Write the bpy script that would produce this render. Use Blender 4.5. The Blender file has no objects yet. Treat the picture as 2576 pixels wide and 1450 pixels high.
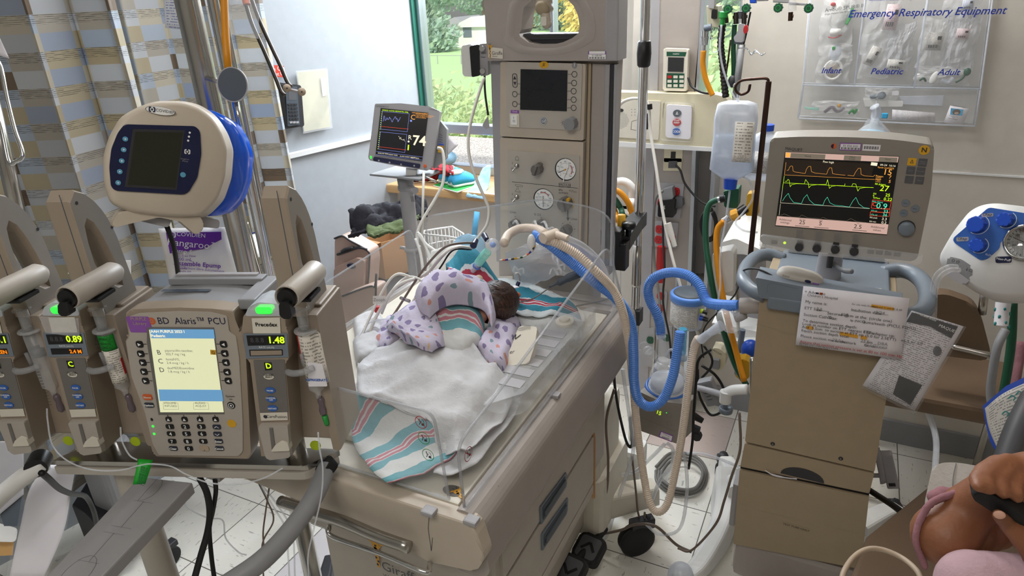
import bpy,bmesh,math,random
from mathutils import Vector,Matrix,noise
random.seed(7)
S=bpy.context.scene;COL=S.collection;PI=math.pi;R_=math.radians
# ---------------------------------------------------------------- camera
F_,CX,CY=1700.0,1288.0,725.0
PIT=math.atan(750/1700);ROL=math.atan(182/3845);YAW=R_(27.1);H=1.72
cy_,sy_,cp_,sp_,cr_,sr_=math.cos(YAW),math.sin(YAW),math.cos(PIT),math.sin(PIT),math.cos(ROL),math.sin(ROL)
ax=Vector((cy_,sy_,0));fw=Vector((-sy_*cp_,cy_*cp_,-sp_));up=Vector((-sy_*sp_,cy_*sp_,cp_))
Rv=ax*cr_ - up*sr_;Uv=ax*sr_ + up*cr_
cd=bpy.data.cameras.new('camera');cam=bpy.data.objects.new('camera',cd);COL.objects.link(cam)
cd.sensor_width=36;cd.lens=F_/2576*36;cd.clip_start=.02;cd.clip_end=400
m3=Matrix((Rv,Uv,-fw)).transposed();cam.matrix_world=Matrix.Translation((0,0,H)) @ m3.to_4x4()
S.camera=cam
# ---------------------------------------------------------------- sky, sun, area lights, exposure
w=bpy.data.worlds.new('world');S.world=w;w.use_nodes=True
nt=w.node_tree;bg=nt.nodes['Background']
sky=nt.nodes.new('ShaderNodeTexSky');sky.sky_type='NISHITA';sky.sun_elevation=R_(42);sky.sun_rotation=R_(200)
sky.sun_disc=False;sky.air_density=1.2;sky.dust_density=2.5
hs=nt.nodes.new('ShaderNodeHueSaturation');hs.inputs['Saturation'].default_value=.45
nt.links.new(sky.outputs[0],hs.inputs['Color']);nt.links.new(hs.outputs[0],bg.inputs[0]);bg.inputs[1].default_value=.15
sl=bpy.data.lights.new('sun','SUN');so=bpy.data.objects.new('sun',sl);COL.objects.link(so)
sl.energy=2.2;sl.angle=R_(2);sl.color=(1,.96,.88);so.rotation_euler=(R_(50),0,R_(35))
def area(name,loc,tgt,sx,sy,e,col):
    l=bpy.data.lights.new(name,'AREA');l.shape='RECTANGLE';l.size=sx;l.size_y=sy;l.energy=e;l.color=col
    o=bpy.data.objects.new(name,l);COL.objects.link(o);o.location=loc
    o.rotation_euler=(Vector(tgt)-Vector(loc)).to_track_quat('-Z','Y').to_euler();return o
area('window_daylight',(-1.35,3.15,2.32),(-1.0,.6,.7),1.6,.95,105,(.86,.93,1))
area('slit_window_daylight',(-.50,3.05,2.1),(-.3,0,.8),.22,.6,5,(.86,.93,1))
area('wall_fill_light',(-.40,2.30,2.45),(-.32,2.62,1.2),.35,.12,9,(1,.97,.92))  # added fill light, brightens the wall near the service column
area('ceiling_fill_light',(-1.35,1.75,2.70),(-1.2,1.5,0),1.2,.6,16,(.93,.96,1))  # added fill from above, lifts the floor and upper surfaces
area('ceiling_fill_light',(-.3,-.5,2.58),(-.5,1.0,0),1.2,.6,9,(1,.95,.89))  # added dim warm fill behind the camera, for the front faces
S.view_settings.view_transform='Standard';S.view_settings.look='None';S.view_settings.gamma=1
S.view_settings.use_curve_mapping=False;S.view_settings.exposure=.76
S.cycles.max_bounces=10;S.cycles.transparent_max_bounces=24;S.cycles.diffuse_bounces=5;S.cycles.glossy_bounces=3
S.cycles.use_denoising=True;S.cycles.sample_clamp_indirect=4
S.cycles.caustics_reflective=False;S.cycles.caustics_refractive=False
# ---------------------------------------------------------------- points from the survey of the room
def ray(px,py):
    dx,dy=px-CX,py-CY
    return fw*F_ + Rv*dx - Uv*dy
EYE=Vector((0,0,H))
def W(px,py,x=None,y=None,z=None,t=None):
    r=ray(px,py)
    if x is not None:t=x/r.x
    if y is not None:t=y/r.y
    if z is not None:t=(z-H)/r.z
    return EYE + r*t
def Ws(L,**k):return [W(a,b,**k) for a,b in L]
class Fr:                                   # a local frame: origin, yaw of its front, backward tilt, roll
    def __init__(s,o,yaw=0,tilt=0,roll=0):
        M=Matrix.Rotation(R_(yaw),3,'Z') @ Matrix.Rotation(R_(-tilt),3,'X') @ Matrix.Rotation(R_(roll),3,'Y')
        s.o=Vector(o);s.ex=M @ Vector((1,0,0));s.ey=M @ Vector((0,0,1));s.ez=M @ Vector((0,-1,0))
        s.M=Matrix.Translation(s.o) @ Matrix((s.ex,s.ey,s.ez)).transposed().to_4x4()
    def uv(s,px,py,w=0):
        r=ray(px,py);d=(s.o + s.ez*w - EYE).dot(s.ez)/r.dot(s.ez);q=EYE + r*d - s.o
        return (q.dot(s.ex),q.dot(s.ey))
    def P(s,L,w=0):return [s.uv(a,b,w) for a,b in L]
    def wld(s,u,v,w=0):return s.o + s.ex*u + s.ey*v + s.ez*w
def flat(o,ex,ey):                        # frame from two axes
    f=Fr(o);f.ex=Vector(ex).normalized();f.ez=f.ex.cross(Vector(ey)).normalized();f.ey=f.ez.cross(f.ex)
    f.M=Matrix.Translation(f.o) @ Matrix((f.ex,f.ey,f.ez)).transposed().to_4x4();return f
# ---------------------------------------------------------------- materials
def lin(h):
    h=h.lstrip('#');c=[int(h[i:i+2],16)/255 for i in (0,2,4)]
    return tuple((x/12.92 if x<=.04045 else ((x+.055)/1.055)**2.4) for x in c)+(1,)
SPEC={}
def spec(s):
    for l in s.strip().splitlines():
        a=l.split();SPEC[a[0]]=a[1:]
spec('''
beige c0b4a4 .45
beige_dark a8997f .5
beige_panel b7b0a6 .5
cart_beige a39278 .55
rail_beige a69e98 .45
cool_grey a3a1a4 .45
pump_grey 8f8981 .5
pump_tan 998b7b .5
pump_light b0a89e .45
pump_dark 6e6a66 .5
charcoal 2c2c30 .5
black 0c0c0e .4
rubber 161617 .7
white e6e6e4 .45
bright f2f2f0 .5
offwhite dcd6c8 .5
cream d8d0b4 .5
paper e9e6ec .8
laminate e7e4c9 .25
steel b8b4ae .25 metal
chrome d5d5d5 .12 metal
darksteel 55504c .3 metal
bronze 4c3a33 .35 metal
alu c2c8d0 .35 metal
grey 8b8c8f .5
grey_dark 55565a .5
grey_blue 66707c .45
steelblue 737d88 .35
slot 47505a .5
navy 11183f .35
blue 1b4fc4 .35
ink 1a3290 .6
button_blue 5b9fc0 .4
key_blue 2f62b0 .4
key_dark 2b3140 .5
teal 2e8a86 .5
hose_blue 5b8fe0 .4
hose_beige dccdbd .5
hose_white dcdcdc .4
tube_white d9d6cf .4
tube_brown 6f6258 .5
cable_black 101010 .5
cable_grey 6d6a66 .5
green 1f8f3a .5
green_dark 0d4d34 .5
green_tag 17a52a .5
lime b8cf1e .6
yellow d9a51c .5
yellow_hose d98d0c .45
orange d4602a .5
red b51d22 .5
red_paper d0402c .6
pink_case b79c90 .6
cardboard b98d62 .8
cloth_black 17161f .9
cloth_green 4f5c38 .9
cloth_white c4c4c6 .9
cloth_grey b9bab8 .9
cloth_blue 8fb6cf .9
purple 6a2a9c .5
purple_lbl 8a52a8 .5
skin a8663f .5
skin_baby c98c74 .5
nail d9a791 .4
hair 2a1710 .6
sleeve_pink 94686f .95
pants_pink b8999f .95
sofa_brown 75604c .6
pillow c9c4bd .9
wood c79a5c .45
wall_paint a9afb6 .7
wall_cream cbc6be .75
ceiling_paint d8d5ce .8
frame_green 1f6253 .4
trim_paint e2e3e4 .5
gravel cfcac4 .9
grass 5fae3a .95
field a2c488 .95
house e4e2e0 .9
bark 5d4b3a .9
giraffe_yellow e0a437 .6
shoe_blue 3aa6d8 .6
mint a9dccb .5
sign_red c4352c .6
mask_beige b3a08a .5
syr_white e4e4e4 .3
dim_screen 1d2022 .25
lcd_olive 23261a .3
glow_green 35ff45 .4 emit 1.6
glow_lime c8ff20 .4 emit 1.5
glow_orange ff8a10 .4 emit 1.2
glow_yellow ffd800 .4 emit 1.0
scr_cream f0f2c4 .4 emit .85
scr_blue 76b2e2 .4 emit .7
scr_pink e9c1b4 .4 emit .75
scr_brown 2a1d12 .4 emit .5
scr_black 060606 .3 emit .3
scr_lilac 8f9cf0 .4 emit .9
scr_white fff6d8 .4 emit 1.0
scr_grey 9a8e7c .4 emit .5
scr_orange ffb050 .4 emit 1.1
scr_mint 60ffd0 .4 emit 1.0
scr_red ff5030 .4 emit 1.0
clear eef2f5 .05 clear .06
clear_pack f0f2f4 .15 clear .24
milky dfe6f2 .2 clear .55
water c5d8ee .05 clear .42
clear_mint 9be8d8 .1 clear .45
clear_purple 6d5f6e .15 clear .6
clear_smoke aeb0b4 .1 clear .38
film e6e8ee .1 clear .32
clear_tube e6eaf2 .1 clear .38
blue_shell 0b5fe6 .12 clear .78
water_blue 35b6e6 .1 clear .55
window_glass eaf4f2 .02 clear .03
''')
MC={}
class NB:                                   # small node-maths helper
    def __init__(s,nt):s.nt=nt
    def n(s,t,**k):
        x=s.nt.nodes.new(t)
        for a,b in k.items():setattr(x,a,b)
        return x
    def L(s,a,b):s.nt.links.new(a,b)
    def m(s,op,a,b=0,c=None):
        x=s.n('ShaderNodeMath',operation=op)
        for i,q in enumerate((a,b,c)):
            if q is None:continue
            if isinstance(q,(int,float)):x.inputs[i].default_value=q
            else:s.L(q,x.inputs[i])
        return x.outputs[0]
    def mix(s,f,a,b):
        x=s.n('ShaderNodeMix',data_type='RGBA')
        for i,q in ((0,f),(6,a),(7,b)):
            if isinstance(q,(int,float,tuple)):x.inputs[i].default_value=q
            else:s.L(q,x.inputs[i])
        return x.outputs[2]
    def ramp(s,f,stops,const=True):
        x=s.n('ShaderNodeValToRGB');cr=x.color_ramp;cr.interpolation='CONSTANT' if const else 'LINEAR'
        while len(cr.elements)<len(stops):cr.elements.new(.5)
        for e,(p,c) in zip(cr.elements,stops):e.position=p;e.color=lin(c)
        s.L(f,x.inputs[0]);return x.outputs[0]
    def comb(s,a,b,c=0):
        x=s.n('ShaderNodeCombineXYZ')
        for i,q in enumerate((a,b,c)):
            if isinstance(q,(int,float)):x.inputs[i].default_value=q
            else:s.L(q,x.inputs[i])
        return x.outputs[0]
    def wn(s,v):
        x=s.n('ShaderNodeTexWhiteNoise',noise_dimensions='3D');s.L(v,x.inputs[0]);return x.outputs['Value']
    def noise(s,v,sc,det=3):
        x=s.n('ShaderNodeTexNoise');x.inputs['Scale'].default_value=sc;x.inputs['Detail'].default_value=det
        if v is not None:s.L(v,x.inputs['Vector'])
        return x.outputs['Fac']
def base(name,rough=.6):
    m=bpy.data.materials.new(name);m.use_nodes=True;nt=m.node_tree;b=nt.nodes['Principled BSDF']
    b.inputs['Roughness'].default_value=rough;return m,NB(nt),b
CUSTOM={}
def mat(name):
    if name in MC:return MC[name]
    if name in CUSTOM:m=CUSTOM[name](name);MC[name]=m;return m
    sp=SPEC[name];c=lin(sp[0]);m,nb,b=base(name,float(sp[1]))
    if 'clear' in sp:
        al=float(sp[sp.index('clear')+1]);b.inputs['Base Color'].default_value=c
        lw=nb.n('ShaderNodeLayerWeight');lw.inputs[0].default_value=.25
        nz=nb.noise(nb.n('ShaderNodeTexCoord').outputs['Object'],30)
        a=nb.m('ADD',al,nb.m('MULTIPLY',nb.m('POWER',lw.outputs['Facing'],2.2),.55))
        a=nb.m('ADD',a,nb.m('MULTIPLY',nb.m('SUBTRACT',nz,.5),al*.5))
        nb.L(nb.m('MINIMUM',a,1),b.inputs['Alpha'])
    elif 'emit' in sp:
        b.inputs['Base Color'].default_value=tuple(x*.3 for x in c[:3])+(1,);b.inputs['Emission Color'].default_value=c
        b.inputs['Emission Strength'].default_value=float(sp[sp.index('emit')+1])*.5
    else:
        nz=nb.noise(nb.n('ShaderNodeTexCoord').outputs['Object'],24 if 'metal' not in sp else 9,4)
        k=.93 if float(sp[1])<.85 else .82
        nb.L(nb.mix(nz,tuple(x*k for x in c[:3])+(1,),tuple(min(1,x*(2-k)) for x in c[:3])+(1,)),b.inputs['Base Color'])
        if 'metal' in sp:b.inputs['Metallic'].default_value=1
        if float(sp[1])>=.85:
            bp=nb.n('ShaderNodeBump');bp.inputs['Strength'].default_value=.25;bp.inputs['Distance'].default_value=.002
            nb.L(nb.noise(nb.n('ShaderNodeTexCoord').outputs['Object'],400,2),bp.inputs['Height']);b2=nb.n('ShaderNodeBump');b2.inputs['Strength'].default_value=.5;b2.inputs['Distance'].default_value=.012;nb.L(nb.noise(nb.n('ShaderNodeTexCoord').outputs['Object'],22,5),b2.inputs['Height']);nb.L(b2.outputs[0],bp.inputs['Normal']);nb.L(bp.outputs[0],b.inputs['Normal'])
    MC[name]=m;return m
# ---------------------------------------------------------------- mesh builder
def rnd(pts,r,n=4):                       # round the corners of a 2-D polygon
    out=[];N=len(pts)
    for i in range(N):
        p0,p,p1=Vector(pts[i-1]),Vector(pts[i]),Vector(pts[(i+1) % N])
        rr=r[i] if isinstance(r,(list,tuple)) else r
        a,b=p0-p,p1-p;la,lb=a.length,b.length
        if rr<=0 or la<1e-6 or lb<1e-6:out.append(tuple(p));continue
        k=min(rr,la*.49,lb*.49);A,B=p+a/la*k,p+b/lb*k
        for j in range(n+1):
            t=j/n;out.append(tuple(A*(1-t)**2+p*2*t*(1-t)+B*t*t))
    return out
def rr(x0,y0,x1,y1,r=0,n=4):return rnd([(x0,y0),(x1,y0),(x1,y1),(x0,y1)],r,n)
def circ(cx,cy,rx,ry=None,n=24,a0=0):ry=ry or rx;return [(cx+rx*math.cos(a0+2*PI*i/n),cy+ry*math.sin(a0+2*PI*i/n)) for i in range(n)]
def spl(pts,k=6):
    P=[Vector(p) for p in pts]
    if len(P)<3:return P
    out=[];Q=[P[0]*2-P[1]]+P+[P[-1]*2-P[-2]]
    for i in range(1,len(Q)-2):
        a,b,c,d=Q[i-1:i+3]
        for j in range(k):
            t=j/k;out.append(.5*((2*b)+(c-a)*t+(2*a-5*b+4*c-d)*t*t+(3*b-a-3*c+d)*t**3))
    out.append(P[-1]);return out
class MB:
    def __init__(s,M=None):
        s.bm=bmesh.new();s.M=M.M if isinstance(M,Fr) else (M or Matrix());s.ms=[];s.k=0;s.uvl=s.bm.loops.layers.uv.new('UVMap')
    def m(s,name):
        if name not in s.ms:s.ms.append(name)
        s.k=s.ms.index(name);return s
    def add(s,vs,fs,smooth=False,uvs=None):
        V=[s.bm.verts.new(s.M @ Vector(v)) for v in vs]
        for q,f in enumerate(fs):
            try:fc=s.bm.faces.new([V[i] for i in f])
            except ValueError:continue
            fc.material_index=s.k;fc.smooth=smooth
            if uvs:
                for l,i in zip(fc.loops,f):l[s.uvl].uv=uvs[i]
        return s
    def merge(s,t,smooth=None):
        t.verts.ensure_lookup_table();t.verts.index_update()
        vs=[v.co.copy() for v in t.verts];V=[s.bm.verts.new(s.M @ v) for v in vs]
        for f in t.faces:
            try:fc=s.bm.faces.new([V[v.index] for v in f.verts])
            except ValueError:continue
            fc.material_index=s.k;fc.smooth=f.smooth if smooth is None else smooth
        t.free();return s
    def prism(s,pts,w0,w1,bev=0,smooth=False,seg=2):     # 2-D outline in the frame, from w0 (back) to w1 (front)
        t=bmesh.new();A=0;n=len(pts)
        for i in range(n):A+=pts[i-1][0]*pts[i][1]-pts[i][0]*pts[i-1][1]
        if A<0:pts=pts[::-1]
        if w0>w1:w0,w1=w1,w0
        b=[t.verts.new((p[0],p[1],w0)) for p in pts];f=[t.verts.new((p[0],p[1],w1)) for p in pts]
        top=t.faces.new(f);t.faces.new(b[::-1])
        for i in range(n):t.faces.new((b[i-1],b[i],f[i],f[i-1]))
        if bev>0:
            bmesh.ops.bevel(t,geom=list(top.edges),offset=bev,segments=seg,profile=.6,affect='EDGES',clamp_overlap=True)
        if smooth:
            for q in t.faces:q.smooth=len(q.verts)==4
        return s.merge(t)
    def plate(s,pts,w):return s.add([(p[0],p[1],w) for p in pts],[list(range(len(pts)))])
    def box(s,x0,x1,y0,y1,z0,z1,bev=0,seg=2):
        t=bmesh.new();c=Vector(((x0+x1)/2,(y0+y1)/2,(z0+z1)/2))
        bmesh.ops.create_cube(t,size=1,matrix=Matrix.Translation(c) @ Matrix.Diagonal((abs(x1-x0),abs(y1-y0),abs(z1-z0),1)))
        if bev:bmesh.ops.bevel(t,geom=list(t.edges),offset=bev,segments=seg,profile=.6,affect='EDGES',clamp_overlap=True)
        return s.merge(t)
    def frust(s,A,B,smooth=False,caps=True):               # two matching rings
        n=len(A);vs=list(A)+list(B);fs=[(i,(i+1) % n,n+(i+1) % n,n+i) for i in range(n)]
        if caps:fs+=[list(range(n))[::-1],list(range(n,2*n))]
        return s.add(vs,fs,smooth)
    def loft(s,rings,smooth=True,caps=True):
        n=len(rings[0]);vs=[v for r in rings for v in r];fs=[]
        for k in range(len(rings)-1):
            for i in range(n):j=(i+1) % n;fs.append((k*n+i,k*n+j,(k+1)*n+j,(k+1)*n+i))
        if caps:fs+=[list(range(n))[::-1],[(len(rings)-1)*n+i for i in range(n)]]
        return s.add(vs,fs,smooth)
    def tube(s,pts,r,n=8,k=6,closed=False,smooth=True,rf=None,flat_=1):
        P=spl(pts,k) if k else [Vector(p) for p in pts]
        if len(P)<2:return s
        rings=[];T=(P[1]-P[0]).normalized();N=T.orthogonal().normalized();L=0
        for i,p in enumerate(P):
            T2=(P[min(i+1,len(P)-1)]-P[max(i-1,0)])
            if T2.length<1e-9:T2=T
            T2.normalize();N=N - T2*N.dot(T2)
            if N.length<1e-6:N=T2.orthogonal()
            N.normalize();B=T2.cross(N);T=T2
            if i:L+=(p-P[i-1]).length
            q=r[min(i//max(k,1),len(r)-1)] if isinstance(r,(list,tuple)) else r
            if rf:q=rf(i,L,q)
            rings.append([p+N*(q*math.cos(2*PI*j/n))+B*(q*flat_*math.sin(2*PI*j/n)) for j in range(n)])
        return s.loft(rings,smooth)
    def hose(s,pts,r,pitch=.005,amp=.13,n=12):            # corrugated hose
        P=spl(pts,8);L=sum((P[i]-P[i-1]).length for i in range(1,len(P)));N=max(4,int(L/pitch*2));out=[];acc=0;j=1
        Q=[P[0]];step=L/N;d=0;i=1;cur=P[0]
        while i<len(P) and len(Q)<=N:
            g=(P[i]-cur).length
            if d+g>=step:cur=cur+(P[i]-cur)*((step-d)/g if g else 0);Q.append(cur);d=0
            else:d+=g;cur=P[i];i+=1
        return s.tube(Q,r,n,0,rf=lambda i,L,q:q*(1+amp*(i % 2 - .5)),smooth=False)
    def cyl(s,a,b,r,r2=None,n=20,smooth=True,bev=0):
        a,b=Vector(a),Vector(b);r2=r if r2 is None else r2;T=(b-a).normalized();N=T.orthogonal().normalized();B=T.cross(N)
        def ring(c,q):return [c+N*(q*math.cos(2*PI*j/n))+B*(q*math.sin(2*PI*j/n)) for j in range(n)]
        A,Z=ring(a,r),ring(b,r2);s.add(A+Z,[(j,(j+1) % n,n+(j+1) % n,n+j) for j in range(n)],smooth)
        s.add(A,[list(range(n))[::-1]]);s.add(Z,[list(range(n))]);return s
    def lathe(s,prof,o,ax_=(0,0,1),n=24,smooth=True,sc=1):
        o=Vector(o);T=Vector(ax_).normalized();N=T.orthogonal().normalized();B=T.cross(N)
        return s.loft([[o+T*h+N*(max(r,1e-4)*math.cos(2*PI*j/n))+B*(max(r,1e-4)*sc*math.sin(2*PI*j/n)) for j in range(n)] for r,h in prof],smooth)
    def ell(s,c,r,M=None,u=20,v=12,f=None):
        t=bmesh.new();bmesh.ops.create_uvsphere(t,u_segments=u,v_segments=v,radius=1)
        for q in t.verts:
            if f:q.co *= f(q.co)
            q.co=Vector((q.co.x*r[0],q.co.y*r[1],q.co.z*r[2]))
            if M:q.co=M @ q.co
            q.co+=Vector(c)
        return s.merge(t,True)
    def sheet(s,G,th=.0015,su=1,sv=1,smooth=True,off=None):   # G = rows of points; closed thin cloth
        nr,nc=len(G),len(G[0]);G=[[Vector(p) for p in r] for r in G]
        N=[[None]*nc for _ in range(nr)]
        for i in range(nr):
            for j in range(nc):
                a=G[min(i+1,nr-1)][j]-G[max(i-1,0)][j];b=G[i][min(j+1,nc-1)]-G[i][max(j-1,0)]
                q=a.cross(b);N[i][j]=q.normalized() if q.length>1e-12 else Vector((0,0,1))
        vs=[p for r in G for p in r]+[G[i][j]+N[i][j]*th for i in range(nr) for j in range(nc)]
        uv=[(j/(nc-1)*su,i/(nr-1)*sv) for i in range(nr) for j in range(nc)]*2;o=nr*nc;fs=[]
        for i in range(nr-1):
            for j in range(nc-1):
                a=i*nc+j;fs+=[(a,a+1,a+nc+1,a+nc),(o+a,o+a+nc,o+a+nc+1,o+a+1)]
        for i in range(nr-1):
            a=i*nc;fs+=[(a,a+nc,o+a+nc,o+a)];a+=nc-1;fs+=[(a,o+a,o+a+nc,a+nc)]
        for j in range(nc-1):
            a=j;fs+=[(a,o+a,o+a+1,a+1)];a=(nr-1)*nc+j;fs+=[(a,a+1,o+a+1,o+a)]
        return s.add(vs,fs,smooth,uv)
    def text(s,body,x,y,size,w=.0012,al='LEFT',rot=0,sx=1,shear=0,bold=0):
        c=bpy.data.curves.new('t','FONT');c.body=body;c.size=size;c.align_x=al;c.align_y='CENTER';c.resolution_u=2;c.shear=shear;c.offset=bold
        o=bpy.data.objects.new('t',c);me=o.to_mesh()
        X=s.M @ Matrix.Translation((x,y,w)) @ Matrix.Rotation(R_(rot),4,'Z') @ Matrix.Diagonal((sx,1,1,1))
        V=[s.bm.verts.new(X @ v.co) for v in me.vertices]
        for p in me.polygons:
            try:f=s.bm.faces.new([V[i] for i in p.vertices]);f.material_index=s.k
            except ValueError:pass
        o.to_mesh_clear();bpy.data.objects.remove(o);bpy.data.curves.remove(c);return s
    def bar(s,x0,y0,x1,y1,wd,w):      # a drawn line
        a,b=Vector((x0,y0)),Vector((x1,y1));d=(b-a)
        if d.length<1e-9:return s
        q=Vector((-d.y,d.x)).normalized()*wd/2
        return s.plate([tuple(a-q),tuple(b-q),tuple(b+q),tuple(a+q)],w)
    def line(s,pts,wd,w):
        for i in range(len(pts)-1):s.bar(*pts[i],*pts[i+1],wd,w)
        return s
    def ring(s,cx,cy,r,wd,w,n=20,ry=None):
        ry=ry or r;k=(r-wd)/r;A=circ(cx,cy,r,ry,n);B=circ(cx,cy,r*k,ry*k,n)
        return s.add([(p[0],p[1],w) for p in A+B],[(i,(i+1) % n,n+(i+1) % n,n+i) for i in range(n)])
    def frame(s,outer,inner,w0,w1):     # plate with a hole; same number of points
        n=len(outer);vs=[(p[0],p[1],w1) for p in outer]+[(p[0],p[1],w1) for p in inner]+[(p[0],p[1],w0) for p in outer]+[(p[0],p[1],w0) for p in inner];fs=[]
        for i in range(n):
            j=(i+1) % n;fs+=[(i,j,n+j,n+i),(2*n+i,3*n+i,3*n+j,2*n+j),(i,2*n+i,2*n+j,j),(n+i,n+j,3*n+j,3*n+i)]
        return s.add(vs,fs)
LOC={}
def setp(o,label=None,cat=None,group=None,kind=None):
    if label:o['label']=label
    if cat:o['category']=cat
    if group:o['group']=group
    if kind:o['kind']=kind
    return o
def thing(name,label,cat,loc,group=None):
    o=bpy.data.objects.new(name,None);COL.objects.link(o);o.location=loc;o.empty_display_size=.05
    LOC[o]=Vector(loc);return setp(o,label,cat,group)
def obj(name,mb,parent=None,label=None,cat=None,group=None,kind=None,fix=True,sub=0):
    bm=mb.bm
    if fix:bmesh.ops.recalc_face_normals(bm,faces=bm.faces)
    if not bm.verts:raise ValueError('empty '+name)
    xs=[v.co for v in bm.verts];lo=Vector([min(v[i] for v in xs) for i in range(3)]);hi=Vector([max(v[i] for v in xs) for i in range(3)]);c=(lo+hi)/2
    for v in bm.verts:v.co -= c
    me=bpy.data.meshes.new(name);bm.to_mesh(me);bm.free()
    for k in (mb.ms or ['grey']):me.materials.append(mat(k))
    o=bpy.data.objects.new(name,me);COL.objects.link(o);LOC[o]=c;o.parent=parent;o.location=c-(LOC[parent] if parent else Vector())
    if sub:md=o.modifiers.new('s','SUBSURF');md.levels=sub;md.render_levels=sub
    return setp(o,label,cat,group,kind)
def dup(root,d,label=None,group=None):
    r=root.copy();COL.objects.link(r);r.location=root.location+Vector(d);LOC[r]=LOC[root]+Vector(d)
    for ch in root.children:
        c=ch.copy();COL.objects.link(c);c.parent=r
        for g in ch.children:e=g.copy();COL.objects.link(e);e.parent=c
    if label:r['label']=label
    if group:r['group']=group
    return r
def grid(ctrl,ku=6,kv=6):                  # smooth surface through a control net
    rows=[spl(r,ku) for r in ctrl];cols=[spl([r[j] for r in rows],kv) for j in range(len(rows[0]))]
    return [[cols[j][i] for j in range(len(cols))] for i in range(len(cols[0]))]
def wrinkle(G,amp,sc,seed=0,ax_=(0,0,1)):
    A=Vector(ax_)
    return [[p+A*(amp*(noise.fractal(Vector((p.x*sc+seed,p.y*sc,p.z*sc)),.8,2,4)))+A*(amp*.8*abs(noise.noise(Vector((p.x*sc*.6,p.y*sc*2.2+seed,p.z*sc)))) ) for p in r] for r in G]
def facing(px,py,t,turn=0,rollv=0):
    o=W(px,py,t=t);ez=-ray(px,py).normalized();ez=Matrix.Rotation(R_(turn),3,Uv) @ ez;ex=Uv.cross(ez).normalized();f=flat(o,ex,ez.cross(ex));return f
# ================================================================ custom materials
def m_floor(n):
    m,nb,b=base(n,.28);g=nb.n('ShaderNodeNewGeometry').outputs['Position'];sp=nb.n('ShaderNodeSeparateXYZ');nb.L(g,sp.inputs[0])
    T=.3048;u=nb.m('DIVIDE',nb.m('SUBTRACT',sp.outputs[0],.343),T);v=nb.m('DIVIDE',nb.m('SUBTRACT',sp.outputs[1],.118),T)
    fu,fv=nb.m('FLOOR',u),nb.m('FLOOR',v);rx=nb.m('FRACT',u);ry=nb.m('FRACT',v)
    ed=nb.m('MINIMUM',nb.m('MINIMUM',rx,nb.m('SUBTRACT',1,rx)),nb.m('MINIMUM',ry,nb.m('SUBTRACT',1,ry)))
    wn=nb.wn(nb.comb(fu,fv))
    col=nb.mix(wn,lin('#e2dfd6'),lin('#ebe8e0'))
    # flecks run one way in each tile, the way turns with the tile
    par=nb.m('MODULO',nb.m('ABSOLUTE',nb.m('ADD',fu,fv)),2)
    a=nb.m('ADD',nb.m('MULTIPLY',sp.outputs[0],nb.m('ADD',22,nb.m('MULTIPLY',par,95))),nb.m('MULTIPLY',wn,50));c=nb.m('MULTIPLY',sp.outputs[1],nb.m('SUBTRACT',117,nb.m('MULTIPLY',par,95)))
    nz=nb.noise(nb.comb(a,c),1.0,2);fl=nb.m('GREATER_THAN',nz,.665)
    nz2=nb.noise(nb.comb(c,a),1.0,1);fl2=nb.m('GREATER_THAN',nz2,.70)
    col=nb.mix(nb.m('MULTIPLY',fl,.55),col,lin('#7d7468'));col=nb.mix(nb.m('MULTIPLY',fl2,.6),col,lin('#efeee6'))
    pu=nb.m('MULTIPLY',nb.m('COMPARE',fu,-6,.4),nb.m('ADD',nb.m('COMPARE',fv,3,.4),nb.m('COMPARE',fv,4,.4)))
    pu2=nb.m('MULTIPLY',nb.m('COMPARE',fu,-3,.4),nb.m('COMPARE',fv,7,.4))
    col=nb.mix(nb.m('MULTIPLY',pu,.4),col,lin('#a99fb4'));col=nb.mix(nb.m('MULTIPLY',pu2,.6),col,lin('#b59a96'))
    col=nb.mix(nb.m('LESS_THAN',ed,.006),col,lin('#6b665e'));nb.L(col,b.inputs['Base Color'])
    nb.L(nb.m('ADD',.2,nb.m('MULTIPLY',nb.noise(None,3),.25)),b.inputs['Roughness']);return m
CUSTOM['floor_tiles']=m_floor
def uvn(nb):
    s_=nb.n('ShaderNodeSeparateXYZ');nb.L(nb.n('ShaderNodeTexCoord').outputs['UV'],s_.inputs[0]);return s_.outputs[0],s_.outputs[1]
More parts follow.
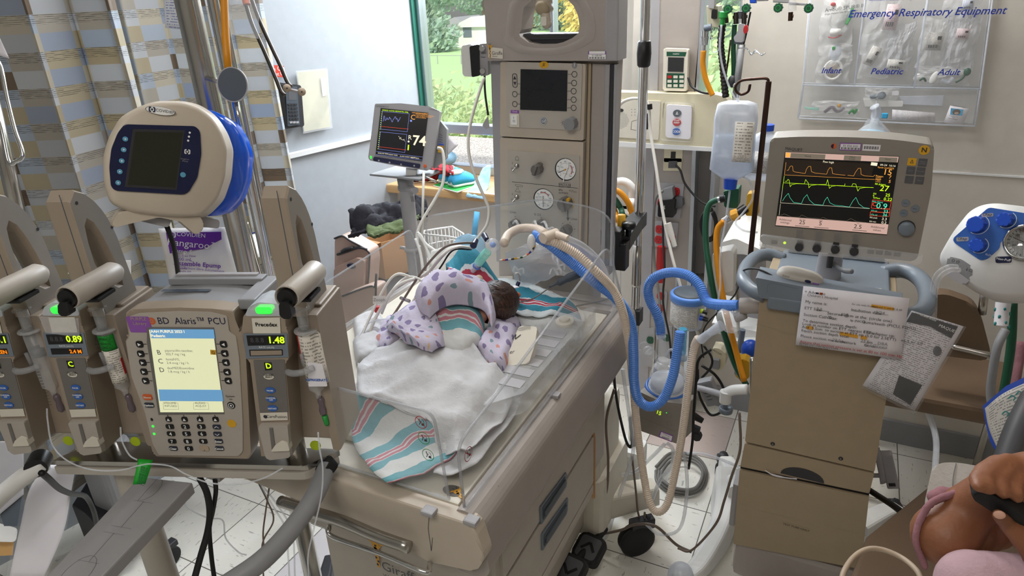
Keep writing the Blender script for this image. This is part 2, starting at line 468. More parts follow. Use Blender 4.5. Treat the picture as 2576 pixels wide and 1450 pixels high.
def m_curtain(n):
    m,nb,b=base(n,.38);u,v=uvn(nb);q=.058
    cu=nb.m('FLOOR',nb.m('DIVIDE',u,q));cv=nb.m('FLOOR',nb.m('DIVIDE',v,q*.8));r1=nb.wn(nb.comb(cu,cv));par=nb.m('MODULO',nb.m('ABSOLUTE',nb.m('ADD',cu,cv)),2)
    A=nb.ramp(r1,[(0,'#cdd0d4'),(.28,'#b1bccd'),(.5,'#c3cdd9'),(.72,'#d6d9dc')]);B=nb.ramp(r1,[(0,'#cabfa4'),(.3,'#d6cfbe'),(.55,'#c5bfb4'),(.9,'#8b7a68')])
    col=nb.mix(par,A,B)
    st=nb.m('GREATER_THAN',nb.m('SINE',nb.m('MULTIPLY',v,1300)),.35);bd=nb.m('LESS_THAN',nb.m('FRACT',nb.m('DIVIDE',v,q*1.6)),.28)
    br=nb.m('GREATER_THAN',nb.noise(nb.comb(nb.m('MULTIPLY',u,60),nb.m('MULTIPLY',v,600)),1.0,1),.46)
    col=nb.mix(nb.m('MULTIPLY',nb.m('MULTIPLY',st,br),nb.m('MULTIPLY',bd,.7)),col,lin('#4f4a44'));nb.L(col,b.inputs['Base Color'])
    b.inputs['Sheen Weight'].default_value=.15
    tr=nb.n('ShaderNodeBsdfTranslucent');nb.L(col,tr.inputs[0]);mx=nb.n('ShaderNodeMixShader');mx.inputs[0].default_value=.42
    o=nb.nt.nodes['Material Output'];nb.L(b.outputs[0],mx.inputs[1]);nb.L(tr.outputs[0],mx.inputs[2]);nb.L(mx.outputs[0],o.inputs[0]);return m
CUSTOM['curtain_plaid']=m_curtain
def cloth_bump(nb,b,sc=500,st=.3):
    bp=nb.n('ShaderNodeBump');bp.inputs['Strength'].default_value=st;bp.inputs['Distance'].default_value=.0015
    nb.L(nb.noise(nb.n('ShaderNodeTexCoord').outputs['Object'],sc,2),bp.inputs['Height']);b2=nb.n('ShaderNodeBump');b2.inputs['Strength'].default_value=.5;b2.inputs['Distance'].default_value=.01;nb.L(nb.noise(nb.n('ShaderNodeTexCoord').outputs['Object'],26,4),b2.inputs['Height']);nb.L(b2.outputs[0],bp.inputs['Normal']);nb.L(bp.outputs[0],b.inputs['Normal'])
def m_stripe(teal,pink,whitec):
    def f(n):
        m,nb,b=base(n,.9);u,v=uvn(nb);v=nb.m('ADD',v,nb.m('MULTIPLY',nb.noise(nb.comb(nb.m('MULTIPLY',u,12),v),2.0,2),.012));t=nb.m('FRACT',nb.m('DIVIDE',v,.17))
        c=nb.ramp(t,[(0,whitec),(.25,teal),(.47,whitec),(.49,pink),(.55,whitec),(.585,pink),(.645,whitec),(.665,teal),(.86,whitec)])
        nb.L(nb.mix(nb.noise(nb.n('ShaderNodeTexCoord').outputs['Object'],300,2),c,lin('#d8dade')),b.inputs['Base Color']) if 0 else nb.L(c,b.inputs['Base Color'])
        cloth_bump(nb,b);return m
    return f
CUSTOM['striped_flannel']=m_stripe('#6da3ad','#bd7d8a','#cfd0cf')
CUSTOM['striped_dark']=m_stripe('#2f7f94','#a83a4c','#c9d0d2')
def m_heart(n):
    m,nb,b=base(n,.9);u,v=uvn(nb);q=.046
    a=nb.m('DIVIDE',u,q);c=nb.m('DIVIDE',v,q);row=nb.m('FLOOR',c);a=nb.m('ADD',a,nb.m('MULTIPLY',nb.m('MODULO',nb.m('ABSOLUTE',row),2),.5))
    cu=nb.m('FLOOR',a);r1=nb.wn(nb.comb(cu,row));r2=nb.wn(nb.comb(row,cu,3));r3=nb.wn(nb.comb(cu,row,9))
    sz=nb.m('ADD',3.6,nb.m('MULTIPLY',r3,3.2))
    x0=nb.m('ADD',nb.m('SUBTRACT',nb.m('FRACT',a),.5),nb.m('MULTIPLY',nb.m('SUBTRACT',r1,.5),.3));y0=nb.m('ADD',nb.m('SUBTRACT',nb.m('FRACT',c),.5),nb.m('MULTIPLY',nb.m('SUBTRACT',r2,.5),.3))
    an=nb.m('MULTIPLY',nb.m('SUBTRACT',r2,.5),2.2);cs,sn=nb.m('COSINE',an),nb.m('SINE',an)
    x=nb.m('MULTIPLY',nb.m('SUBTRACT',nb.m('MULTIPLY',x0,cs),nb.m('MULTIPLY',y0,sn)),sz);y=nb.m('MULTIPLY',nb.m('ADD',nb.m('MULTIPLY',x0,sn),nb.m('MULTIPLY',y0,cs)),sz)
    d=nb.m('SUBTRACT',nb.m('ADD',nb.m('MULTIPLY',x,x),nb.m('MULTIPLY',y,y)),1);h=nb.m('LESS_THAN',nb.m('SUBTRACT',nb.m('POWER',nb.m('ABSOLUTE',d),3),0),0)
    e=nb.m('SUBTRACT',nb.m('MULTIPLY',nb.m('MULTIPLY',d,d),d),nb.m('MULTIPLY',nb.m('MULTIPLY',x,x),nb.m('MULTIPLY',nb.m('MULTIPLY',y,y),y)));h=nb.m('LESS_THAN',e,0)
    hc=nb.ramp(r3,[(0,'#6e5f8c'),(.3,'#c4806a'),(.55,'#65888f'),(.72,'#cba878'),(.85,'#6e5f8c')])
    nb.L(nb.mix(nb.m('MULTIPLY',h,.85),lin('#c3bccf'),hc),b.inputs['Base Color']);cloth_bump(nb,b);return m
CUSTOM['heart_flannel']=m_heart
def m_check(n):
    m,nb,b=base(n,.9);u,v=uvn(nb);a=nb.m('LESS_THAN',nb.m('FRACT',nb.m('DIVIDE',u,.04)),.45);c=nb.m('LESS_THAN',nb.m('FRACT',nb.m('DIVIDE',v,.04)),.45)
    nb.L(nb.mix(nb.m('MULTIPLY',nb.m('ADD',a,c),.48),lin('#b3202c'),lin('#1a0f14')),b.inputs['Base Color']);return m
CUSTOM['red_check']=m_check
def m_leaf(c1,c2,c3):
    def f(n):
        m,nb,b=base(n,.8);g=nb.n('ShaderNodeNewGeometry').outputs['Position'];r=nb.noise(g,1.3,3)
        nb.L(nb.ramp(r,[(.3,c1),(.5,c2),(.68,c3)],False),b.inputs['Base Color']);b.inputs['Subsurface Weight'].default_value=0
        tr=nb.n('ShaderNodeBsdfTranslucent');tr.inputs[0].default_value=lin(c3);mx=nb.n('ShaderNodeMixShader');mx.inputs[0].default_value=.35
        nb.L(b.outputs[0],mx.inputs[1]);nb.L(tr.outputs[0],mx.inputs[2]);nb.L(mx.outputs[0],nb.nt.nodes['Material Output'].inputs[0]);return m
    return f
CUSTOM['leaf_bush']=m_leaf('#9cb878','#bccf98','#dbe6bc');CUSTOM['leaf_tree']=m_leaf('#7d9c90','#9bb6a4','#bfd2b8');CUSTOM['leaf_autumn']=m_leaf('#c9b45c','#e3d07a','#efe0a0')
def m_gravel(n):
    m,nb,b=base(n,.9);g=nb.n('ShaderNodeNewGeometry').outputs['Position'];v=nb.n('ShaderNodeTexVoronoi');v.inputs['Scale'].default_value=22;nb.L(g,v.inputs[0])
    nb.L(nb.ramp(nb.m('FRACT',nb.m('MULTIPLY',v.outputs['Distance'],2.3)),[(0,'#8d857c'),(.3,'#b9b2aa'),(.7,'#d9d5cf')],False),b.inputs['Base Color'])
    return m
CUSTOM['gravel_bed']=m_gravel
def m_wood(n):
    m,nb,b=base(n,.4);g=nb.n('ShaderNodeNewGeometry').outputs['Position'];mp=nb.n('ShaderNodeMapping');mp.inputs['Scale'].default_value=(3,40,40);nb.L(g,mp.inputs[0])
    nb.L(nb.mix(nb.noise(mp.outputs[0],1.5),lin('#b88c58'),lin('#e0bd8c')),b.inputs['Base Color']);return m
CUSTOM['oak']=m_wood
def m_whitetext(base_c,line_c,rows=46,words=16):          # small print: rows of word-like marks
    def f(n):
        m,nb,b=base(n,.7);u,v=uvn(nb);a=nb.m('MULTIPLY',v,rows);ln=nb.m('LESS_THAN',nb.m('ABSOLUTE',nb.m('SUBTRACT',nb.m('FRACT',a),.5)),.22)
        wd=nb.m('GREATER_THAN',nb.wn(nb.comb(nb.m('FLOOR',nb.m('MULTIPLY',u,words*5)),nb.m('FLOOR',a))),.22)
        gp=nb.m('GREATER_THAN',nb.noise(nb.comb(nb.m('MULTIPLY',u,words*.5),nb.m('FLOOR',a)),1.0,1),.42)
        mg=nb.m('MULTIPLY',nb.m('GREATER_THAN',u,.08),nb.m('LESS_THAN',u,.92))
        nb.L(nb.mix(nb.m('MULTIPLY',nb.m('MULTIPLY',ln,mg),nb.m('MULTIPLY',wd,nb.m('MULTIPLY',gp,.6))),lin(base_c),lin(line_c)),b.inputs['Base Color']);return m
    return f
CUSTOM['print_black']=m_whitetext('#e6e3e8','#3c3a40');CUSTOM['print_grey']=m_whitetext('#dcdad6','#55525a',22,8);CUSTOM['print_red']=m_whitetext('#e8dce0','#b0505c',26,8)
CUSTOM['print_blue']=m_whitetext('#dfe4ee','#3a55a8',14,6);CUSTOM['print_label']=m_whitetext('#e2dcd2','#4c4640',16,6);CUSTOM['print_green']=m_whitetext('#14902a','#0a3d14',12,5)
# ================================================================ the room
YW=2.64
def struct(n,mb):return obj(n,mb,kind='structure')
def LWx(y):return -1.97+(y-2.6)*.2287
b=MB().m('floor_tiles');b.box(-3.2,2.3,-2.4,YW+.3,-.04,0);struct('floor',b)
b=MB().m('ceiling_paint');b.box(-3.2,2.3,-2.4,3.1,2.75,2.8);struct('ceiling',b)
b=MB().m('wall_paint')
pl=[(LWx(-2.4),-2.4),(LWx(2.89),2.89),(LWx(2.89)-.12,2.89),(LWx(-2.4)-.12,-2.4)]
b.prism(pl,0,2.75);struct('wall_left',b)
b=MB().m('wall_cream');b.box(2.18,2.3,-2.4,YW,0,2.75);struct('wall_right',b)
b=MB().m('wall_cream');b.box(-3.2,2.3,-2.5,-2.4,0,2.75);struct('wall_front',b)
# back wall with the recessed main window (left) and the slit window beside the service column
b=MB().m('wall_cream')
b.box(-2.1,-.62,YW,YW+.06,0,.84);b.box(-2.1,-.62,2.96,3.02,0,.88)
b.box(-1.02,-.80,YW+.1,3.02,0,2.75);b.box(-1.02,-.62,YW+.1,3.02,0,.84)
b.box(-.80,-.62,YW+.04,3.02,0,2.75)
b.box(-.62,-.40,YW,3.02,0,1.10);b.box(-.62,-.40,YW,3.02,2.3,2.75)
b.box(-.40,2.2,YW,3.02,0,2.75);b.box(-2.1,-1.02,YW+.02,3.02,2.45,2.75)
struct('wall_back',b)
b=MB().m('oak');b.box(-2.0,-1.02,YW-.06,2.92,.846,.888,.008);struct('trim_1',b)
b=MB().m('trim_paint')
y0,y1=-1.2,2.72;b.prism([(LWx(y0),y0),(LWx(y1),y1),(LWx(y1)+.016,y1),(LWx(y0)+.016,y0)],1.118,1.14,.004);struct('trim_2',b)
b=MB().m('trim_paint');b.box(-.40,2.18,YW-.006,YW,1.092,1.099,.001);struct('trim_3',b)
b=MB().m('grey');b.box(-.40,2.18,YW-.012,YW,0,.10,.003);struct('baseboard_back',b)
# main window
wf=obj('window_1',MB().m('frame_green').box(-1.965,-1.905,2.84,2.94,.89,2.45,.004).box(-1.905,-1.02,2.86,2.94,2.38,2.45,.004),kind='structure')
b=MB().m('alu');b.box(-1.905,-1.885,2.87,2.93,.89,2.40,.003);b.box(-1.885,-1.02,2.87,2.93,1.085,1.13,.004);b.box(-1.885,-1.02,2.87,2.93,.888,.93,.004);b.box(-1.228,-1.21,2.87,2.93,1.13,2.40,.003);b.box(-1.05,-1.02,2.87,2.93,.89,2.40,.003);obj('window_frame',b,wf)
obj('window_pane',MB().m('window_glass').box(-1.885,-1.03,2.897,2.903,.93,2.38),wf)
wf=obj('window_2',MB().m('alu').box(-.62,-.60,2.72,2.90,1.10,2.3,.003).box(-.42,-.40,2.72,2.90,1.10,2.3,.003).box(-.60,-.42,2.80,2.90,1.10,1.13,.003),kind='structure')
obj('window_pane',MB().m('window_glass').box(-.60,-.42,2.857,2.863,1.13,2.3),wf)
# ================================================================ outside the window
def ground(name,m,x0,x1,y0,y1,z,cat,label):
    obj(name,MB().m(m).box(x0,x1,y0,y1,z-.1,z),label=label,cat=cat)
ground('lawn','field',-60,30,3.2,70,-1.5,'lawn','sunlit green lawn seen through the window beyond the gravel')
ground('gravel_roof','gravel_bed',-9,3,3.05,6.3,.3,'gravel','pale gravel strip just outside the window')
def leaves(mb,c,r,n,s_,sd):
    rg=random.Random(sd)
    for _ in range(n):
        while True:
            d=Vector((rg.uniform(-1,1),rg.uniform(-1,1),rg.uniform(-1,1)))
            if .25<d.length<1:break
        d *= .72+.28*noise.noise(d*2.5+Vector((sd,0,0)))+.1;p=Vector((c[0]+d.x*r[0],c[1]+d.y*r[1],c[2]+d.z*r[2]))
        a=Vector((rg.gauss(0,1),rg.gauss(0,1),rg.gauss(0,1))).normalized();q=a.orthogonal().normalized();e=a.cross(q);k=s_*rg.uniform(.6,1.3)
        mb.add([p-q*k,p-e*k*.45,p+q*k,p+e*k*.45+a*k*.12],[(0,1,2,3)])
def tree(i,x,y,h,rad,leaf,lab,sz=.24,n=4500):
    t=thing('tree',lab,'tree',(x,y,-1.5),'trees beyond the lawn')
    b=MB().m('bark');b.tube([(x,y,-1.5),(x+.1,y,-1.5+h*.3),(x-.2,y,-1.5+h*.6)],[rad*.09,rad*.07,rad*.03],8,3);
    for k in range(5):a=k*1.3+i;b.tube([(x,y,-1.5+h*.3),(x+math.cos(a)*rad*.3,y+math.sin(a)*rad*.3,-1.5+h*.55),(x+math.cos(a)*rad*.6,y+math.sin(a)*rad*.6,-1.5+h*.7)],rad*.025,6,3)
    obj('trunk',b,t);b=MB().m(leaf)
    for k in range(5):
        rg=random.Random(i*10+k);leaves(b,(x+rg.uniform(-.45,.45)*rad,y+rg.uniform(-.4,.4)*rad,-1.3+h*(.06+.15*k)),(rad*.66,rad*.6,h*.15),n//5,sz,i*10+k)
    obj('crown',b,t,fix=False)
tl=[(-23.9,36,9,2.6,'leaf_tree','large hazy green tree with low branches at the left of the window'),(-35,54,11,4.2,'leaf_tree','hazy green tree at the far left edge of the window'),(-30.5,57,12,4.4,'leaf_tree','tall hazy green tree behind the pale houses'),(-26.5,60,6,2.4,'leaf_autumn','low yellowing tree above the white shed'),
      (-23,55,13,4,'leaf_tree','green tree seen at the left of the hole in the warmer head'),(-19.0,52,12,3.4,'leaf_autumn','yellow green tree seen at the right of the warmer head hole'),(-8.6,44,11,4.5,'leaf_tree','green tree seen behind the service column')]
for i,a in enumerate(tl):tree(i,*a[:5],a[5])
for i,(x,y,r,lab) in enumerate([(-5.9,9.2,1.35,'pale green leafy bush filling the lower window pane'),(-4.5,9.8,1.2,'pale green leafy bush beside the warmer column'),(-7.6,9.6,1.3,'pale green leafy bush at the window frame'),(-1.6,8.6,1.8,'bright green bush seen through the narrow window'),(-3.2,10.2,1.2,'pale green bush hidden mostly behind the warmer')]):
    b=MB().m('leaf_bush');leaves(b,(x,y,-.55),(r,r,1.35 if i != 3 else 2.6),3800,.07,50+i);t=obj('bush',b,fix=False,label=lab,cat='bush',group='bushes outside the window')
b=MB().m('grey')
for i in range(14):x=-27+i*1.35;b.cyl((x,30,-1.5),(x,30,-1.08),.02,n=6)
b.tube([(-27,30,-1.1),(-9,30,-1.1)],.015,5,0)
obj('fence',b,label='thin grey wire fence across the far side of the lawn',cat='fence')
for nm,x,y,wd,hh,lab in (('shed',-22.3,41,2.4,1.2,'white shed beyond the lawn at the column edge'),('house',-25.3,44,2.6,1.1,'pale grey gabled house beyond the lawn under the trees')):
    t=thing(nm,lab,nm,(x,y,-1.5));b=MB().m('house');b.box(x-wd/2,x+wd/2,y-1.5,y+1.5,-1.5,-1.5+hh);b.m('grey_blue');b.box(x-.5,x+.1,y-1.53,y-1.5,-.9,-.1);obj('wall',b,t)
    b=MB(Fr((x,y-1.7,0))).m('grey' if nm=='house' else 'white');hz=-1.5+hh;b.prism([(-wd/2-.2,hz),(wd/2+.2,hz),(wd*.1,hz+.6)],-3.4,0);obj('roof',b,t)
# ================================================================ curtains
def curtain(name,p0,p1,zt,zb,amp,wl,lab,flare=0):
    p0,p1=Vector(p0),Vector(p1);d=(p1-p0);L=d.length;d.normalize();n=Vector((-d.y,d.x,0));nu=int(L/.011);nv=26;G=[];ul=[0]
    for j in range(nu+1):
        pass
    for i in range(nv+1):
        f=i/nv;z=zt+(zb-zt)*f;row=[]
        for j in range(nu+1):
            s_=j/nu*L;ph=s_/wl*2*PI+1.3*math.sin(s_*7+f*.9);a=amp*(.75+.35*math.sin(s_*5.1))*(.75+.35*f);row.append(p0+d*(s_*(1+flare*f)+.35*a*math.sin(2*ph))+n*(a*math.sin(ph))+Vector((0,0,z)))
        G.append(row)
    arc=sum((G[0][j+1]-G[0][j]).length for j in range(nu))
    t=thing(name,lab,'curtain',p0+Vector((0,0,zb)),'plaid privacy curtains')
    obj('fabric',MB().m('curtain_plaid').sheet(G,.002,arc,zt-zb),t)
    b=MB().m('alu');b.tube([p0+Vector((0,0,zt+.04))-d*.02,p1+Vector((0,0,zt+.04))+d*.02],.012,8,0)
    obj('rail',b,t)
curtain('privacy_curtain',(-1.90,1.37,0),(-2.36,.55,0),2.55,.28,.055,.21,'plaid privacy curtain at the far left, nearer panel with a bright hanging edge')
curtain('privacy_curtain',(-1.84,1.86,0),(-2.22,1.16,0),2.55,.28,.048,.19,'plaid privacy curtain behind the steel pole, next to the wall telephone')
# ================================================================ infant warmer bed
def giraffe(mb,x,y,h,w):                 # the little maker's mark beside the word
    mb.m('giraffe_yellow');P=lambda L:[(x+a*h,y+b*h) for a,b in L]
    mb.plate(P([(-.06,-.5),(.02,-.5),(.05,.12),(.0,.2),(-.08,.2)]),w);mb.plate(P([(-.14,.25),(-.06,.12),(.06,.14),(.16,.28),(.1,.36),(-.1,.38)]),w)
    mb.plate(P([(.1,.3),(.28,.36),(.14,.4)]),w);mb.plate(P([(-.1,.3),(-.26,.38),(-.12,.42)]),w)
    mb.m('charcoal');
    for a,b in ((-.04,-.4),(.0,-.28),(-.05,-.16),(.01,-.04),(-.04,.08),(-.02,.26)):mb.plate([(x+(a+p)*h,y+(b+q)*h) for p,q in ((-.03,-.03),(.03,-.04),(.04,.03),(-.02,.04))],w+.0003)
    mb.bar(x-.04*h,y+.38*h,x-.06*h,y+.52*h,.02*h,w);mb.bar(x+.05*h,y+.38*h,x+.08*h,y+.52*h,.02*h,w)
def barcode(mb,x,y,wd,h,w,n=16):
    mb.m('charcoal')
    for i in range(n):a=x-wd/2+wd*i/n;mb.plate([(a,y-h/2),(a+wd/n*(.35+.4*((i*7) % 3==0)),y-h/2),(a+wd/n*(.35+.4*((i*7) % 3==0)),y+h/2),(a,y+h/2)],w)
def knob(mb,u,v,w,r,d,m='grey_dark',ang=40,ridge=True):
    mb.m(m);n=24;pr=[(u+r*(1+.05*math.cos(8*2*PI*i/n))*math.cos(2*PI*i/n),v+r*(1+.05*math.cos(8*2*PI*i/n))*math.sin(2*PI*i/n)) for i in range(n)]
    mb.prism(pr,w,w+d,r*.15)
    if ridge:
        a=R_(ang);q=[(-r*.95,-r*.28),(r*.95,-r*.28),(r*.95,r*.28),(-r*.95,r*.28)];mb.prism([(u+x*math.cos(a)-y*math.sin(a),v+x*math.sin(a)+y*math.cos(a)) for x,y in q],w+d*.8,w+d*1.35,r*.12)
WT=thing('infant_warmer','beige infant warmer bed with tall control column and clear side panels','infant warmer',(-.75,1.2,0))
FC=Fr((-.71,1.65,1.2));U=FC.uv;P=FC.P
b=MB(FC).m('rail_beige');b.prism(P([(1228,140),(1552,140),(1527,700),(1250,700)]),-.05,-.012,.006);b.box(-.16,.10,-.6,.30,-.14,-.05,.01)
b.m('cool_grey').prism(P([(1232,152),(1259,152),(1268,660),(1247,660)]),-.012,-.004,.002)
b.m('beige_dark').prism(P([(1479,160),(1486,160),(1475,660),(1469,660)]),-.012,-.003,.001);b.m('rail_beige').prism(P([(1488,160),(1521,162),(1508,670),(1477,670)]),-.012,-.006,.002)
b.m('cool_grey').prism(P([(1522,162),(1534,162),(1520,670),(1510,670)]),-.012,.0,.002);b.m('charcoal').prism(P([(1536,162),(1544,162),(1530,670),(1522,670)]),-.012,-.002);b.m('cool_grey').prism(P([(1545,162),(1552,162),(1540,670),(1533,670)]),-.02,.001,.002)
obj('column',b,WT)
# head with the oval see-through opening
hole=[(1329,8),(1318,19),(1314,39),(1312,60),(1311,75),(1306,85),(1309,93),(1329,107),(1355,112),(1394,111.5),(1417,106),(1439,96),(1455,84),(1458,65),(1454,39),(1443,15),(1428,-1),(1406,-14),(1380,-19),(1350,-10)]
hu=P(hole,.02);oc=U(1385,45,.02);ou=[]
x0,y0=U(1226,153,.02);x1,y1=U(1556,-95,.02);wd=(.0)
for p in hu:
    d=Vector(p)-Vector(oc);k=min(((x1-oc[0]) if d.x>0 else (x0-oc[0]))/d.x if abs(d.x)>1e-6 else 1e9,((y1-oc[1]) if d.y>0 else (y0-oc[1]))/d.y if abs(d.y)>1e-6 else 1e9);ou.append((oc[0]+d.x*k,oc[1]+d.y*k))
# put true corners into the outline
for cxy in ((x0,y0),(x1,y0),(x1,y1),(x0,y1)):
    i=min(range(len(ou)),key=lambda j:(Vector(ou[j])-Vector(cxy)).length);ou[i]=cxy
b=MB(FC).m('rail_beige').frame(ou,hu,-.05,.02)
bz=[(oc[0]+(Vector(p)-Vector(oc)).x*1.55,oc[1]+(Vector(p)-Vector(oc)).y*1.42) for p in hu];mid=[(oc[0]+(Vector(p)-Vector(oc)).x*1.28,oc[1]+(Vector(p)-Vector(oc)).y*1.2) for p in hu]
n=len(hu);vs=[(p[0],p[1],.0205) for p in bz]+[(p[0],p[1],.0255) for p in mid]+[(p[0],p[1],.006) for p in hu]
b.m('rail_beige').add(vs,[(i,(i+1) % n,n+(i+1) % n,n+i) for i in range(n)]+[(n+i,n+(i+1) % n,2*n+(i+1) % n,2*n+i) for i in range(n)],True)
b.m('cool_grey').prism([(x1-.030,y0),(x1+.002,y0),(x1+.002,y1),(x1-.030,y1)],-.05,.0215,.004)
obj('column_head',b,WT)
b=MB(FC).m('charcoal');gp=P([(1306,86),(1456,84),(1439,97),(1417,106),(1394,112),(1355,113),(1329,108),(1309,94)],0);b.prism(gp,-.05,-.004)
b.m('grey_dark')
for k in range(6):yy=U(1380,86+k*2.3)[1];b.prism([(U(1310+k*2,86)[0],yy),(U(1452-k*3,86)[0],yy),(U(1452-k*3,86)[0],yy-.0012),(U(1310+k*2,86)[0],yy-.0012)],-.01,.0)
obj('louvre',b,WT)
b=MB(FC).m('beige');a=FC.wld;L_=[U(1354,-60,.03)+(.0,),U(1355,-10,.03)+(.0,),U(1357,14,.03)+(.002,),U(1363,32,.03)+(.008,),U(1369,60,.03)+(.015,)]
b.tube(L_,[.022,.022,.021,.013,.012],16,6);b.ell(L_[-1],(.013,.013,.013));b.m('beige_dark').lathe([(.001,0),(.016,.001),(.019,.004),(.014,.009),(.001,.009)],(U(1352,20,.05)[0],U(1352,20,.05)[1],.018),(0,-.5,1),18)
b.m('offwhite').prism(rr(L_[-1][0]-.008,L_[-1][1]-.004,L_[-1][0]+.006,L_[-1][1]+.016,.002),.026,.031,.001);obj('spot_light_arm',b,WT)
# monitor module
b=MB(FC).m('beige').prism(rnd(P([(1263,153),(1477,160),(1471,352),(1262,341)]),.004),-.012,.010,.004);b.m('beige_panel').prism(rnd(P([(1274,155),(1466,160),(1461,328),(1276,319)],.01),.006),.010,.0135,.0015)
mm=obj('monitor_module',b,WT);w=.0145
obj('screen',MB(FC).m('dim_screen').prism(P([(1310,174),(1428,177),(1426,280),(1309,276)],.0135),.0135,.0155,.0006),mm)
b=MB(FC).m('charcoal');G=lambda x,y:FC.uv(x,y,.0145);sc=.00112
for x,y in [(1445,187),(1444,209),(1443,229.5),(1443,251),(1443,271.5),(1295,237),(1295,262)]:b.ring(*G(x,y),.0077,.0015,w);s1=1 if x>1400 else -1;b.bar(*G(x-s1*7,y),*G(x-s1*16,y),.0009,w)
g=G(1295,203);b.frame(rr(g[0]-.0072,g[1]-.0178,g[0]+.0072,g[1]+.0178,.0072),rr(g[0]-.0058,g[1]-.0164,g[0]+.0058,g[1]+.0164,.0058),.0138,w)
b.plate([(g[0]-.0045,g[1]+.003),(g[0]+.0045,g[1]+.003),(g[0],g[1]+.012)],w);b.plate([(g[0]-.0045,g[1]-.003),(g[0],g[1]-.012),(g[0]+.0045,g[1]-.003)],w);b.bar(*G(1302,211),*G(1309,211),.0009,w)
obj('key_marking',b,mm)
b=MB(FC).m('yellow');g=G(1368,163);b.prism(circ(*g,.0125,.0085),.0135,.0145);b.m('charcoal').text('\u0394',*g,.010,.0149,'CENTER');b.bar(g[0]-.005,g[1]-.005,g[0]+.005,g[1]+.005,.0006,.015);obj('alarm_key',b,mm)
b=MB(FC).m('grey');g=G(1445,165);b.prism(circ(*g,.007),.0135,.0145);b.m('bright').text('?',*g,.012,.0149,'CENTER');obj('help_key',b,mm)
b=MB(FC).m('blue');g=G(1367,305);b.m('steelblue').prism(circ(*g,.0095),.0135,.0142);b.m('bright').ring(*g,.0085,.0008,.0146).text('GE',g[0],g[1],.010,.0147,'CENTER',shear=.3);obj('emblem',b,mm)
b=MB(FC);g=G(1440,309);knob(b,g[0],g[1],.0135,.0155,.026,'grey',0,False);obj('knob',b,mm,label='grey ribbed brightness knob')
b=MB(FC).m('offwhite');b.prism(rr(*G(1284,319),*G(1306,286),.002),.0135,.017,.001);b.m('bright').prism(rr(*G(1288,313),*G(1302,290),.001),.017,.020,.0015);b.m('charcoal').text('I\nO',*G(1295,300),.009,.0205,'CENTER');obj('power_switch',b,mm)
b=MB(FC).m('purple_lbl').prism(rr(*G(1285,285),*G(1305,278),.001),.0135,.0142);b.m('bright').text('Check',*G(1295,281),.006,.0146,'CENTER');obj('sticker',b,mm)
b=MB(FC).m('charcoal');g=G(1418,309);b.ring(*g,.004,.0008,w)
for k in range(8):a_=k*PI/4;b.bar(g[0]+.006*math.cos(a_),g[1]+.006*math.sin(a_),g[0]+.0085*math.cos(a_),g[1]+.0085*math.sin(a_),.0008,w)
obj('lamp_symbol',b,mm)
# gas control module
b=MB(FC).m('beige').prism(rnd(P([(1262,345),(1471,356),(1462,670),(1263,650)]),.004),-.012,.010,.004);b.m('beige_panel').prism(rnd(P([(1277,378),(1459,392),(1454,640),(1279,628)],.01),.003),.010,.0125,.001)
cm=obj('control_module',b,WT);w=.0135
def toggle(x,y):
    g=G(x,y);b=MB(FC).m('steel');b.lathe([(.0065,0),(.0065,.003),(.004,.004),(.004,.008),(.001,.008)],(g[0],g[1],.0125),(0,0,1),14);b.tube([(g[0],g[1],.019),(g[0]-.004,g[1]-.008,.028),(g[0]-.006,g[1]-.011,.031)],[.0014,.0022,.0024],8,3);obj('toggle_switch',b,cm)
toggle(1300,418);toggle(1300,496)
b=MB(FC);g=G(1355,424);knob(b,g[0],g[1],.0125,.014,.024,'pump_dark',70);b.m('pump_dark').prism(circ(g[0]+.004,g[1]+.012,.008,.005),.0125,.02,.001);obj('knob',b,cm,label='dark grey suction control knob')
def gauge(x,y,r,txts,needle,a0,a1,name='gauge'):
    g=G(x,y);b=MB(FC).m('black').prism(circ(g[0],g[1],r,n=32),.012,.014);b.m('bright').prism(circ(g[0]+r*.05,g[1]+r*.03,r*.93,n=32),.014,.0146)
    b.m('charcoal')
    for k in range(len(txts)):
        a_=R_(230-k*280/(len(txts)-1));b.text(txts[k],g[0]+r*.72*math.cos(a_),g[1]+r*.72*math.sin(a_),r*.17,.015,'CENTER')
    for k in range(41):
        a_=R_(230-k*7);b.bar(g[0]+r*.55*math.cos(a_),g[1]+r*.55*math.sin(a_),g[0]+r*.60*math.cos(a_),g[1]+r*.60*math.sin(a_),r*.02,.015)
    b.text('mmHg' if txts[1]=='20' else 'cmH2O',g[0]-.0,g[1]-r*.35,r*.14,.015,'CENTER');b.m('teal');b.text('kPa',g[0]-r*.3,g[1]+r*.2,r*.18,.015,'CENTER')
    b.m('red');b.line([(g[0]+r*.66*math.cos(R_(a0+(a1-a0)*k/12)),g[1]+r*.66*math.sin(R_(a0+(a1-a0)*k/12))) for k in range(13)],r*.06,.0151)
    o=obj(name,b,cm);b=MB(FC).m('charcoal');a_=R_(needle);b.bar(g[0]-r*.35*math.cos(a_),g[1]-r*.35*math.sin(a_),g[0]+r*.72*math.cos(a_),g[1]+r*.72*math.sin(a_),r*.05,.0165);b.m('giraffe_yellow').prism(circ(*g,r*.07),.0155,.018);obj('needle',b,o)
gauge(1422,427,.030,['0','20','40','60','80','100','120','140','160'],205,40,-35);gauge(1367,502,.030,['-10','0','10','20','30','40','50','60','70','80'],270,115,35)
b=MB(FC).m('bright');b.tube([G(1423,399)+(.019,),G(1431,412)+(.02,),G(1428,425)+(.02,),G(1421,443)+(.02,),G(1419,457)+(.019,)],.0022,8,4,flat_=.5);obj('tape_strip',b,cm)
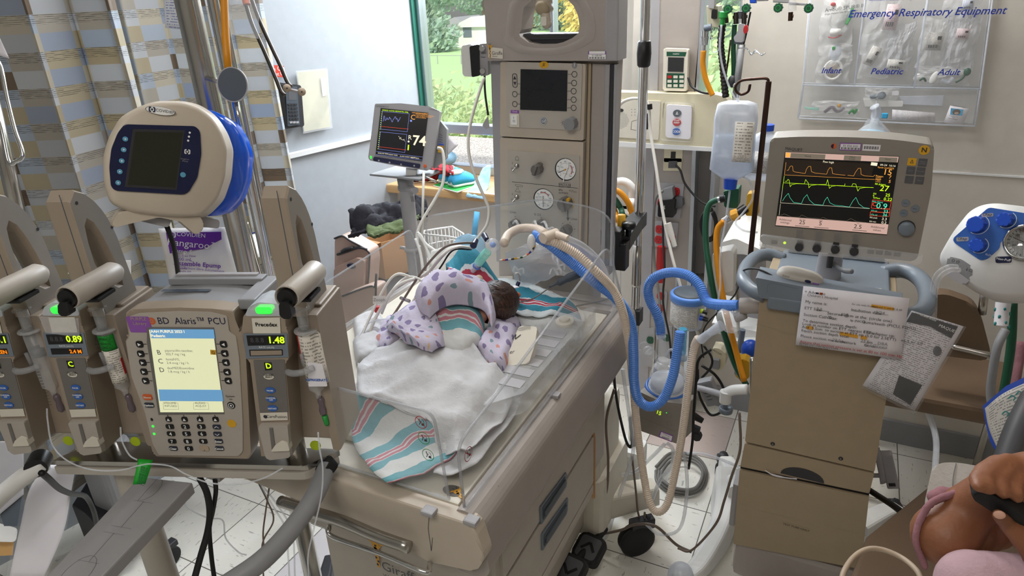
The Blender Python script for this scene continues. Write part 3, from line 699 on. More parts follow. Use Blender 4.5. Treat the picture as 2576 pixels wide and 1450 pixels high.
b=MB(FC);g=G(1425,510);knob(b,g[0],g[1],.0125,.018,.026,'pump_dark',100);b.m('yellow').prism(circ(*G(1437,497),.0045),.03,.042,.001);b.line([(g[0]+.022*math.cos(R_(k)),g[1]+.022*math.sin(R_(k))) for k in range(-50,40,8)],.0015,w);obj('knob',b,cm,label='large dark knob with a yellow pointer')
for x,y,r in ((1363,566,.0155),(1428,577,.0145),(1298,563,.0145)):b=MB(FC);g=G(x,y);knob(b,g[0],g[1],.0125,r,.024,'pump_dark',120);obj('knob',b,cm)
b=MB(FC).m('charcoal')
def bx(x0,y0,x1,y1,wd=.0006):q=[G(x0,y0),G(x1,y0),G(x1,y1),G(x0,y1),G(x0,y0)];b.line(q,wd,w)
b.line([G(1288,458),G(1453,474)],.001,w);bx(1406,461,1434,471);b.text('VACUUM',*G(1420,466),.0085,w,'CENTER');b.text('I',*G(1288,411),.008,w,'CENTER');b.text('O',*G(1288,425),.008,w,'CENTER');b.text('I',*G(1288,489),.008,w,'CENTER');b.text('O',*G(1288,503),.008,w,'CENTER')
b.text('kPa',*G(1405,478),.008,w);b.text('(cmH2O)',*G(1405,485),.007,w);b.text('>',*G(1431,480),.008,w);b.text('5 kPa\n50 cmH2O',*G(1436,481),.0035,w);bx(1396,504,1412,512);b.text('PIP',*G(1404,508),.0065,w,'CENTER');b.text('L/min',*G(1283,534),.0085,w);b.text('% O2',*G(1343,540),.0095,w);b.text('L/min',*G(1435,551),.0085,w)
b.prism(circ(*G(1390,504),.0016),.0125,w);b.line([G(1301,393),G(1296,396),G(1296,403),G(1304,404),G(1304,396),G(1299,394)],.0006,w);b.line([G(1296,464),G(1296,468),G(1314,471),G(1314,467),G(1296,464)],.0006,w);b.line([G(1301,469),G(1300,476),G(1295,482),G(1309,484),G(1303,477),G(1304,470)],.0006,w)
for cx_,cy_2,n_ in ((1363,566,9),(1428,577,14),(1298,563,9)):
    g=G(cx_,cy_2)
    for k in range(n_):a_=R_(200-k*(280/(n_-1)));b.plate(circ(g[0]+.0205*math.cos(a_),g[1]+.0205*math.sin(a_),.0013 if k % 3==0 else .0007,n=8),w)
b.m('grey_dark').bar(*G(1428,530),*G(1428,549),.003,w);b.plate([G(1424,548),G(1433,548),G(1428.5,557)],w)
obj('panel_marking',b,cm)
b=MB(FC).m('offwhite').plate(P([(1229,118),(1265,122),(1265,148),(1229,145)],.021),.0215);g=FC.uv(1233,128,.022);giraffe(b,g[0],g[1],.036,.022);b.m('grey_dark').text('Giraffe',g[0]+.004,g[1]-.006,.0125,.0222,sx=.9);b.text('Warmer',g[0]+.005,g[1]-.0135,.0045,.0222);obj('maker_plate',b,WT)
b=MB(FC).m('purple_lbl').plate(P([(1480,129),(1525,129),(1525,149),(1480,149)],.021),.0225);g=FC.uv(1502,139,.0225);b.m('bright').plate(rr(g[0]-.020,g[1]+.003,g[0]+.02,g[1]+.009,.001),.0228).plate(rr(g[0]-.022,g[1]-.009,g[0]+.022,g[1]+.002,.001),.0228);b.m('charcoal').text('01 038 042',g[0],g[1]-.001,.0055,.0232,'CENTER');barcode(b,g[0],g[1]-.006,.038,.004,.0232);obj('asset_label',b,WT)
# bed frame -------------------------------------------------------
Xr,Yf,Zt=-.49,.735,.92
cs=rnd([(-.508,.925),(-.480,.925),(-.458,.90),(-.450,.80),(-.466,.782),(-.52,.782)],.012,3)
b=MB().m('rail_beige').loft([[(x,y,z) for x,z in cs] for y in (.745,.9,1.2,1.5,1.63)],False);obj('side_rail',b,WT)
b=MB().m('rail_beige').loft([[(-1.62-x,y,z) for x,z in cs] for y in (.745,.9,1.2,1.5,1.63)],False);obj('side_rail',b,WT)
FB=Fr((-.8,.735,.85));fp=[(-.36,.07),(.338,.07)]+FB.P([(1219,1408),(1197,1440),(1076,1413),(988,1362),(911,1323),(860,1303)],.01)+[(-.36,.0)]
b=MB(FB).m('beige').prism(rnd(fp,[.01,.02,.012,.01,.01,.01,.01,.01,.01],3),-.02,.01,.006,seg=3);obj('front_rail',b,WT)  # lighter beige than the side rails: warm front light put into the colour
obj('rear_rail',MB().m('rail_beige').box(-1.13,-.5,1.56,1.64,.79,.925,.01),WT)
b=MB(FB).m('grey_dark');g=FB.uv(1080,1330,.011);b.line([(g[0]+.004,.069),(g[0]-.003,.03),(g[0]-.002,-.02),(g[0]+.004,g[1]-.02)],.0012,.0106);obj('panel_seam',b,WT)
b=MB().m('beige_dark').box(-1.115,-.505,.755,1.57,.86,.905);b.m('offwhite');b.box(-1.108,-.515,.765,1.56,.905,.914,.004);obj('deck',b,WT)
b=MB();b.m('offwhite');r0=rr(-1.06,.835,-.545,1.56,.13,10);r1=rr(-1.05,.845,-.555,1.55,.12,10);r2=rr(-1.03,.865,-.575,1.53,.1,10)
for A,B_,za,zb in ((r0,r0,.915,.93),(r0,r1,.93,.936),(r1,r2,.936,.93)):b.add([(p[0],p[1],za) for p in A]+[(p[0],p[1],zb) for p in B_],[(i,(i+1) % len(A),len(A)+(i+1) % len(A),len(A)+i) for i in range(len(A))],True)
b.add([(p[0],p[1],.93) for p in r2],[list(range(len(r2)))]);obj('mattress_tray',b,WT)
b=MB(flat((0,0,.9145),(.35,.93,0),(-1,0,0))) if 0 else None
FDk=flat(W(1190,1243,z=.9155),(.52,.85,0),(-.85,.52,0));b=MB(FDk);giraffe(b,-.02,.008,.05,.0005);b.m('grey_dark').text('Giraffe',-.012,-.003,.022,.0006);obj('deck_logo',b,WT)
b=MB().m('pump_dark');g=W(1140,1235,z=.915);b.prism(circ(g.x,g.y,.020,.013),.9145,.9155);obj('drain_recess',b,WT)
b=MB().m('cool_grey')
for p in (W(1186,1306,z=.93),W(1079,1283,z=.93),W(1395,990,z=.93)):obj('panel_hinge',MB().m('cool_grey').box(p.x-.012,p.x+.012,p.y-.010,p.y+.010,.922,.931,.003),WT)
obj('panel_hinge',MB().m('cool_grey').box(-1.10,-1.07,.76,.79,.92,.936,.004),WT)
# mattress
b=MB().m('offwhite').prism(rr(-1.02,.885,-.60,1.5,.05,6),.932,.985,.015,seg=3);obj('mattress',b,WT)
# clear panels
def panel(frame,pts,nm='side_panel',lab=None):
    b=MB(frame).m('clear');b.prism(pts,-.003,.003);b.m('clear_smoke');q=[(p[0],p[1],0) for p in pts];
    b.tube(q+[q[0]],.0028,6,0);return obj(nm,b,WT,label=lab)
FR=Fr((Xr,1.2,.92),90);pr=FR.P([(1150,1120),(1274,960),(1467,700),(1530,612)]);pz=[(-.455,.012)]+[(.41,.012)]+pr[::-1]
pr=rnd(pz,[.003,.01,.06,0,0,.03],5);SP=panel(FR,pr)
FP=Fr((-.8,.752,.92));fr=FP.P([(1090,1040),(905,985)]);fq=[(fr[0][0]-.31*0,fr[0][1])];px1=FP.uv(1133,1283)
panel(FP,rnd([(-.31,.012),(px1[0],.012),fr[0],(-.31,fr[0][1]+.003)],[.002,.003,.02,.02],5),'front_panel')
FL=Fr((-1.12,1.2,.92),90);panel(FL,rnd([(-.43,.012),(.36,.012),(.36,.17),(-.43,.135)],[.003,.003,.03,.02],5))
b=MB().m('clear');
# curved clear hood piece at the head end
FH=Fr((-.8,1.59,.92));panel(FH,rnd([(-.29,.01),(.29,.01),(.29,.27),(.1,.29),(-.29,.2)],[.003,.003,.07,.05,.04],6),'head_panel')
# pictogram stickers on the clear panels
def nosign(frame,px,py,col,r,rx=.6,slash=True):
    g=frame.uv(px,py,.004);b=MB(frame).m(col).ring(g[0],g[1],r,r*.1,.0042,24,r*1.05)
    if slash:b.bar(g[0]-r*.68,g[1]+r*.68,g[0]+r*.68,g[1]-r*.68,r*.1,.0044)
    b.m('charcoal');k=r;b.plate(circ(g[0]-.25*k,g[1]+.45*k,.11*k,n=8),.0043);b.line([(g[0]-.25*k,g[1]+.35*k),(g[0]-.1*k,g[1]-.05*k),(g[0]-.3*k,g[1]-.45*k)],.12*k,.0043);b.line([(g[0]-.2*k,g[1]+.2*k),(g[0]+.15*k,g[1]+.1*k)],.1*k,.0043)
    b.plate([(g[0]+.05*k,g[1]-.5*k),(g[0]+.55*k,g[1]-.5*k),(g[0]+.5*k,g[1]-.1*k),(g[0]+.1*k,g[1]-.1*k)],.0043);b.line([(g[0]+.5*k,g[1]-.1*k),(g[0]+.5*k,g[1]+.35*k),(g[0]+.2*k,g[1]+.5*k)],.08*k,.0043)
    obj('warning_sticker',b,WT)
nosign(FP,1059,1063,'red',.0115);nosign(FP,1066,1103,'green',.0115,slash=False);nosign(FP,1077,1145,'green',.0115,slash=False);nosign(FR,1178,1143,'red',.0125)
# cabinet under the bed
b=MB().m('beige_panel').box(-.86,-.478,.80,1.37,.50,.80,.012).box(-1.10,-.5,.95,1.5,.5,.86);b.box(-1.0,-.58,1.25,1.70,.14,.5,.03);cb=obj('cabinet',b,WT)
FS=Fr((-.478,1.1,.6),90)
def drawer(z0,z1,hp):
    b=MB(FS).m('beige_panel').prism(rr(-.27,z0,.235,z1,.004),0,.006,.002);d=obj('drawer',b,cb)
    if hp:
        q=FS.P(hp,.006);b=MB(FS).m('grey_blue').prism(rnd(q,.006),.004,.009,.002);b.m('slot').prism(rnd([(p[0]*.86+sum(a[0] for a in q)/len(q)*.14,p[1]*.7+sum(a[1] for a in q)/len(q)*.3) for p in q],.005),.007,.0102,.001);b.m('slot').prism(rnd([(p[0]*.8+sum(a[0] for a in q)/len(q)*.2,p[1]*.3+sum(a[1] for a in q)/len(q)*.7) for p in q],.002),.009,.013,.001);obj('handle',b,WT)
v1=FS.uv(1280,1445,.006);v2=FS.uv(1470,1178,.006);drawer(.0+v1[1]+.006,.168,[(1356,1276),(1423,1187),(1424,1222),(1358,1322)]);drawer(max(v1[1]-.15,-.098),v1[1]-.004,[(1360,1344),(1427,1250),(1425,1290),(1361,1388)]);drawer(-.098,v1[1]-.156,None) if v1[1]-.156>-.09 else None
b=MB(FS).m('black').bar(-.275,v1[1]+.001,.24,v1[1]+.001,.007,.0015);obj('drawer_gap',b,cb)
b=MB(FS).m('cardboard').prism([(.238,-.12),(.244,-.12),(.244,.07),(.238,.09)],0,.008);obj('side_trim',b,cb)
# front drawer with maker's name, chrome push handle
FF=Fr((-.8,.80,.6));b=MB(FF).m('beige_panel');b.prism(rnd([(-.055,-.10),(.31,-.10),(.31,.20),(-.055,.20)],.02),0,.025,.01);d=obj('front_drawer',b,cb)
b=MB(FF);g=FF.uv(948,1398,.032);giraffe(b,g[0],g[1]+.004,.075,.0305);g=FF.uv(958,1424,.032);b.m('grey_dark').text('Giraffe',g[0],g[1],.034,.0308);g=FF.uv(962,1446,.032);b.text('Warmer',g[0],g[1]-.003,.014,.0308);obj('maker_name',b,d) if 0 else obj('maker_name',b,WT)
b=MB().m('steel');b.tube(Ws([(705,1262),(790,1290),(860,1312),(950,1350),(1030,1378)],y=.70),.011,12,5);b.m('chrome');b.tube([W(835,1312,y=.75),W(828,1330,y=.70),W(838,1352,y=.69),W(960,1395,y=.69),W(1068,1440,y=.69),W(1080,1425,y=.71),W(1085,1405,y=.76)],.0045,10,5);obj('push_handle',b,WT)
# base, legs, pedals, casters
b=MB().m('offwhite')
def leg_(p0,p1,w0,w1,h0,h1):
    p0,p1=Vector(p0),Vector(p1);d=(p1-p0).normalized();n_=Vector((-d.y,d.x,0));Rg=[]
    for f in (0,.3,.7,1):
        c=p0.lerp(p1,f);wd=w0+(w1-w0)*f;hh=h0+(h1-h0)*f;Rg.append([c+n_*a+Vector((0,0,z)) for a,z in rnd([(-wd,-hh),(wd,-hh),(wd*.8,hh),(-wd*.8,hh)],wd*.3,3)])
    b.loft(Rg,False)
leg_((-.62,1.62,.17),(-.42,1.80,.16),.05,.04,.05,.035);leg_((-.9,1.62,.17),(-1.14,1.80,.16),.05,.04,.05,.035);leg_((-.66,1.5,.15),(-.62,.82,.13),.05,.035,.05,.03);leg_((-1.0,1.5,.15),(-1.05,.82,.13),.05,.035,.05,.03)
b.prism(rr(-.94,1.55,-.52,1.85,.05),.13,.34,.03);b.box(-.92,-.54,1.56,1.80,.3,.55,.03);obj('base',b,WT)
def caster(x,y,r,par,h,yaw=30,wm='rubber',w_=.016):
    c=Fr((x,y,r),yaw);b=MB(c).m(wm)
    for s_ in (-1,1):b.lathe([(r*.55,-w_*.5),(r*.9,-w_*.5),(r,-w_*.3),(r,w_*.3),(r*.9,w_*.5),(r*.55,w_*.5)],(s_*w_*.62,0,0),(1,0,0),28);b.m('grey_dark').lathe([(.001,-w_*.42),(r*.56,-w_*.42),(r*.56,w_*.42),(.001,w_*.42)],(s_*w_*.62,0,0),(1,0,0),20);b.m(wm)
    b.m('charcoal');b.tube([(0,0,0),(0,r*.6,-r*.5),(0,r*1.2,-r*.6),(0,h-r,-r*.5)],[w_*.35,w_*.5,w_*.9,w_*.8],8,4);b.prism(rr(-w_,r*.7,w_,r*1.35,.006),-r*.95,r*.35,.004)
    return obj('caster',b,par)
caster(-.44,1.665,.060,WT,.138,-48);caster(-1.13,1.74,.058,WT,.135,10);caster(-.53,.80,.058,WT,.11,0);caster(-1.05,.80,.058,WT,.11,0)
for px,py,up_ in ((1480,1378,1),(1432,1432,0)):
    c=W(px,py,z=.14);f=flat(c,(math.cos(R_(-8)),math.sin(R_(-8)),0),(-math.sin(R_(-8)),math.cos(R_(-8)),.35));b=MB(f).m('rubber').prism(rr(-.044,-.046,.044,.046,.02),-.03,.0,.008);b.m('grey_dark').plate(rr(-.034,-.036,.034,.036,.014),.0006)
    b.m('black');k=1 if up_ else -1;b.line([(-.022,-.010*k),(0,.016*k),(.022,-.010*k)],.009,.0012);b.m('rubber').cyl((0,.02,-.02),(0,.10,-.05),.012);obj('foot_pedal',b,WT)
# monitor interface box clipped to the column's left side
t=thing('interface_module','white and black patient interface box on the left flank of the warmer column','medical module',(-.95,1.66,1.5))
FM=Fr((-.93,1.63,1.5),14);Q=FM.P
b=MB(FM).m('white').prism(rnd(Q([(1159,116),(1186,110),(1194,194),(1164,192)]),.006),-.075,0,.005);b.m('white').text('IntelliVue',*FM.uv(1166,152),.008,.001,'CENTER',92);obj('body',b,t)
b=MB(FM).m('black').prism(rnd(Q([(1182,116),(1206,111),(1208,190),(1188,194)]),.004),-.08,.006,.004);obj('front_cover',b,t)
b=MB(FM).m('cool_grey').prism(rnd(Q([(1206,111),(1226,109),(1228,190),(1208,192)]),.003),-.07,.0,.003);b.m('charcoal').text('CO2',*FM.uv(1211,134),.006,.001).text('Temp',*FM.uv(1210,144),.005,.001);obj('connector_side',b,t)
b=MB(FM).m('chrome').cyl((*FM.uv(1216,121),0),(*FM.uv(1216,121),.018),.007);b.cyl((*FM.uv(1216,178),0),(*FM.uv(1216,178),.012),.007);obj('socket',b,t)
# ================================================================ bedding, baby and breathing circuit
def gs(x,y,cx_,cy_2,sx,sy,h):return h*math.exp(-((x-cx_)/sx)**2-((y-cy_2)/sy)**2)
def hb(x,y):
    z=.990
    ed=min(x+1.03,-.585-x,y-.875,1.53-y)
    if ed<.0:z=max(.942,z+ed*1.1)
    z+=max(gs(x,y,-.76,1.13,.085,.13,.085),gs(x,y,-.83,1.28,.075,.09,.115),gs(x,y,-.72,.99,.09,.07,.045),gs(x,y,-.81,1.345,.085,.06,.15))
    z+=gs(x,y,-.86,1.21,.05,.06,.02)
    return z
def onto(px,py,off):
    z=1.0+off
    for _ in range(6):q=W(px,py,z=z);z=.5*z+.5*(hb(q.x,q.y)+off)
    return Vector((q.x,q.y,0))
def drape(mb,rows,off,zref=1.03,amp=.006,sc=16,seed=0,su=.5,sv=.5,ku=7,kv=7,th=.002,fold=None):
    G=grid([[onto(p[0],p[1],off) for p in r] for r in rows],ku,kv);nr,nc=len(G),len(G[0]);O=[]
    for i,r in enumerate(G):
        o=[]
        for j,p in enumerate(r):
            n_=noise.fractal(Vector((p.x*sc+seed,p.y*sc*.7,seed*.3)),.9,2,4);f2=1-abs(noise.noise(Vector((p.x*sc*.5+seed*2,p.y*sc*.9-p.x*sc*.4,1.7)))*2)
            o.append(Vector((p.x,p.y,hb(p.x,p.y)+off+p.z+amp*n_+amp*.9*max(0,f2)**3)))
        O.append(o)
    return mb.sheet(O,th,su,sv)
def cloth(nm,m_,rows,off,lab,cat,grp=None,**k):b=MB().m(m_);drape(b,rows,off,**k);return obj(nm,b,label=lab,cat=cat,group=grp)
cloth('striped_blanket','striped_flannel',[[(880,1010),(905,960),(960,930),(1000,900)],[(890,1120),(960,1060),(1060,1010),(1120,960)],[(930,1180),(1040,1120),(1120,1080),(1230,1000)],[(975,1215),(1100,1175),(1200,1120),(1275,1050)]],.004,'white flannel blanket with teal and pink stripes at the foot of the bed','blanket',amp=.007,su=.42,sv=.42,zref=.97)
cloth('white_towel','cloth_white',[[(1090,1190),(1130,1195),(1200,1165)],[(1100,1120),(1180,1130),(1285,1060)],[(1180,1050),(1240,1030),(1330,960)]],.001,'crumpled white cloth edge under the striped blanket near the clear corner','towel',amp=.006,zref=.95)
cloth('white_sheet','cloth_white',[[(945,880),(1030,850),(1110,850),(1190,880),(1250,925)],[(905,925),(1000,910),(1100,915),(1200,935),(1285,970)],[(900,975),(990,975),(1090,985),(1190,1000),(1290,1005)],[(925,1005),(1010,1015),(1090,1035),(1180,1060),(1262,1060)],[(1075,1060),(1095,1075),(1110,1110),(1150,1118),(1240,1085)],[(1095,1105),(1110,1125),(1130,1145),(1160,1142),(1205,1115)]],.016,'plain white sheet drawn over the baby with a soft fold in the middle','sheet',amp=.013,sc=13,zref=1.0)
cloth('white_pad','cloth_grey',[[(1300,800),(1290,850),(1300,900)],[(1350,765),(1380,830),(1400,880)],[(1420,770),(1450,810),(1460,850)]],.004,'flat grey white absorbent pad right of the baby head','pad',amp=.003,zref=1.0)
cloth('striped_sheet','striped_dark',[[(1120,690),(1190,690),(1250,700),(1330,715),(1390,740),(1440,765)],[(1130,715),(1200,730),(1270,745),(1330,760),(1390,772),(1455,785)],[(1140,740),(1210,760),(1290,790),(1340,800),(1400,800),(1465,810)]],.008,'dark teal and red striped sheet behind the baby head','sheet',amp=.008,su=.55,sv=.17,zref=1.0)
# the infant: one body surface, hair as its part
hc=W(1250,762,z=1.05)
IN=thing('infant','sleeping infant with dark brown hair, head turned away, bundled in blankets','person',(-.78,1.2,.99))
me=bpy.data.meshes.new('b');bm0=bmesh.new()
sk_=[((-.77,1.10,1.022),.036),((-.79,1.17,1.03),.040),((-.81,1.26,1.035),.040),((hc.x-.012,hc.y-.07,1.045),.022),((-.745,1.05,1.01),.020),((-.74,1.0,1.0),.012),((-.79,1.05,1.01),.020),((-.785,1.0,1.0),.012),((-.84,1.23,1.03),.016),((-.82,1.17,1.035),.012),((-.77,1.23,1.03),.016),((-.75,1.17,1.03),.012)]
ed=[(0,1),(1,2),(2,3),(0,4),(4,5),(0,6),(6,7),(2,8),(8,9),(2,10),(10,11)]
b=MB().m('skin_baby')
for i,j in ed:pa,ra=sk_[i];pb,rb=sk_[j];b.cyl(pa,pb,ra,rb,12)
for p_,r_ in sk_:b.ell(p_,(r_,r_,r_*.9),None,12,8)
b.ell((hc.x,hc.y,hc.z),(.049,.058,.046));b.ell((hc.x+.046,hc.y-.01,hc.z-.008),(.006,.010,.013),None,10,8)
# face looks away to the far side: nose, mouth, eyes
b.ell((hc.x-.02,hc.y+.055,hc.z-.004),(.006,.008,.007),None,10,8);b.ell((hc.x-.004,hc.y+.052,hc.z+.008),(.008,.004,.003),None,10,6);b.ell((hc.x-.034,hc.y+.045,hc.z+.008),(.008,.004,.003),None,10,6);b.m('pink_case').ell((hc.x-.02,hc.y+.052,hc.z-.019),(.009,.004,.003),None,10,6)
rm=obj('body',b,IN)
rmd=rm.modifiers.new('r','REMESH');rmd.mode='VOXEL';rmd.voxel_size=.005;rmd.use_smooth_shade=True
def m_hair(n):
    m,nb,b=base(n,.45);g=nb.n('ShaderNodeTexCoord').outputs['Object'];mp=nb.n('ShaderNodeMapping');mp.inputs['Scale'].default_value=(60,420,90);mp.inputs['Rotation'].default_value=(.3,.2,.6);nb.L(g,mp.inputs[0])
    nz=nb.noise(mp.outputs[0],1.0,3);nb.L(nb.ramp(nz,[(.38,'#1c0f0a'),(.54,'#3a2217'),(.68,'#60402f')],False),b.inputs['Base Color']);bp=nb.n('ShaderNodeBump');bp.inputs['Strength'].default_value=.7;bp.inputs['Distance'].default_value=.002;nb.L(nz,bp.inputs['Height']);nb.L(bp.outputs[0],b.inputs['Normal']);return m
CUSTOM['hair_strands']=m_hair
b=MB().m('hair_strands');b.ell((hc.x,hc.y-.004,hc.z+.003),(.054,.061,.050),None,44,30,lambda v:1+.03*noise.noise(v*9) if v.y<.55 else .86)
rg=random.Random(4)
for i in range(90):
    a=rg.uniform(0,2*PI);e=rg.uniform(.1,1.3);d=Vector((math.cos(a)*math.cos(e),math.sin(a)*math.cos(e)*.9-.1,math.sin(e)));s0=Vector((hc.x+d.x*.054,hc.y-.004+d.y*.061,hc.z+.003+d.z*.050));tg=d.cross(Vector((.3,.2,1))).normalized()
    b.tube([s0,s0+tg*.010+d*.001,s0+tg*.020-d*.002],[.0008,.0007,.0002],4,2,smooth=False)
obj('hair',b,IN)
b=MB().m('mask_beige');p=W(1205,708,z=1.11);b.lathe([(.001,0),(.010,0),(.011,.003),(.011,.011),(.009,.013),(.001,.013)],p,(.2,-.5,.6),18);obj('skin_sensor',b,label='small taupe round sensor resting at the hairline',cat='sensor')
# swaddling pieces on top
def puff(nm,m_,px,th0,lab,cat,su=.3,sv=.3,base_off=.01,zref=1.05,seed=1,amp=.005,grp=None,lift=0):   # padded cloth shape from a centre line of rows
    G=grid([[onto(p[0],p[1],base_off+th0*.6+lift*.7) for p in r] for r in px],8,8);nr,nc=len(G),len(G[0]);T_,B_=[],[]
    for i,r in enumerate(G):
        t_,u_=[],[]
        for j,p in enumerate(r):
            u,v=j/(nc-1)*2-1,i/(nr-1)*2-1;e=max(0,(1-u**4)*(1-v**4))**.5;z=hb(p.x,p.y)+base_off;n_=amp*noise.fractal(Vector((p.x*22+seed,p.y*22,seed)),.8,2,3)+amp*.8*max(0,1-abs(noise.noise(Vector((p.x*14+seed,p.y*20,3)))*3))
            t_.append(Vector((p.x,p.y,z+lift*e+th0*e+n_*(.3+e))));u_.append(Vector((p.x,p.y,z-.002+lift*e*.9)))
        T_.append(t_);B_.append(u_)
    vs=[q for r in T_ for q in r]+[q for r in B_ for q in r];o=nr*nc;uv=[(j/(nc-1)*su,i/(nr-1)*sv) for i in range(nr) for j in range(nc)]*2;fs=[]
    for i in range(nr-1):
        for j in range(nc-1):a=i*nc+j;fs+=[(a,a+1,a+nc+1,a+nc),(o+a,o+a+nc,o+a+nc+1,o+a+1)]
    for i in range(nr-1):a=i*nc;fs+=[(a,a+nc,o+a+nc,o+a)];a+=nc-1;fs+=[(a,o+a,o+a+nc,a+nc)]
    for j in range(nc-1):a=j;fs+=[(a,o+a,o+a+1,a+1)];a=(nr-1)*nc+j;fs+=[(a,a+1,o+a+1,o+a)]
    return obj(nm,MB().m(m_).add(vs,fs,True,uv),label=lab,cat=cat,group=grp)
puff('striped_swaddle','striped_flannel',[[(1095,760),(1150,752),(1200,762),(1218,800)],[(1090,795),(1140,790),(1190,800),(1218,830)],[(1100,840),(1130,835),(1180,840),(1212,850)],[(1112,868),(1140,878),(1170,878),(1196,862)]],.018,'teal and pink striped swaddle bulging between the heart print cloths','swaddle',su=.22,sv=-.2,base_off=.022,seed=4)
puff('heart_blanket','heart_flannel',[[(1078,775),(1050,750),(1040,725)],[(1105,752),(1095,722),(1080,703)],[(1165,742),(1160,712),(1140,693)],[(1215,758),(1220,728),(1195,700)],[(1236,800),(1246,772),(1238,738)]],.022,'lilac heart print blanket arching over the baby shoulder','blanket',grp='heart print flannels',su=.15,sv=.28,base_off=.058,seed=7,lift=.014)
puff('heart_blanket','heart_flannel',[[(1050,740),(1085,760),(1096,785)],[(1005,775),(1065,800),(1108,810)],[(972,805),(1035,835),(1118,840)],[(978,822),(1035,855),(1112,860)],[(1000,830),(1050,862),(1085,874)]],.018,'lilac heart print blanket corner hanging down over the white sheet','blanket',grp='heart print flannels',su=.26,sv=.26,base_off=.034,seed=9)
puff('heart_blanket','heart_flannel',[[(935,860),(960,812),(985,785)],[(958,868),(985,830),(1010,800)],[(975,872),(1000,850),(1020,830)]],.012,'heart print blanket edge showing at the left below the cables','blanket',grp='heart print flannels',su=.2,sv=.1,base_off=.006,seed=12)
puff('heart_pillow','heart_flannel',[[(1250,768),(1285,780),(1312,798)],[(1230,800),(1265,815),(1305,830)],[(1215,835),(1250,850),(1290,868)],[(1200,865),(1235,885),(1272,905)],[(1198,872),(1230,905),(1268,920)]],.030,'small lilac heart print roll propped right of the baby','pillow',grp='heart print flannels',su=.16,sv=.3,base_off=.003,seed=15)
for i,rw in enumerate(([[(885,800),(920,785),(955,780)],[(890,830),(925,815),(965,800)],[(890,850),(930,845),(960,830)]],[[(885,850),(925,835),(960,835)],[(890,880),(930,870),(955,860)],[(895,905),(930,900),(950,885)]])):
    puff('cloth_roll','cloth_white',rw,.02,('white crumpled gauze at the left clear panel','second white gauze bundle just below the first')[i],'gauze',base_off=.002,seed=20+i)
# beige block, rigid insert, labels
FBk=Fr(W(1325,870,z=1.02),12,50);b=MB(FBk).m('offwhite').prism(rnd(FBk.P([(1305,820),(1352,822),(1345,870),(1330,915),(1270,922),(1272,905),(1290,862)]),.006),-.03,0,.007,seg=3);b.m('charcoal').text('er',*FBk.uv(1287,886),.012,.0006,'CENTER',12,shear=.3)
b.m('charcoal');
for kk in range(4):b.line([FBk.uv(1296+6*kk-kk*kk*.8,842-kk*5+6*math.sin(a)) if 0 else FBk.uv(1300+a*7,830-kk*2.6+2.2*math.sin(a*1.1)) for a in range(6)],.0006,.0008)
b.line([FBk.uv(*p) for p in ((1288,855),(1298,842),(1296,854),(1310,843))],.002,.0008);obj('positioning_block',b,label='smooth off-white block with black script lying beside the heart roll',cat='block')
b=MB();q=[W(1300,960,z=.985),W(1340,870,z=.99),W(1440,860,z=.99),W(1400,930,z=.985),W(1360,1010,z=.975),W(1310,1030,z=.97)]
fI=flat(q[0],q[2]-q[0],Vector((-.3,1,.1)));b=MB().m('clear_pack');b.prism(rnd([(-.625,.98),(-.625,1.28),(-.515,1.44),(-.505,1.44),(-.505,1.02),(-.56,.95)],.01),.945,.990,.006);b.m('cool_grey')
for k_ in range(6):y_=1.03+.045*k_;b.box(-.585,-.52,y_,y_+.030,.990,.9915,.001)
b.m('offwhite').prism(circ(-.545,1.33,.022,.025),.990,.998,.003).prism(circ(-.545,1.33,.012,.014),.998,1.004,.002);obj('plastic_insert',b,WT,label='translucent moulded insert beside the mattress')
b=MB().m('film');puffz=.99
def tubez(nm,pts,r,m_,lab=None,cat='tube',n=8,grp=None,par=None,z=1.1,k=7,**kw):b=MB().m(m_);b.tube([W(p[0],p[1],z=(p[2] if len(p)>2 else z)) for p in pts],r,n,k,**kw);return obj(nm,b,par,lab,cat if par is None else None,grp)
def hosez(nm,pts,r,m_,lab,cat='hose',pitch=.0055,z=1.1):b=MB().m(m_);b.hose([W(p[0],p[1],**({'z':p[2]} if p[2]<5 else {'y':p[2]-10})) for p in pts],r,pitch);return obj(nm,b,label=lab,cat=cat)
# breathing circuit
BC=thing('breathing_circuit_elbow','beige breathing tube arching over the bed with a clear y-piece and mint connector','breathing tube',W(1240,640,z=1.2))
zt_=1.2
b=MB().m('hose_beige').tube([W(a,c,z=zt_) for a,c in ((1268,612),(1278,592),(1300,578),(1325,574),(1352,577),(1372,588))],.0105,12,6);obj('elbow_tube',b,BC)
b=MB().m('clear_pack').ell(W(1238,618,z=1.18),(.017,.017,.017));b.m('hose_blue').ell(W(1240,616,z=1.18),(.007,.007,.007));obj('y_piece',b,BC)
b=MB().m('clear_mint').hose([W(1226,634,z=1.17),W(1214,648,z=1.15),W(1204,662,z=1.13)],.0095,.006,.3);obj('mint_connector',b,BC)
b=MB().m('milky').cyl(W(1204,664,z=1.13),W(1190,682,z=1.10),.0075,.006);b.m('hose_blue').cyl(W(1196,668,z=1.12),W(1203,672,z=1.12),.008);obj('tube_adaptor',b,BC)
b=MB().m('navy').cyl(W(1197,606,z=1.18),W(1191,618,z=1.18),.0065,.008);b.cyl(W(1218,592,z=1.19),W(1225,604,z=1.19),.007,.006);obj('blue_cap',b,BC)
b=MB().m('hose_blue').cyl(W(1345,590,z=1.19),W(1362,594,z=1.19),.0115);b.m('hose_beige').cyl(W(1365,600,z=1.2),W(1400,586,z=1.2),.0125,.011).cyl(W(1400,590,z=1.2),W(1430,600,z=1.2),.009,.007);obj('swivel_connector',b,BC)
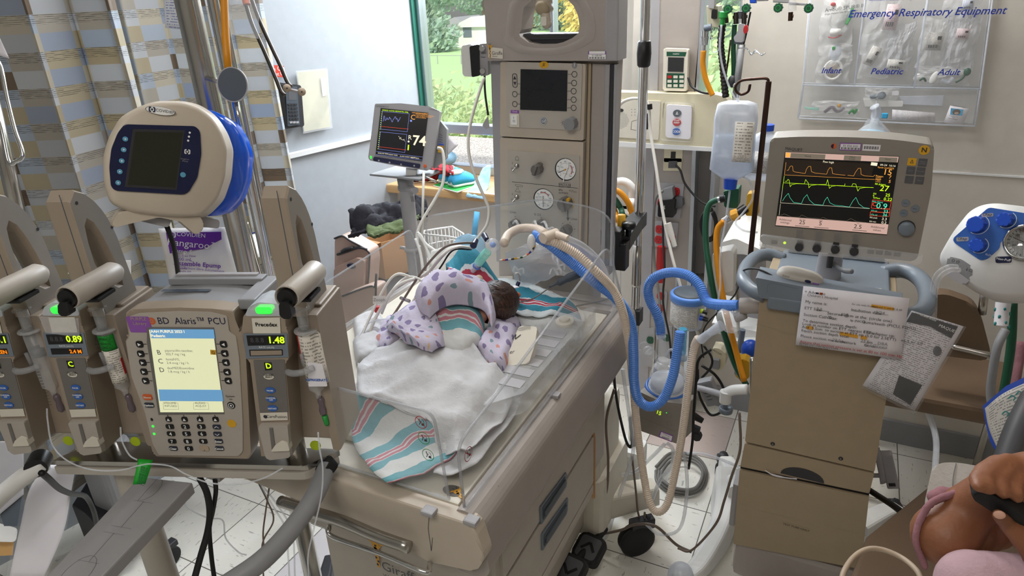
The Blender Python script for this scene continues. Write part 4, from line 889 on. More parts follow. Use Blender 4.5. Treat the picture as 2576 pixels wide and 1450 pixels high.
hosez('breathing_hose',[(1372,604,1.19),(1400,612,1.18),(1450,640,1.15),(1500,685,1.11),(1540,728,1.05),(1565,780,.99),(1582,860,.88),(1592,960,.74),(1603,1080,.60),(1620,1200,.46),(1634,1265,.40),(1655,1289,.38),(1680,1265,.40),(1700,1180,.48),(1718,1080,.60),(1733,960,.74),(1745,880,.82),(1757,850,.86)],.0105,'hose_beige','beige corrugated breathing hose looping low beside the humidifier')
hosez('breathing_hose',[(1352,596,1.19),(1390,620,1.17),(1440,662,1.12),(1490,705,1.08),(1540,742,1.03),(1572,780,.98),(1590,830,.92),(1594,900,.84),(1595,960,.77),(1606,1005,.72),(1635,1024,.70),(1668,1005,.72),(1692,950,.78),(1703,890,.84),(1712,832,.90)],.0125,'hose_blue','blue corrugated breathing hose hooking up in front of the humidifier')
tubez('pressure_line',[(1430,600,1.2),(1470,620,1.17),(1510,660,1.12),(1530,710,1.06),(1545,770,.98)],.0065,'clear_tube','clear tube beside the corrugated hoses over the bed rail')
# leads and tubes sweeping to the left
leads=[([(1195,612,1.18),(1160,612,1.2),(1120,622,1.2),(1080,660,1.16),(1040,715,1.10),(1005,770,1.05),(975,815,1.02)],.0028,'tube_brown','taupe lead sweeping over the left panel, uppermost of the bundle'),([(1190,625,1.16),(1150,622,1.18),(1110,645,1.16),(1075,690,1.12),(1050,740,1.07),(1010,800,1.03),(960,860,1.01)],.0026,'tube_white','white lead sweeping over the left panel below the taupe one'),
         ([(1185,628,1.15),(1140,630,1.17),(1110,670,1.13),(1080,715,1.09),(1030,790,1.04)],.0022,'cable_black','thin black and white lead in the bundle over the left panel'),([(1180,622,1.16),(1130,628,1.17),(1070,690,1.12),(1000,720,1.10),(950,790,1.04),(925,850,1.0)],.004,'tube_white','thick white tube curving down the left panel'),
         ([(1040,700,1.10),(1000,690,1.12),(970,720,1.1),(930,800,1.04),(900,870,1.0)],.0032,'tube_white','white tube following the left panel edge'),([(1120,760,1.12),(1060,705,1.12),(1020,700,1.1),(985,735,1.08),(960,790,1.03)],.003,'tube_white','white lead looping over the baby blanket'),
         ([(895,880,1.0),(905,840,1.02),(935,810,1.03),(1000,800,1.04)],.002,'clear_tube','clear line looping beside the gauze rolls')]
for p_,r_,m_,l_ in leads:tubez('lead',p_,r_,m_,l_,'lead')
b=MB().m('clear_purple').tube([W(1002,800,z=1.05),W(1015,760,z=1.06)],.004,8,0) if 0 else MB().m('clear_purple').tube(Ws([(1008,750),(1030,758)],z=1.08),.004,8,0);obj('needleless_connector',b,label='small purple connector on the lines left of the baby',cat='connector')
b=MB().m('red').prism(circ(W(950,785,z=1.03).x,W(950,785,z=1.03).y,.008,.006),1.03,1.045,.002);obj('red_clamp',b,label='small red clamp on the lines near the gauze',cat='clamp')
Ft=facing(955,755,.00078);b=MB(Ft).m('paper').plate(Ft.P([(938,745),(970,744),(970,764),(938,765)]),0);b.m('grey').text('Zcoph',*Ft.uv(954,755),.007,.0006,'CENTER');b=MB(Ft).m('paper').prism(Ft.P([(938,745),(970,744),(970,764),(938,765)]),-.0008,0).m('grey').text('Zooph',*Ft.uv(954,755),.0085,.0006,'CENTER');obj('handwritten_tag',b,label='small white handwritten tag stuck on the left clear panel',cat='label')
b=MB();cols=['tube_white','orange','ink','tube_white','charcoal','yellow','tube_white','green_dark','tube_white'];P_=spl([W(*p[:2],z=p[2]) for p in ((1258,655,1.14),(1290,652,1.15),(1320,645,1.15),(1342,625,1.17),(1345,600,1.19))],9)
for i in range(len(P_)-1):b.m(cols[(i//2) % len(cols)]).cyl(P_[i],P_[i+1],.0022,n=8)
obj('coloured_lead',b,label='thin lead with coloured bands crossing above the baby head',cat='lead')
b=MB().m('syr_white').ell(W(1337,612,z=1.18),(.010,.010,.022));b.m('giraffe_yellow').ell(W(1340,620,z=1.17),(.006,.006,.012));obj('tape_wad',b,label='wad of pale tape around the tube joint',cat='tape')
b=MB().m('slot').tube([W(1382,722,z=1.04),W(1405,712,z=1.05),W(1430,700,z=1.06),W(1460,688,z=1.07)],[.003,.009,.011,.008],12,5);b.m('slot').tube([W(1460,688,z=1.07),W(1490,672,z=1.08),W(1495,640,z=1.12)],.003,8,5);obj('temperature_probe',b,label='dark grey tapered probe handle lying right of the striped sheet',cat='probe')
tubez('sensor_cable',[(1270,772,1.05),(1300,762,1.04),(1340,752,1.03),(1380,726,1.04)],.0016,'cable_grey','thin grey cable from the baby head to the probe handle','cable')
tubez('sensor_cable',[(1450,770,1.0),(1500,760,.99),(1530,752,.98)],.0022,'cable_grey','short dark cable crossing the pad to the rail','cable')
b=MB().m('navy').cyl(W(1305,710,z=1.05),W(1300,722,z=1.04),.005);b.m('orange').ell(W(1300,742,z=1.04),(.010,.007,.007));b.m('tube_white').tube([W(1308,705,z=1.06),W(1306,690,z=1.09),W(1298,688,z=1.1)],.0025,8,4);obj('monitor_electrode',b,label='blue and orange electrode clip by the baby ear',cat='electrode')
b=MB().m('paper').prism([(W(a,c,z=1.07).x,W(a,c,z=1.07).y) for a,c in ((1268,724),(1296,720),(1306,724),(1276,730))],1.07,1.072);obj('tape_tab',b,label='small white tape tab standing above the baby hair',cat='tape')
for i,(p0,p1) in enumerate((((1290,562),(1306,570)),((1340,560),(1352,575)),((1362,560),(1378,577)),((1383,632),(1392,650)),((1352,628),(1362,640)),((1398,655),(1405,670)),((1382,690),(1396,680)),((1290,685),(1302,680)))):
    z=1.2 if i<3 else 1.12;b=MB().m('clear_pack');q0,q1=W(*p0,z=z),W(*p1,z=z);b.tube([q0,(q0+q1)/2+Vector((0,0,.01)),q1,q1+Vector((.008,0,-.012))],.0035,6,4,flat_=.5);b.tube([q1,q1+Vector((.012,.004,.004)),q1+Vector((.014,.002,-.008))],.0025,6,4);obj('tubing_clip',b,label='small clear plastic tubing clip above the bed head',cat='clip',group='clear tubing clips around the bed head')
# clear film bunched over the head end
b=MB();G=grid([[W(1270,640,z=1.10),W(1340,610,z=1.14),(W(1430,610,z=1.16)),W(1500,650,z=1.14)],[W(1290,690,z=1.04),W(1360,660,z=1.10),W(1440,650,z=1.12),W(1520,700,z=1.06)],[W(1300,730,z=1.0),W(1380,700,z=1.04),W(1450,700,z=1.04),W(1530,750,z=.97)]],8,8);obj('plastic_film',MB().m('film').sheet(wrinkle(G,.012,18,3),.0008,smooth=False),label='bunched clear plastic film at the head end of the bed',cat='plastic film')
for y_,n_ in ((1490,0),(1515,1)):
    pass
b=MB().m('steel');
for k_ in range(2):o=k_*30;b.tube([W(1432+o*2,625+o*.3,y=1.60),W(1448+o*1.6,628+o*.3,y=1.60),W(1455+o*1.4,670+o*.1,y=1.58),W(1470+o,690,y=1.57),W(1485+o,680,y=1.57)],.0018,6,5)
obj('wire_hook',b,label='bent wire tube holder at the right of the control panel',cat='hook')
# ================================================================ ventilator
def pf(tl,tr,bl,F):                       # frame on the surface F with its x axis along tl->tr
    a,b,c=(F.wld(*F.uv(*p)) for p in (tl,tr,bl));return flat(a,b-a,a-c),(b-a).length,(a-c).length
def sheet4(mb,F,pts,w=.001,th=.0006,bow=0):   # bl, br, tr, tl given in photo survey points
    q=[F.wld(*F.uv(*p),w) for p in pts];n=6;G=[]
    for i in range(n+1):
        r=[]
        for j in range(n+1):
            u,v=j/n,i/n;p=(q[0]*(1-u)+q[1]*u)*(1-v)+(q[3]*(1-u)+q[2]*u)*v;r.append(p+F.ez*(bow*math.sin(PI*u)*math.sin(PI*v)))
        G.append(r)
    return mb.sheet(G,th)
VT=thing('ventilator','beige patient ventilator cart with a lit waveform screen','ventilator',(0,1.7,0))
FV=Fr((0,1.55,.7));Q=FV.P
b=MB(FV).m('cart_beige');top=Q([(1915,735),(2262,812)]);bot=Q([(2165,1432),(1845,1368)])
b.prism(rnd(Q([(1913,735),(2262,800),(2200,1188),(1874,1112)]),.004),-.26,0,.004);cbd=obj('cart_body',b,VT)
b=MB(FV).m('cart_beige');b.prism(rnd(Q([(1873,1117),(2199,1193),(2187,1243),(1862,1175)]),.003),-.26,-.001,.003);obj('drawer_front',b,VT)
b=MB(FV).m('cart_beige');b.prism(rnd(Q([(1861,1182),(2186,1251),(2166,1432),(1845,1368)]),.003),-.26,.002,.003);lf=obj('lower_front',b,VT)
b=MB(FV).m('black');b.prism(Q([(1863,1172),(2187,1240),(2186,1254),(1861,1186)]),-.2,-.006);c=Q([(2017,1207)])[0];c2=Q([(2072,1222)])[0]
b.m('charcoal').prism([(c[0]+(c2[0]-c[0])*math.cos(a)*1.0,c[1]+.004+(c2[0]-c[0])*.58*math.sin(a)) for a in [k*PI/14 for k in range(15)]],-.0015,.0006);obj('drawer_gap',b,VT)
b=MB(FV).m('paper');b.tube([Q([(1925,1183)])[0]+(.002,),Q([(1945,1192)])[0]+(.006,),Q([(1975,1200)])[0]+(.004,),Q([(2005,1204)])[0]+(.003,)],[.003,.005,.003,.004],5,3,smooth=False,flat_=.5);obj('paper_scrap',b,VT)
for px,py in ((1944,1117),(2115,1154)):g=FV.uv(px,py);b=MB(FV).m('charcoal').lathe([(.001,.0),(.005,0),(.0055,.001),(.004,.0025),(.001,.0015)],(g[0],g[1],0),(0,0,1),16);b.m('grey').prism(circ(*g,.0018,n=6),.0,.003);obj('screw',b,VT)
b=MB(FV).m('offwhite');sheet4(MB(),FV,[(0,0)]*4) if 0 else None;fr,w_,h_=pf((1968,1312),(2040,1332),(1966,1328),FV);b=MB(fr).m('cart_beige').prism(rr(0,-.012,w_,.002,.001),.0015,.003);b.m('charcoal').text('TEST TUBE ONLY',w_*.5,-.005,.0085,.0036,'CENTER');obj('label',b,VT)
b=MB(FV).m('beige_dark').line(Q([(1858,1272),(2179,1347)]),.001,.0026);b.line(Q([(1903,816),(2010,848)]),.0012,.0006);obj('seam',b,VT)
# grey-blue top with the two loop handles
b=MB();z1=1.045;b.m('steelblue');o=[W(1905,690,y=1.535),W(2268,790,y=1.535)]
b.box(-.118,.136,1.525,1.86,1.012,1.045,.008,3);b.box(-.105,.125,1.83,1.86,.99,1.06,.01);tp=obj('cart_top',b,VT)
b=MB(FV).m('steelblue').prism(rnd(Q([(1904,690),(2272,760),(2270,800),(1912,740)]),.003),-.05,.022,.004);b.m('grey_blue').line(Q([(1932,728),(1934,708),(1945,703),(2010,718)]),.0012,.0225);obj('drawer_front',b,VT)
b=MB().m('steelblue');b.tube([(-.125,1.55,1.035),(-.155,1.56,1.04),(-.182,1.60,1.045),(-.190,1.68,1.045),(-.18,1.76,1.045),(-.15,1.80,1.045),(-.11,1.80,1.035)],.017,12,6);obj('handle',b,VT)
b=MB().m('steelblue');b.tube([(.12,1.55,1.03),(.16,1.55,1.03),(.20,1.59,1.035),(.212,1.68,1.04),(.20,1.77,1.04),(.165,1.81,1.04),(.12,1.80,1.03)],.019,12,6);obj('handle',b,VT)
b=MB().m('cool_grey').cyl((.0,1.70,1.04),(.0,1.70,1.13),.030,.026);b.m('charcoal').cyl((0,1.665,1.08),(0,1.675,1.12),.007);b.m('grey').tube([(0,1.68,1.09),(.03,1.66,1.08),(.05,1.645,1.085)],.006,8,4);obj('swivel_neck',b,VT)
# monitor
FM_=Fr((0,1.545,1.28));Qm=FM_.P
out=rnd(Qm([(1938,348),(2010,344),(2150,345),(2260,352),(2351,366),(2343,480),(2306,660),(2200,648),(1990,628),(1911,612),(1914,570),(1930,420)]),[.008,.02,.05,.05,.01,.02,.012,.02,.02,.008,.02,.02],4)
b=MB(FM_).m('pump_grey').prism(out,-.075,0,.006);mon=obj('monitor',b,VT)
b=MB(FM_).m('clear_pack').prism(rnd(Qm([(1916,588),(2322,640),(2316,660),(2306,662),(1990,630),(1912,616)]),.004),.001,.014,.003);obj('clear_guard',b,VT)
Gm=lambda x,y,w=.002:FM_.uv(x,y,w)
def mp(m,pts,w,w0=None):return MB(FM_).m(m).prism(Qm(pts),(w0 if w0 is not None else w-.0012),w)
obj('screen',mp('scr_black',[(1975,382),(2262,394),(2231,591),(1950,568)],.002),mon)
fr,sw,sh=pf((1976,383),(2261,395),(1951,567),FM_);skew=FM_
b=MB(FM_);w=.0028
def poly(m,pts,ww=w):b.m(m).plate([Gm(*p,ww) for p in pts],ww)
poly('scr_pink',[(1976,383),(2261,395),(2258,409),(1975,397)]);poly('scr_pink',[(1955,544),(2235,565),(2231,590),(1951,567)]);poly('scr_brown',[(1974,400),(2200,412),(2192,445),(1972,442)],.0024)
poly('scr_grey',[(1990,385),(2077,389),(2075,401),(1988,397)],.003);poly('scr_grey',[(2124,391),(2167,393),(2165,405),(2122,403)],.003);poly('scr_grey',[(2212,395),(2258,397),(2256,409),(2210,407)],.003)
poly('scr_orange',[(1977,384),(1988,385),(1987,396),(1976,395)],.003);poly('scr_white',[(2192,408),(2208,410),(2206,418),(2190,416)],.003)
b.m('charcoal');sz=.0085;T=lambda t,x,y,s_,al='LEFT',m_=None,ww=.0036,rot=-1.5:(b.m(m_) if m_ else b) and b.text(t,*Gm(x,y,ww),s_,ww,al,rot)
T('Neural',2032,393,.0045,'CENTER','charcoal');T('Adjust\nscreen',2144,398,.0042,'CENTER');T('Status',2234,401,.0045,'CENTER')
T('Paw high',2070,407,.006,'LEFT','scr_white');T('09-24  16:16',2214,415,.0055)
T('15',2221,433,.017,'LEFT','scr_orange');T('Ppeak (cmH2O)',2208,421,.0045);T('7',2236,446,.009);T('5',2235,457,.009);T('Pmean',2203,443,.0052);T('cmH2O',2203,447,.003);T('PEEP',2202,452,.0052);T('cmH2O',2202,457,.003)
T('27',2213,474,.017,'LEFT','glow_lime');T('RR (b/min)',2201,463,.0045);T('25',2227,491,.009);T('O2\n%',2196,490,.0045);T('Ti/Ttot',2196,498,.0045);T('0.22',2223,501,.009)
T('0.9',2204,518,.017,'LEFT','scr_mint');T('MVe (l/min)',2194,507,.0042);T('33',2222,532,.009);T('36',2220,541,.009);T('VTi ml',2191,530,.0042);T('VTe ml',2190,540,.0042);T('3.3',2218,551,.008,'LEFT','scr_white');T('0.2',2217,560,.008);T('Edi peak',2188,547,.0042);T('Edi min',2187,557,.0042);T('C',2194,514,.012,'LEFT','scr_red')
for q in ([(2195,503),(2242,508),(2238,526),(2192,524),(2195,503)],[(2192,524),(2239,527),(2238,535),(2190,533)],[(2190,533),(2238,536),(2236,545),(2188,543),(2190,533)]):b.m('scr_red').line([Gm(*p,.0034) for p in q],.0007,.0034)
def wave(m,pts):b.m(m).line([Gm(1900+x*470/2004,330+y*340/1450,.0034) for x,y in pts],.0005,.0034)
wave('scr_orange',[(338,422),(355,420),(370,385),(388,372),(400,380),(405,428),(430,440),(535,455),(548,410),(570,380),(595,378),(602,435),(640,450),(765,463),(780,420),(800,392),(820,396),(828,455),(870,465),(965,473)]);wave('scr_orange',[(990,474),(1055,482),(1075,440),(1105,400),(1130,400),(1135,465),(1170,480),(1265,488),(1285,470)])
wave('scr_orange',[(330,335),(312,470),(1280,520)]);wave('glow_lime',[(320,540),(338,540),(350,518),(362,525),(375,598),(390,575),(440,565),(525,567),(540,520),(570,560),(575,610),(595,585),(660,575),(760,572),(776,520),(795,615),(820,592),(880,585),(960,588),(962,565)]);wave('glow_lime',[(1035,595),(1045,565),(1078,568),(1100,645),(1120,615),(1180,605),(1260,606)]);wave('glow_lime',[(312,480),(290,625)]);wave('glow_lime',[(305,555),(1270,608)])
wave('scr_mint',[(292,750),(320,705),(355,668),(372,715),(410,765),(495,778),(520,720),(555,682),(580,740),(630,785),(725,795),(745,745),(773,708),(800,770),(850,795),(925,803),(1010,815),(1050,745),(1080,712),(1110,780),(1160,820),(1228,830)]);wave('scr_white',[(292,625),(270,770),(1225,832)])
wave('scr_grey',[(270,905),(310,888),(390,922),(470,925),(500,900),(560,930),(705,940),(725,925),(780,948),(975,965),(1025,938),(1080,968),(1205,985)]);wave('scr_white',[(270,780),(255,905)])
T('Additional\nsettings',1975,557,.0062,'CENTER','charcoal');T('25',2018,560,.013,'CENTER');T('5',2064,563,.013,'CENTER');T('2.5',2158,571,.013,'CENTER');T('Additional\nvalues',2207,576,.0062,'CENTER');T('O2 conc.',2019,552,.0035,'CENTER');T('PEEP',2065,556,.0035,'CENTER');T('Edi',2159,563,.0035,'CENTER')
for x in (2000,2048,2144):b.bar(*Gm(x,568+(x-2000)*.075,.0034),*Gm(x+36,571+(x-2000)*.075,.0034),.001,.0034)
obj('screen_image',b,mon)
b=MB(FM_);b.m('charcoal');T('MAQUET',1975,374,.0085,'LEFT','charcoal',.0012,-3);obj('maker_name',b,VT)
b=MB(FM_).m('purple_lbl').plate([Gm(*p,.0012) for p in ((2113,359),(2167,361),(2165,380),(2111,378))],.0012);b.m('paper').plate([Gm(*p,.0014) for p in ((2115,362),(2165,363),(2163,378),(2113,376))],.0014);T('01 016 313',2139,368,.006,'CENTER','charcoal',.0018);g=Gm(2139,374,.0018);barcode(b,g[0],g[1],.034,.004,.0018);obj('asset_label',b,VT)
b=MB(FM_).m('paper').plate([Gm(*p,.0012) for p in ((2171,363),(2216,365),(2213,381),(2169,379))],.0012);g=Gm(2192,372,.0018);barcode(b,g[0],g[1],.026,.006,.0018);obj('barcode_label',b,VT)
b=MB(FM_).m('yellow');g=Gm(2325,378,.001);b.prism(circ(*g,.0095),0,.0012);b.m('charcoal').text('N',*g,.013,.0018,'CENTER',bold=.0003);obj('round_sticker',b,VT)
b=MB(FM_).m('orange');g=Gm(2097,368,.001);b.prism(circ(*g,.0055),0,.0012);b.m('navy').plate([(g[0],g[1]+.005),(g[0]-.004,g[1]+.003),(g[0]-.0052,g[1]),(g[0]-.004,g[1]-.003),(g[0],g[1]-.005)],.0016);obj('round_sticker',b,VT)
for i,q in enumerate([(2294,407),(2321,409),(2291,429),(2316,431),(2287,452),(2313,454)]):
    g=Gm(*q,0);b=MB(FM_).m('yellow' if i==0 else 'grey_dark').prism(rr(g[0]-.0075,g[1]-.0075,g[0]+.0075,g[1]+.0075,.001),0,.0015,.0005);b.m('charcoal' if i==0 else 'grey').text(('\u0394','Alarm\nprofile','Save','Trends','i','Menu')[i],g[0],g[1],.004 if i else .01,.0018,'CENTER');obj('key',b,mon)
for q in ((2278,511),(2302,525),(2273,536)):g=Gm(*q,0);b=MB(FM_).m('steelblue').prism(circ(*g,.0075),0,.002,.0005);b.m('charcoal').text('Menu',*g,.0035,.0023,'CENTER');obj('key',b,mon)
g=Gm(2280,573,0);b=MB(FM_).m('charcoal').prism(circ(*g,.0160,n=36),0,.002);b.m('steelblue').lathe([(.001,.002),(.0148,.002),(.0148,.012),(.013,.014),(.001,.0135)],(*g,0),(0,0,1),36);obj('rotary_dial',b,mon)
for q in ((2012,616),(2056,619),(2102,622),(2149,627)):g=Gm(*q,0);b=MB(FM_);knob(b,g[0],g[1],.001,.0085,.02,'charcoal',0,False);b.m('charcoal').prism(rr(g[0]-.006,g[1]+.008,g[0]+.006,g[1]+.011,.001),0,.012,.001);obj('knob',b,mon)
for q in ((1948,609),(2190,633),(2212,635),(2234,637),(2257,640)):g=Gm(*q,0);b=MB(FM_).m('pump_dark').prism(rr(g[0]-.0065,g[1]-.0045,g[0]+.0065,g[1]+.0045,.0008),0,.0015,.0004);obj('key',b,mon)
b=MB(FM_).m('grey')
for x,y in ((2013,590),(2062,594),(2108,598),(2155,602)):
    for k in range(8):g=Gm(x-k*.2,y-11+k*2.6,0);b.bar(g[0]-.0075,g[1],g[0]+.0075,g[1],.0006,.0012)
obj('grille',b,mon)
g=Gm(1974,611,0);obj('status_light',MB(FM_).m('glow_lime').ell((*g,.001),(.003,.003,.002)),mon)
# base of the cart
b=MB().m('white')
def limb(mb,pts,wd,h0,h1):
    P_=spl(pts,5);R2=[]
    for i,p in enumerate(P_):
        d=(P_[min(i+1,len(P_)-1)]-P_[max(i-1,0)]);d.z=0;d.normalize();n_=Vector((-d.y,d.x,0));f=i/(len(P_)-1);a=wd[0]+(wd[1]-wd[0])*f
        R2.append([Vector((p.x,p.y,0))+n_*u+Vector((0,0,z)) for u,z in rnd([(-a,h0),(a,h0),(a*.8,p.z),(-a*.8,p.z)],a*.35,3)])
    mb.loft(R2,False)
limb(b,[W(1830,1175,z=.20),W(1825,1260,z=.15),W(1800,1340,z=.11),W(1752,1420,z=.07),W(1700,1452,z=.05)],(.045,.028),.03,.1);obj('base_leg',b,VT)
b=MB().m('white');limb(b,[(.19,1.86,.20),(.235,1.93,.19),(.275,2.0,.17),(.31,2.05,.15)],(.04,.03),.03,.1);obj('base_leg',b,VT)
b=MB().m('white');limb(b,[(-.16,1.88,.20),(-.2,2.0,.18),(-.235,2.09,.15)],(.04,.03),.03,.1);obj('base_leg',b,VT)
b=MB().m('rail_beige');limb(b,[(.05,1.60,.17),(.06,1.5,.15),(.07,1.42,.13)],(.16,.10),.05,.1);b.m('charcoal').box(-.09,.1,1.425,1.5,.155,.165,.002);b.m('rail_beige').box(-.13,.19,1.56,1.84,.14,.28,.02);obj('base',b,VT)
for x,y,r in ((-.24,2.10,.05),(.315,2.055,.055)):caster(x,y,r,VT,.13,20,w_=.02)
p=W(1712,1452,z=.05);b=MB().m('milky').ell((p.x,p.y,.05),(.04,.04,.05));obj('bumper',b,VT);caster(.1,1.43,.04,VT,.1,0)
# inspiratory and expiratory ports on the left flank
b=MB().m('rail_beige');p0,p1=W(1862,770,y=1.6),W(1920,765,y=1.6);b.cyl(p0,(p1.x+.02,1.6,p1.z),.020,n=20);b.m('cool_grey').tube([p0+Vector((.012,0,-.02)),p0+Vector((-.0,0,-.03)),W(1850,800,y=1.6)],.013,12,4);obj('outlet_port',b,VT)
b=MB();b.m('steel');zz=[W(1893,y,y=1.72) for y in (900,950,1000,1050,1100)];b.tube(zz,.008,8,3)
b.m('grey_blue').box(-.136,-.124,1.62,1.76,.42,.72,.003);b.m('cool_grey').box(-.155,-.137,1.60,1.68,.28,.43,.006);obj('side_rail',b,VT)
b=MB();p=[W(2205,1130,y=1.7),W(2218,1190,y=1.7)];b.m('cool_grey').tube([p[0],p[1],W(2222,1215,y=1.7)],.010,8,3,flat_=.5);b.cyl(W(2190,1197,y=1.7),W(2212,1197,y=1.7),.006);obj('hook_rail',b,VT)
t=obj('power_strip',MB(flat(W(2228,1140,y=1.72),(.32,0,-.95),(.95,0,.32))).m('cool_grey').box(-.0,.105,-.014,.014,-.014,.014,.004).m('charcoal').box(.085,.095,-.008,.008,.0142,.0148),label='pale grey handheld block hanging from the right flank of the ventilator cart',cat='connector block')
# papers taped to the cart -----------------------------------------------
F1=Fr((0,1.507,.9));t=thing('suction_care_sheet','white suction depth form taped to the front of the ventilator cart','paper',F1.wld(*F1.uv(2140,820)))
b=MB();sheet4(b.m('paper'),F1,[(2001,868),(2265,905),(2288,751),(2021,720)],0,.0006,.004);obj('sheet',b,t)
f1,pw,ph=pf((2021,720),(2288,751),(2001,868),F1);bl=f1;g0=Vector(F1.uv(2021,720));gx=(Vector(F1.uv(2288,751))-g0);gy=(Vector(F1.uv(2001,868))-g0);rot=math.degrees(math.atan2(gx.y,gx.x))
k=MB(F1);q=lambda fx,fy:tuple(g0+gx*fx+gy*fy)
def t1(s_,fx,fy,sz,m_='charcoal',sx=1):k.m(m_).text(s_,*q(fx,fy),sz,.0062,'LEFT',rot,sx)
t1('+ Advocate',.02,.07,.009,bl and 'charcoal');t1('Children\'s Hospital',.05,.12,.008);k.m('orange').plate([q(.17,.09),q(.20,.09),q(.20,.055),q(.17,.055)],.0062);k.m('navy').plate([q(.13,.085),q(.16,.085),q(.16,.06),q(.13,.06)],.0062)
t1('My name is:',.04,.23,.0095);t1('for use with Kimvent',.49,.175,.0058);k.m('giraffe_yellow').plate([q(.67,.19),q(.88,.2),q(.88,.155),q(.67,.145)],.0058);t1('Neonatal Y, size #5 & #6',.68,.175,.0055)
t1('ETT Size:',.04,.335,.0095);t1('3.5',.16,.325,.010,'grey');t1('Secured @',.27,.37,.0095);t1('10.0',.40,.36,.009,'grey');t1('cm at the: (circle one)',.47,.37,.0095);t1('Intubation date:',.49,.27,.0095);t1('9/24',.72,.26,.010,'grey')
t1('Suction Cath Size:',.04,.445,.0095);t1('8fr',.28,.435,.009,'grey');t1('lip (NICU)',.50,.44,.007);t1('Gums/teeth (PICU, PSHU)',.61,.44,.0095)
t1('To determine suction depth:',.04,.545,.0095);t1('Look at number on ETT nearest ETT adaptor tip:',.04,.60,.0092);t1('18',.64,.60,.011,'grey');t1('cm',.69,.60,.0095)
k.m('giraffe_yellow').plate([q(.09,.68),q(.155,.685),q(.155,.63),q(.09,.625)],.0058).plate([q(.42,.705),q(.60,.72),q(.60,.665),q(.42,.65)],.0058).plate([q(.625,.72),q(.685,.725),q(.685,.67),q(.625,.665)],.0058)
t1('Add  5.5cm  to suction at ETT tip (5.0 for 2.5ETT)   +5.5 or 5.0',.04,.655,.0092);t1('Equals suction depth total:',.04,.715,.0092);t1('23.5',.63,.75,.010,'grey');t1('cm',.69,.755,.0095);t1('Please suction me to the',.04,.81,.0095);t1('23.5',.36,.80,.010,'grey');t1('cm mark      or',.43,.81,.0095);t1('Color',.67,.81,.0095);t1('Green',.75,.80,.011,'grey');t1('DBA',.79,.75,.010,'grey')
t1('Assure that suction pressure is set at 80 to 100 mm Hg.',.04,.91,.0098,'red',.93);t1('RESPIRATORY CARE Revised 9/2018',.04,.945,.0052);t1('Neonatal Endotracheal Tube',.04,.97,.0052)
k.m('charcoal')
for a in ((.16,.27,.345),(.39,.47,.375),(.72,.84,.28),(.28,.35,.455),(.35,.42,.82),(.74,.88,.82),(.63,.68,.765)):k.bar(*q(a[0],a[2]),*q(a[1],a[2]),.0006,.0062)
obj('printing',k,t)
F2=Fr((.1,1.522,.85));t=thing('reference_card','printed quick reference sheet in a clear sleeve, tilted, below the right cart handle','paper',F2.wld(*F2.uv(2300,900)))
b=MB();sheet4(b.m('print_black'),F2,[(2170,970),(2301,1034),(2424,822),(2293,782)],0,.0005,.003);b.m('clear');sheet4(b,F2,[(2166,972),(2302,1040),(2430,820),(2290,778)],.006,.0004,.003);obj('sleeve',b,t)
k=MB(F2).m('charcoal');u=lambda *L:[F2.uv(*p,.0055) for p in L];k.plate(u((2294,786),(2410,822),(2393,852),(2340,822),(2280,810)),.0055);k.m('black').plate(u((2262,945),(2320,970),(2290,1020),(2246,992)),.0055);k.m('grey_dark').plate([F2.uv(2358+11*math.cos(a*.5),884+13*math.sin(a*.5),.0055) for a in range(13)],.0055)
g0_=F2.uv(2385,828,.006);k.m('bright').text('MAQUET',*g0_,.009,.0062,'CENTER',-17);k.text('QUICK GUIDE',*F2.uv(2335,800,.006),.005,.0062,'CENTER',-17);obj('printing',k,t)
# remote unit, bags on the cart top
t=thing('handheld_controller','beige handheld controller with a green light lying on the ventilator cart top','controller',(-.06,1.58,1.05))
Fh=Fr((-.058,1.585,1.073),0,0,8);b=MB(Fh).m('beige_panel').ell((0,0,0),(.052,.024,.03),None,28,16,lambda v:1/max(.72,(abs(v.x)**3+abs(v.y)**3+abs(v.z)**3)**(1/3)));obj('body',b,t)
b=MB(Fh).m('navy').prism(circ(.018,.012,.007,.003),.027,.030);b.m('charcoal').text('SOLO',-.03,.012,.006,.0305,'CENTER').bar(-.045,-.001,.05,-.001,.0006,.0312);b.m('purple_lbl').plate(rr(.028,.003,.042,.013),.030);obj('marking',b,t);obj('status_light',MB(Fh).m('glow_lime').ell((.012,-.005,.031),(.0028,.0028,.002)),t)
b=MB().m('cable_black');b.tube([Fh.wld(.004,-.008,.034),Fh.wld(-.012,-.007,.036),Fh.wld(-.04,-.002,.03),Fh.wld(-.09,.004,.01),W(1872,680,y=1.62),W(1862,700,y=1.66),W(1850,740,y=1.7),W(1812,780,y=1.75),W(1775,820,y=1.78),W(1765,860,y=1.78),W(1770,900,y=1.78)],[.0035,.003]+[.0022]*9,8,6);obj('controller_cable',b,label='black cable from the handheld controller looping down behind the cart',cat='cable')
def bag(name,F,c,rx,ry,seed,lab,cat,mm='clear_pack',extra=None,par=None,th=.012):
    rg=random.Random(seed);n=14;G=[]
    for i in range(n+1):
        r=[]
        for j in range(n+1):
            u,v=j/n*2-1,i/n*2-1;e=(1-u*u)*(1-v*v);r.append(F.wld(c[0]+u*rx+.06*rx*math.sin(v*5+seed),c[1]+v*ry+.06*ry*math.sin(u*4+seed),th*e+th*.5*noise.noise(Vector((u*3+seed,v*3,0)))))
        G.append(r)
    t=par or thing(name,lab,cat,F.wld(c[0],c[1]));b=MB();b.m(mm).sheet(G,.0006,1,1,False);obj('film' if par is None else name,b,t)
    if extra:extra(F,c,t)
    return t
FT=flat((0,1.6,1.047),(1,.1,0),(-.1,1,.25))
